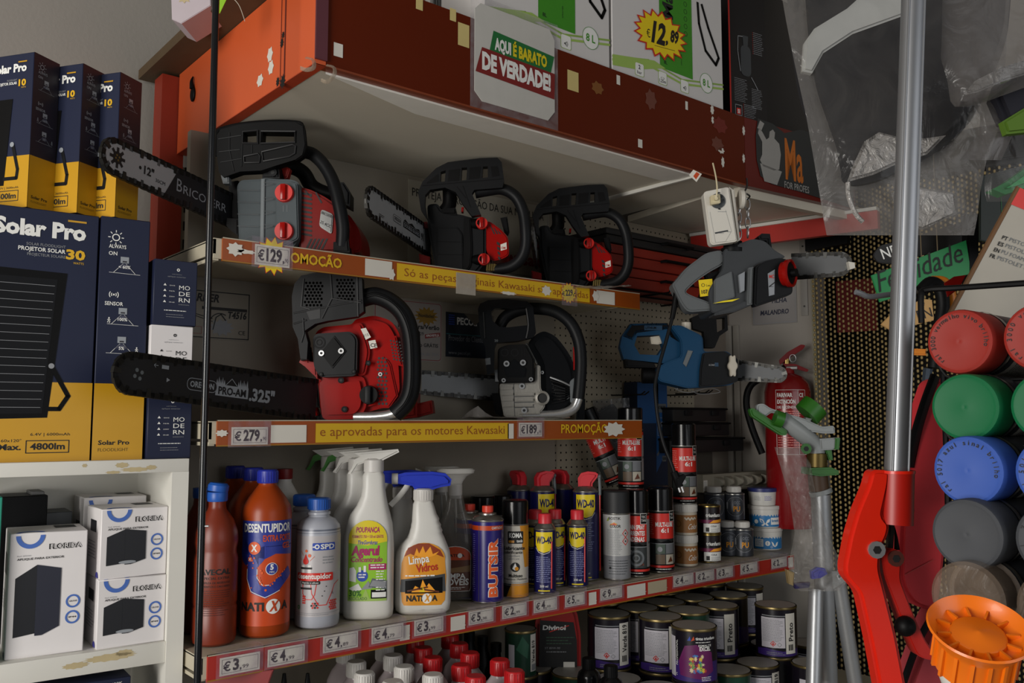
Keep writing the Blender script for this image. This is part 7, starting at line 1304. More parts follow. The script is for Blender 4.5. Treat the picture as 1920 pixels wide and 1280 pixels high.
# sprinkler on tripod
t = thing('tripod_sprinkler', 'grey and green garden sprinkler on a steel tripod in front of the extinguisher', 'sprinkler', WD(1530, 860, 2.0), VY); f = Px(1530, 860, d=2.0); f.zoom(2, 1340, 640)
GP = mat('pale_grey_plastic', '8c9090', .4); GN = mat('garden_green', '266414', .4); BRS = mat('old_brass', '6c5c34', .4, metal=.8)
part(t, 'sprinkler_arm', PR(f, [(160, 235), (185, 232), (210, 250), (340, 290), (405, 320), (450, 315), (455, 345), (410, 345), (340, 335), (300, 300), (215, 265), (190, 285), (158, 268)], -.02, .0, GP, .004, .006), TB(f, [(250, 290, -.01), (320, 340, -.01), (372, 385, 0), (382, 420, 0)], .019, GP, 4, 14), PR(f, [(395, 365), (470, 360), (468, 405), (400, 408)], -.02, .02, GP, .003), PR(f, [(330, 330), (345, 285), (365, 290), (350, 335)], -.015, .01, GP, .002))
part(t, 'green_nozzle', PR(f, [(132, 255), (145, 248), (275, 335), (272, 352), (250, 352), (140, 280)], -.03, -.005, GN, .004, .004), TB(f, [(225, 285, -.03), (255, 295, -.03)], .018, GN, 0, 12)); part(t, 'green_cap', TB(f, [(345, 275, -.01), (378, 240, -.01)], .031, GN, 0, 18)); part(t, 'green_lever', PR(f, [(415, 405), (440, 405), (445, 445), (430, 445)], -.01, .005, GN, .002), PR(f, [(455, 362), (472, 362), (468, 405), (452, 405)], -.025, .02, GN, .002), SCW(f, 342, 402, -.03, .012, GN))
part(t, 'clamp', PR(f, [(358, 475), (440, 472), (468, 485), (468, 500), (400, 506), (358, 500)], -.035, .03, GN, .004)); part(t, 'brass_neck', TB(f, [(383, 420, 0), (383, 470, 0)], .022, BRS, 0, 16), TB(f, [(386, 500, 0), (392, 560, 0)], .022, mat('brown_sleeve', '4a3420', .5), 0, 14))
g0 = f.q(398, 560, 0)
part(t, 'centre_pole', TB(f, [(395, 556, 0), (400, 572, 0)], .0255, GP, 0, 16), TB(f, [(398, 572, 0), (425, 1300, .02)], .0215, STEEL, 0, 16))
part(t, 'leg', TB(f, [(380, 930, -.02), (370, 1300, -.06)], .0165, STEEL, 0, 14)); part(t, 'leg', TB(f, [(465, 900, .0), (530, 1300, .02)], .0165, STEEL, 0, 14)); part(t, 'bracket', PR(f, [(438, 860), (480, 865), (492, 900), (445, 928)], -.035, -.028, GP, .001), SCW(f, 466, 880, -.035, .006))
t = thing('clear_bag', 'crumpled clear bag with a blue fitting hanging on the sprinkler pole', 'bag', WD(1510, 980, 1.9), VY); f = Px(1510, 980, d=1.9)
FILM = film('bag_film', 'a09c98', .8, .1, 1.0, 40, .6)
def sheet(f, pts, dy, m, bul=.02, n=10, nm='film', parent=None, m2=None):
    """puffed film filling a traced outline (rows of left and right edges)"""
    g = G(); vs = []; R = len(pts) - 1
    for side in (-1, 1):
        b0 = len(vs)
        for j, (y, xl, xr) in enumerate(pts):
            for i in range(n + 1):
                u = i / n; e = 4 * u * (1 - u) * (4 * min(j, R) * 1.0 / max(R, 1) * (1 - j / max(R, 1)) * .8 + .25); x = xl + (xr - xl) * u
                wob = .25 * sin(7 * u + 1.3 * j) + .2 * sin(13 * u - 2.1 * j)
                vs.append(f.q(x, y, dy + side * bul * e * (1 + wob)))
        g.raw(vs[b0:], [(j * (n + 1) + i, j * (n + 1) + i + 1, (j + 1) * (n + 1) + i + 1, (j + 1) * (n + 1) + i) for j in range(R) for i in range(n)], m if side < 0 or m2 is None else m2)
    return g.obj(nm, parent, ang=80)
sheet(f, [(838, 1452, 1500), (870, 1462, 1520), (930, 1480, 1530), (1000, 1490, 1552), (1050, 1480, 1575), (1090, 1478, 1590), (1108, 1500, 1570)], 0, FILM, .03, 12, 'film', t)
part(t, 'blue_fitting', PR(f, [(1522, 1072), (1535, 1064), (1548, 1066), (1553, 1076), (1540, 1084), (1524, 1086)], -.01, .01, mat('bright_blue_fitting', '2426a0', .4), .004)); part(t, 'brown_fitting', PR(f, [(1476, 1068), (1490, 1074), (1488, 1098), (1480, 1095)], -.01, .01, mat('tan_fitting', '8a7650', .5), .002)); part(t, 'dark_fitting', PR(f, [(1488, 1094), (1520, 1092), (1518, 1102), (1492, 1104)], -.005, .01, mat('dark_blue_fitting', '20184a', .4), .002))
# ------------------------------------------------------------------ cartons on the overhead shelf
ZB_ = ZT + .1735
WCD = mat('white_carton_card', 'cfccca', .5, var=.03); GRC = mat('green_carton_print', '3c8a1c', .45); PGR = mat('pale_green_print', 'a8bc78', .5)
def manti(label, x0, x1, wg=.36):
    a = WY(x0, 0, YT + .004); b = WY(x1, 0, YT + .004); a.z = b.z = ZB_; w = (b.x - a.x); W = w * 1000; H = 330
    it = [Rc(W * .40, H * .14, W * .70, H, GRC, 1), Ln([(0, 22), (W * .3, 40), (W * .6, 26), (W, 52)], 5, PGR, 1), Ln([(0, 30), (W * .3, 52), (W * .6, 36), (W, 62)], 4, mat('mid_green_print', '88a84c', .5), 1), Pg([(0, 34), (W * .35, 56), (W * .45, 48), (W * .2, 20), (0, 10)], PGR, 1.2)]
    it += [Tx('Manti', W * .52, 170, 34, INK, 2, 'l', 108, .03, 0, pi / 2), Tx('8L', W * .45, 58, 8, INK, 2, 'c', None, .01)] + [Ci(W * .64, 150 + 18 * i, 6, INK, 2, 5, 14) for i in range(5)] + [Tx('SPRAYER', W * .60, 70, 3, INK, 2, 'l', 26, 0, 0, pi / 2)]
    it += [Ln([(W * .76, 240), (W * .77, 190), (W * .83, 130), (W * .93, 105), (W * .96, 125), (W * .86, 190), (W * .80, 240)], 8, BLK, 2), Ci(W * .83, 50, 24, WINK, 2), Ci(W * .83, 50, 24, GRC, 3, 23), Tx('8 L', W * .83, 42, 16, GRC, 3, 'c', 27, .02)]
    for i, s_ in enumerate(('2', '1,25m', '')):
        x = W * (.22 + .20 * i); it += [Pg(rrect(x - 13, 8, x + 14, 36, 4), WINK, 2), Pg(rrect(x - 14, 7, x + 15, 37, 4), PGR, 1.6)]
        if i == 0: it += [Tx('2', x, 23, 9, INK, 3, 'c', None, .02), Tx('bar', x, 12, 7, INK, 3, 'c', 15, .0)]
        elif i == 1: it += [Ci(x, 22, 6, INK, 3, 5, 18, 0, 2 * pi, 2.2), Tx(s_, x, 11.5, 7, INK, 3, 'c', 22, .01)]
        else: it += [Ln([(x - 5, 18), (x + 4, 23)], 1, INK, 3), Ln([(x - 5, 18), (x + 4, 18)], 1, INK, 3), Ln([(x - 5, 18), (x + 4, 13)], 1, INK, 3), Ci(x + 2, 18, 4, INK, 3, 3.3, 12)]
    lf = [Rc(20, 20, 60, 300, mat('grey_side_print'), 1)] + [Rc(30 + 3.2 * i, 60, 31.5 + 3.2 * i + (i % 3) * .7, 120, INK, 2) for i in range(9)] + [Tx('6-1', 70, 40, 8, INK, 2, 'l'), Sm(70, 110, 160, 10, 6, 1.6, INK, 2)]
    return obox('sprayer_carton', label, 'carton', a, w, .33, .2, 0, WCD, it, left=lf, group='sprayer cartons on the overhead shelf')
a = manti('green and white sprayer carton behind the AQUI E BARATO card', 908, 1142)
b = manti('green and white sprayer carton carrying the 12,89 star', 1147, 1352)
p = spot(1238, YT - .001, ZB_ + .085); t = thing('price_star', 'yellow and red star card reading 12,89 on the right sprayer carton', 'price card', WY(1239, 66, YT + .002), 0)
HW = mat('marker_ink', '1a1210', .5)
g = G(); k = SCL(t.location) * 1000
g.art([Burst(0, 0, 62 * k * 1.22, 42 * k * 1.1, 17, mat('burst_red'), 1, .8), Burst(0, 0, 57 * k * 1.22, 38 * k * 1.1, 17, mat('burst_yellow'), 2, .8), Tx('€', -34 * k * 1.2, -12 * k, 15 * k, HW, 3, 'l', 10 * k), Tx('12', -24 * k * 1.2, -17 * k, 38 * k, HW, 3, 'l', 38 * k, .045, .25), Tx(',', 12 * k, -12 * k, 20 * k, HW, 3, 'l', None, .05, .2), Tx('89', 21 * k * 1.2, -6 * k, 22 * k, HW, 3, 'l', 24 * k, .045, .2), Ln([(-20 * k, -24 * k), (38 * k, -22 * k)], 1, HW, 3)], (0, 0, 0), (1, 0, .06), (-.06, 0, 1)); g.obj('card', t)
# AQUI E BARATO card
p = WY(967, 118, YT - .002); t = thing('promo_card', 'laminated white card reading AQUI É BARATO DE VERDADE on the red brown front', 'sign', p, 0)
k = SCL(p) * 1000 * 1.22; SLV = mat('laminated_paper', 'c2c0ba', .35)
c = [(-88, -66), (-72, -80), (74, -80), (90, -62), (90, 62), (78, 78), (-76, 78), (-88, 66)]
g = G(); g.prism([(x * k * .001 * .9, y * k * .001 * .95) for x, y in c], 0, .0012, SLV); g.obj('card', t)
PGN = mat('promo_green', '1c6a34', .4); PRD = mat('promo_red', '7c1f1c', .4)
g = G(); g.art([Pg([(-52 * k, 2 * k), (72 * k, 2 * k), (80 * k, 32 * k), (-44 * k, 38 * k)], PGN, 1), Pg([(-78 * k, -34 * k), (80 * k, -38 * k), (90 * k * .9, 4 * k), (-66 * k, 6 * k)], PRD, 2), Tx('AQUI', -42 * k, 10 * k, 17 * k, WINK, 3, 'l', 32 * k, .05), Tx('É BARATO', -6 * k, 10 * k, 17 * k, mat('promo_yellow', 'd8c41c', .4), 3, 'l', 70 * k, .05), Tx('DE VERDADE!', -66 * k, -26 * k, 24 * k, WINK, 3, 'l', 138 * k, .055)], (0, -.0002, 0), (1, 0, -.012), (.0, 0, 1)); g.obj('card_print', t)
g = G(); g.box((-.096 * k * .9, .0004, -.088 * k), (.098 * k * .9, .0014, .086 * k), CLEAR); g.obj('laminate_edge', t)
# black sprayer carton
F2B = F2 + n2 * -.02
def on2(px, py): return WP(px, py, F2B, n2)
a = WY(1390, 150, YT + .03); a.z = ZB_
q = on2(1512, 235); p0 = V((fe - .012, YT + .03, ZB_)); w = .13
t = obox('black_sprayer_carton', 'tall black carton with red edge and a 5l mark on the overhead shelf', 'carton', p0, w, .4, .12, radians(-9), mat('black_card', '141214', .4), [Rc(-2, 0, 3, 400, REDI, 1), Fr(16, 14, 38, 40, 1.6, GINK, 2), Pg(rrect(20, 16, 34, 32, 2), REDI, 2), Tx('5l', 27, 19, 9, WINK, 3, 'c', 8, .04), Sm(46, 90, 44, 10, 4.4, 1.2, GINK, 2)] + [Ci(44, 45 - 4.4 * i, .9, REDI, 2, n=6) for i in range(10)] + [Sm(14, 60, 108, 14, 4.4, 1.1, GINK, 2), Sm(74, 112, 90, 12, 4.4, 1.1, GINK, 2), Pg(rrect(38, 120, 74, 200, 14), DGREY, 2), Pg([(48, 200), (46, 226), (66, 226), (64, 200)], DGREY, 2), Ln([(36, 130), (28, 180), (30, 220), (46, 222)], 2, GINK, 3), Ln([(74, 120), (84, 108), (96, 92)], 2, GINK, 3), Sm(84, 120, 240, 12, 5, 1.2, GINK, 2)] + [Ci(82, 240 - 5 * i, .9, REDI, 2, n=6) for i in range(12)])
o = tag(G().box((fe + .13, YT + .05, ZB_), (fe + .42, YT + .3, ZB_ + .4), mat('black_card'), .002).obj('dark_carton'), 'plain black carton right of the red-edged black carton on the overhead shelf', 'carton')
o = tag(G().box((fe - .10, YT + .20, ZB_), (fe - .03, YT + .4, ZB_ + .36), mat('black_card'), .002).obj('dark_carton'), 'black carton in the gap between the sprayer cartons and the red-edged one', 'carton')
# card scraps
t = thing('orange_scrap', 'small orange and white paper scrap hanging under the front edge of the overhead shelf', 'scrap', WD(1305, 330, 1.98), VY); f = Px(1305, 330, d=1.98)
part(t, 'paper', PR(f, [(1292, 328), (1300, 318), (1316, 326), (1306, 341)], 0, .0008, PAPER, 0), PR(f, [(1300, 330), (1306, 322), (1312, 326), (1305, 336)], -.0006, 0, mat('orange_label'), 0))
# ------------------------------------------------------------------ things hanging close on the right
ALU = mat('aluminium_pole', '9c9ea2', .42, metal=.85, var=.04); PRU = mat('pruner_red', 'd8230c', .35, coat=.2); PRD_ = mat('pruner_dark_red', 'a8180c', .4)
t = thing('pole_pruner', 'long aluminium pole with a red pruner head at its lower end', 'pole pruner', WD(1683, 890, .95), VY); f = Px(1683, 890, d=.95); f.zoom(1.7306, 1560, 540)
a = f.q(209, 620, 0); b = f.q(268, -1050, 0); b = a + (b - a) * ((2.92 - f.loc.z - a.z) / (b - a).z)
part(t, 'pole', lambda g: g.cyl(a, b, .0126, ALU, n=32), *[(lambda o: lambda g: g.cyl(a + V((o, -.0095, 0)), b + V((o, -.0095, 0)), .0014, ALU, n=8))(o) for o in (-.0085, .0085)])
def collar(g):
    c0, c1 = f.q(206, 765, 0), f.q(210, 594, 0); g.cyl(c0, c1, .0178, PRD_, n=28); g.cyl(c1 - V((0, 0, .002)), c1 + V((0, 0, .001)), .0186, PRU, n=28)
part(t, 'collar', collar)
part(t, 'pruner_body', PR(f, [(128, 600), (140, 590), (192, 592), (188, 640), (165, 740), (190, 765), (185, 800), (162, 850), (157, 910), (180, 1000), (212, 1130), (250, 1330), (160, 1330), (126, 1150), (90, 990), (42, 935), (40, 900), (60, 800), (82, 725), (118, 640)], -.012, .012, PRU, .004, .006), ang=50)
part(t, 'pruner_jaw', PR(f, [(158, 855), (180, 842), (215, 848), (226, 880), (222, 945), (262, 1050), (302, 1140), (348, 1205), (320, 1208), (278, 1195), (240, 1110), (200, 1010), (172, 940)], -.004, .016, PRD_, .004, .006), ang=50)
part(t, 'link_bar', PR(f, [(188, 765), (205, 765), (200, 845), (182, 850)], -.002, .006, DSTEEL, .001), PR(f, [(206, 775), (215, 810), (222, 850), (205, 850)], .004, .008, BLK, .001))
part(t, 'pivot_bolt', SCW(f, 143, 848, -.012, .009, STEEL)); part(t, 'rivet', SCW(f, 205, 876, -.004, .0085, mat('dull_rivet', '6a3c34', .4, metal=.6))); part(t, 'knob', lambda g: g.ball(f.q(238, 1096, -.008), .0105, BLK)); part(t, 'set_screw', *[(lambda x, y, q: lambda g: g.cyl(f.q(x, y), f.q(x + q, y + 2), .0032, DSTEEL, n=8))(*v) for v in ((100, 674, 22), (255, 640, 9), (255, 722, 8))])
# spray can rack
def hcan(label, px, py, d, capm, txt=None, clear=False, r=.0312):
    p = WD(px, py, d); M = MX.Translation(p) @ MX.Rotation(pi / 2, 4, 'Y')      # local z runs along +x, away to the right
    t = thing('spray_can', label, 'spray can', p, group='spray cans lying in the wire rack', M=M)
    CB = mat('charcoal_can_print', '26282c', .35)
    if clear:
        part(t, 'cap', lambda g: g.lathe([(0, 0), (r - .003, 0), (r, .003), (r, .038)], film('clear_cap', '8c7a6a', .6, .2, .2), 32)); part(t, 'nozzle', lambda g: g.lathe([(0, .008), (.006, .008), (.007, .02), (.02, .026), (r - .004, .038)], BLK, 20))
    else:
        part(t, 'cap', lambda g: g.lathe([(0, .0014), (.002, .0006), (.004, .001), (r * .8, .0008), (r - .0035, 0), (r - .001, .0012), (r, .0035), (r, .038), (r - .002, .04)], capm, 40))
    part(t, 'body', lambda g: g.lathe([(r - .001, .04), (r, .042), (r, .17)], CB, 32), lambda g: g.lathe([(r + .0005, .04), (r + .001, .043), (r + .0005, .046)], TIN, 32, caps=False)); part(t, 'label', lambda g: g.wrap([Rc(-60, 60, -20, 150, PAPER, 1), Sm(-56, -24, 145, 16, 5, 1.4, INK, 2), Rc(-10, 60, 40, 120, GREY, 1)], r, pi * .75))
    if txt:
        gl = []; n = len(txt); g = G()
        for i, ch in enumerate(txt):
            if ch == ' ': continue
            an = pi / 2 + 2.4 - 4.3 * i / n
            vs, fs, m_, l = Tx(ch, 0, 0, 4.2, INK, 1, 'c', None, .01)
            c_, s_ = cos(an - pi / 2), sin(an - pi / 2)
            g.art([([(23 * cos(an) + x * c_ - y * s_, 23 * sin(an) + x * s_ + y * c_) for x, y in vs], fs, m_, 1)], (0, 0, -.0002), (0, -1, 0), (-1, 0, 0), N=V((0, 0, -1)))
        g.obj('cap_lettering', t)
    return t
CR_ = mat('cap_red', '92281f', .55, spec=.3); CG = mat('cap_green', '086339', .55, spec=.3); CBL = mat('cap_blue', '3757a8', .55, spec=.3); CGR = mat('cap_grey', '414347', .6, spec=.3)
rows = [(1798, 640, .845, CR_, 'red', 'ral 3000 vermelho vivo brilho', 'ral 3000 vermelho vivo'), (1808, 763, .822, CG, 'green', None, None), (1814, 882, .803, CBL, 'blue', 'ral 5017 azul sinal brilho', 'ral 5017 azul brilho'), (1812, 1002, .789, CGR, 'grey', None, 'ral 7010 cinza'), (1812, 1122, .775, None, 'clear', None, None)]
for px, py, d, m, n, tx, tx2 in rows:
    hcan('spray can with a %s cap in the left column of the wire rack' % n, px, py, d, m, tx, m is None)
    p = WD(px, py, d) + V((.006, -.068, 0)); dd = (p - CP).dot(FW); c_ = p - CP; qx = 960 + FPX * c_.dot(RT) / c_.dot(CF); qy = 640 - FPX * c_.dot(CU) / c_.dot(CF)
    hcan('spray can with a %s cap at the right edge of the photo' % n, qx, qy, dd, m, tx2, m is None)
t = thing('wire_rack', 'black wire rack holding the sideways spray cans', 'rack', WD(1735, 560, .9), 0); o = V(t.location); WR_ = []
g = G(); P = lambda px, py, d: WD(px, py, d) - o
for pts in ([(1728, 605, .9), (1727, 555, .9), (1737, 543, .9), (1800, 539, .88), (1960, 528, .82)], [(1768, 690, .95), (1776, 900, .93), (1786, 1330, .9)]): g.tube([P(*q) for q in pts], .0032, BLK, 8, sm=4)
g.obj('frame', t)
for i in range(5):
    px, py, d, *_ = rows[i]; c_ = WD(px, py, d) - o; g = G(); zz = c_.z - .036
    g.tube([c_ + V((.05, .045, -.010)), c_ + V((.05, .036, -.03)), c_ + V((.05, .012, -.036)), c_ + V((.05, -.03, -.0362)), c_ + V((.05, -.1, -.036))], .0016, BLK, 6, sm=3); g.obj('wire', t)
# orange sprayer cup on a white bottle
c = WD(1836, 1180, .64); M = MX.Translation(c) @ (V((0, 0, 1)) * .87 - FW * .48 - RT * .08).normalized().to_track_quat('Z', 'Y').to_matrix().to_4x4()
t = thing('orange_cup', 'orange flared plastic cup with inner ribs at the lower right corner', 'cup', c, M=M); OC = mat('orange_cup_plastic', 'e8720c', .35, coat=.1)
part(t, 'cup', lambda g: g.lathe([(.0335, .0), (.0345, .0015), (.0335, .003), (.0305, .0), (.027, -.006), (.0225, -.008), (.019, -.008), (.0185, -.0045), (.0165, -.003), (.003, -.0025), (.001, -.0015), (0, -.0015)], OC, 48, caps=False), lambda g: g.lathe([(.0335, 0), (.029, -.007), (.0265, -.012), (.026, -.034), (.024, -.036), (0, -.036)], OC, 40, caps=False)); part(t, 'rib', *[(lambda a_: lambda g: g.box((.0185, -.0008, -.008), (.0275, .0008, -.0035), OC, 0, MX.Rotation(a_, 4, 'Z')))(i * pi / 6) for i in range(12)], *[(lambda a_: lambda g: g.box((.0255, -.0012, -.034), (.0285, .0012, -.009), OC, 0, MX.Rotation(a_, 4, 'Z')))(i * pi / 8) for i in range(16)])
p = WD(1822, 1262, .70); t = thing('white_ball_cap', 'round white cap under the orange cup', 'cap', p); part(t, 'cap', lambda g: g.ball((0, 0, 0), .0235, WPL, 24)); part(t, 'stem', lambda g: g.cyl((0, 0, -.15), (0, 0, -.015), .018, WPL))
# red bag hanging behind the pruner
t = thing('red_bag', 'red fabric tool bag with a black zip hanging behind the pruner head', 'bag', WD(1725, 900, 1.02), VY); f = Px(1725, 900, d=1.02); f.zoom(1.7306, 1560, 540); FAB = mat('red_fabric', 'b8242c', .75, bump=.3, bs=60)
part(t, 'upper_panel', PR(f, [(330, 300), (372, 285), (400, 420), (385, 700), (360, 950), (345, 1050), (268, 1035), (222, 960), (226, 760), (255, 570), (290, 420)], 0, .04, FAB, .012, .03), ang=60); part(t, 'zip', TB(f, [(335, 285, -.004), (300, 380, -.004), (265, 500, -.002), (250, 580, 0)], .009, BLK, 5, 8, flat=.5)); part(t, 'zip', TB(f, [(345, 1040, -.006), (310, 1090, -.006), (275, 1160, -.006), (225, 1300, -.006)], .006, BLK, 5, 8, flat=.5)); part(t, 'lower_panel', PR(f, [(340, 1035), (420, 1060), (430, 1330), (225, 1330), (280, 1180), (310, 1090)], 0, .04, mat('dusty_red_fabric', '983038', .8, bump=.3, bs=60), .012, .02), ang=60)
part(t, 'seam', ART(f, [Ln(f.M((235, 930), (330, 880), dy=-.0005), 1, PRD_, 1), Ln(f.M((310, 1080), (330, 1130), (345, 1140), dy=-.0005), 1.2, PRD_, 1)], -.001))
# signs on hooks
def card(name, label, pts, d, m, items=(), th=.004, r=0, cat='sign'):
    cx, cy = pts[0]; f = Px(cx, cy, d=d); t = thing(name, label, cat, f.loc, VY); part(t, 'board', PR(f, pts, 0, th, m, .0008, r))
    if items: part(t, 'lettering', ART(f, items(f), -.0004))
    g = G(); c = f.q(*[(pts[0][0] + pts[2][0]) / 2, (pts[0][1] + pts[2][1]) / 2]) if 0 else f.q((pts[0][0] + pts[-2][0]) / 2 + 30, min(q[1] for q in pts) + 25, th); g.tube([c, c + V((0, .001, .3))], .0008, mat('hanging_string', '6a5c44', .8), 5); g.obj('string', t)
    return t
SG = mat('sign_green', '1c7a42', .5); SK = mat('sign_black', '161413', .5); TAN = mat('tan_tag_board', 'b08a54', .6)
card('word_sign', 'green wooden sign lettered Felicidade behind the aluminium pole', [(1634, 516), (1812, 450), (1822, 512), (1650, 566)], 1.30, SG, lambda f: [Tx('Felicidade', *f.m(1648, 548), 30, INK, 1, 'l', 136, .0, .3, .35)])
card('oval_sign', 'black rounded sign with white letters NE above the green sign', [(1636, 478), (1650, 460), (1700, 448), (1790, 420), (1840, 405), (1850, 440), (1760, 470), (1670, 495), (1645, 492)], 1.34, SK, lambda f: [Tx('NE', *f.m(1656, 486), 16, WINK, 1, 'l', 24, .01, 0, .32)], r=.006)
card('tag_sign', 'tan tag-shaped wooden sign below the green sign', [(1652, 608), (1668, 592), (1730, 560), (1748, 562), (1752, 600), (1672, 620)], 1.298, TAN, lambda f: [Tx('é', *f.m(1727, 574), 8, INK, 1, 'l', None, 0, .3, .2), Tx('EN', *f.m(1722, 600), 14, INK, 1, 'l', 22, .0, 0, .25)])
t = thing('grey_hook', 'grey display hook sticking out left of the aluminium pole', 'hook', WD(1640, 556, 1.05), VY); f = Px(1640, 556, d=1.05); part(t, 'wire', TB(f, [(1604, 547, -.01), (1614, 550, -.008), (1630, 556, 0), (1660, 553, .03), (1720, 545, .1)], .0034, mat('grey_wire', '6a6c70', .4), 4, 10))
t = thing('black_post', 'black post beside the clothes bags at the right', 'post', WD(1826, 470, 1.3), VY); f = Px(1826, 470, d=1.3); part(t, 'post', PR(f, [(1815, 400), (1836, 400), (1836, 520), (1815, 530)], 0, .02, BLK, .002))
t = thing('green_board', 'very dark green board with a thin green outline at the right edge', 'board', WD(1840, 460, 1.25), VY); f = Px(1840, 460, d=1.25); part(t, 'board', PR(f, [(1838, 330), (1960, 300), (1960, 480), (1838, 450)], 0, .006, mat('dark_green_board', '142018', .5), .001)); part(t, 'outline', ART(f, [Fr(f.m(1858, 0)[0], f.m(0, 402)[1], f.m(1950, 0)[0], f.m(0, 352)[1], .8, mat('green_outline', '1f7a3c', .5), 1)], -.0003))
# tilted white carton
t = thing('foam_gun_carton', 'white carton tilted on its corner with PISTOLA text and a red top', 'carton', WD(1775, 600, 1.0), VY); f = Px(1775, 600, d=1.0); WG = mat('grey_white_card', 'a8a296', .5)
part(t, 'carton', PR(f, [(1775, 602), (1912, 352), (2040, 410), (1990, 640)], 0, .004, WG, .001)); part(t, 'brown_edge', PR(f, [(1772, 600), (1908, 348), (1914, 352), (1779, 602)], -.0005, .0045, mat('raw_cardboard', '6a4a2c', .7), .0005))
A = -.36
part(t, 'print', ART(f, [Pg(f.M((1895, 383), (1912, 352), (2040, 410), (2030, 440)), REDI, 1)] + [it for i, (c, s_) in enumerate((('PT', 'PISTOLA PARA ESPUMA'), ('ES', 'PISTOLA PARA ESPUMA'), ('EN', 'PU FOAM GUN'), ('FR', 'PISTOLET POUR MOUSSE'))) for it in (Tx(c, *f.m(1877 - 7.6 * i, 448 + 11.3 * i), 4.6, INK, 1, 'l', 6.5, .02, .1, A), Tx(s_, *f.m(1891 - 7.6 * i, 452 + 11.3 * i), 4.6, GREY, 1, 'l', 9.6 * len(s_) * .42, .0, .1, A))], -.0004))
# black and orange shears handles
t = thing('garden_shears', 'black and orange tool handles between the pole and the rack', 'shears', WD(1760, 560, 1.12), VY); f = Px(1760, 560, d=1.12); ORH = mat('orange_handle', 'd07a10', .4)
part(t, 'handle', TB(f, [(1728, 545, 0), (1745, 530, 0), (1762, 540, 0), (1768, 575, 0), (1760, 620, 0), (1752, 690, 0)], .0085, BLK, 5, 10)); part(t, 'orange_grip', TB(f, [(1748, 528, .012), (1768, 530, .012), (1780, 550, .012), (1783, 590, .012)], .008, ORH, 5, 10), PR(f, [(1686, 652), (1738, 654), (1738, 666), (1686, 664)], .0, .01, ORH, .002), PR(f, [(1684, 630), (1700, 640), (1698, 660), (1686, 655)], .0, .01, ORH, .002)); part(t, 'blade', TB(f, [(1740, 690, .005), (1735, 740, .01), (1728, 830, .015)], .006, mat('blued_steel', '3a4450', .4, metal=.6), 3, 8))
t = thing('red_leather_tab', 'red stitched tab above the spray can rack', 'tab', WD(1790, 525, 1.06), VY); f = Px(1790, 525, d=1.06); part(t, 'tab', PR(f, [(1772, 530), (1790, 518), (1812, 515), (1800, 540), (1778, 556)], 0, .004, REDD, .001))
# clothes in clear bags
GAR = mat('dark_work_cloth', '15151a', .8, bump=.3, bs=40); REF = mat('reflective_band', 'b8b9b6', .45); SILF = film('crinkled_silver_film', 'a8a4a0', .08, .2, 1.0, 55, .6)
BAGF = film('clothes_bag_film', '6c6966', .82, .12, .7, 14, .6)
t = thing('bagged_jacket', 'dark work jacket with a wide white band in a clear bag, hanging top right', 'bagged jacket', WD(1680, 200, 1.10), VY); f = Px(1680, 200, d=1.10)
part(t, 'jacket', PR(f, [(1490, -60), (1500, 70), (1516, 170), (1558, 280), (1590, 345), (1640, 338), (1690, 318), (1760, 285), (1830, 225), (1872, 140), (1900, 60), (1910, -60)], 0, .05, GAR, .014, .02), ang=60)
part(t, 'white_band', PR(f, [(1506, 132), (1510, 78), (1528, 52), (1590, 14), (1650, -40), (1790, -50), (1700, 26), (1600, 62), (1545, 98), (1524, 136)], -.004, .01, REF, .003))
part(t, 'folded_film', PR(f, [(1590, 340), (1600, 312), (1622, 264), (1650, 246), (1690, 256), (1735, 258), (1776, 252), (1740, 288), (1690, 303), (1640, 326)], -.007, .0, SILF, .004), PR(f, [(1672, 360), (1720, 350), (1790, 360), (1796, 400), (1730, 430), (1690, 420)], .01, .016, SILF, .004), TB(f, [(1590, 342, -.004), (1592, 370, -.004), (1604, 400, -.004), (1618, 416, -.004)], .003, SILF, 4, 6))
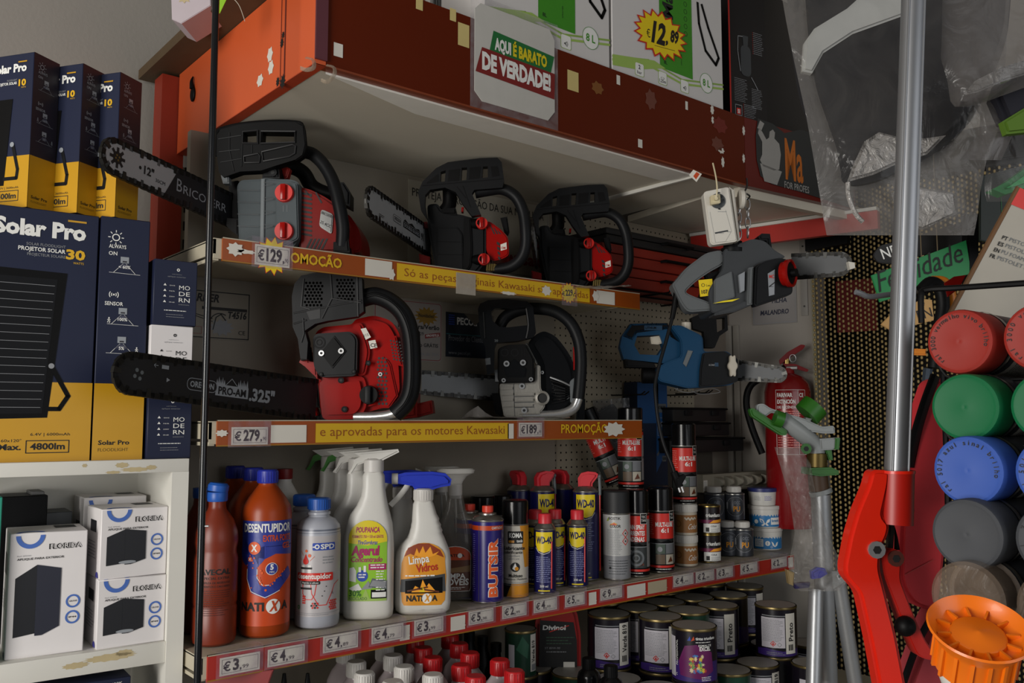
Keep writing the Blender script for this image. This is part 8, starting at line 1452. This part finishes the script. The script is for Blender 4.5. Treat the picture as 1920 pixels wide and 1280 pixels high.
sheet(f, [(-70, 1455, 1900), (40, 1474, 1890), (120, 1490, 1885), (220, 1512, 1880), (300, 1526, 1850), (360, 1536, 1838), (410, 1544, 1832), (441, 1550, 1826)], .0, BAGF, .028, 16, 'bag', t, film('rear_bag_film', '8e8a86', .5, .3, .5, 14, .3))
t = thing('bagged_garment', 'navy garment with lime trim in a clear bag at the top right corner', 'bagged garment', WD(1860, 100, .98), VY); f = Px(1860, 100, d=.98)
part(t, 'garment', PR(f, [(1870, 180), (1880, 150), (1990, 60), (2000, 220), (1890, 226)], .02, .05, mat('navy_cloth', '14141f', .8), .006), PR(f, [(1882, 226), (1990, 160), (1990, 240), (1890, 250)], .015, .03, mat('lime_cloth', '4c6c14', .7), .003), TB(f, [(1876, 156, .018), (1890, 150, .018), (1902, 142, .018)], .0012, mat('lime_cloth'), 3, 6)); sheet(f, [(-60, 1768, 1990), (60, 1766, 1990), (110, 1764, 1970), (150, 1776, 1960), (190, 1782, 1850), (200, 1790, 1815)], 0, film('grey_bag_film', '6a6664', .6, .2, .5, 18, .35), .02, 12, 'bag', t)
part(t, 'folded_film', PR(f, [(1806, 178), (1830, 150), (1880, 125), (1960, 100), (1960, 128), (1880, 152), (1835, 172)], -.012, -.006, film('dull_silver_film', '8a8886', .1, .25, 1.0, 60, .5), .002))
t = thing('bag_tail', 'loose clear bag tail hanging below the navy garment', 'bag', WD(1850, 240, 1.02), VY); f = Px(1850, 240, d=1.02); sheet(f, [(170, 1812, 1876), (220, 1838, 1880), (250, 1836, 1900), (300, 1800, 1878)], 0, film('grey_bag_film'), .01, 8, 'film', t)
t = thing('bagged_green_item', 'bright green item in clear wrap at the right edge under the garments', 'bagged item', WD(1890, 340, 1.08), VY); f = Px(1890, 340, d=1.08); part(t, 'item', PR(f, [(1866, 352), (1890, 340), (1960, 290), (1960, 340), (1890, 362)], 0, .03, mat('bright_green_cloth', '1c9a4c', .5), .006)); sheet(f, [(250, 1860, 1960), (300, 1850, 1960), (350, 1845, 1960), (378, 1850, 1900)], -.01, BAGF, .015, 8, 'wrap', t)
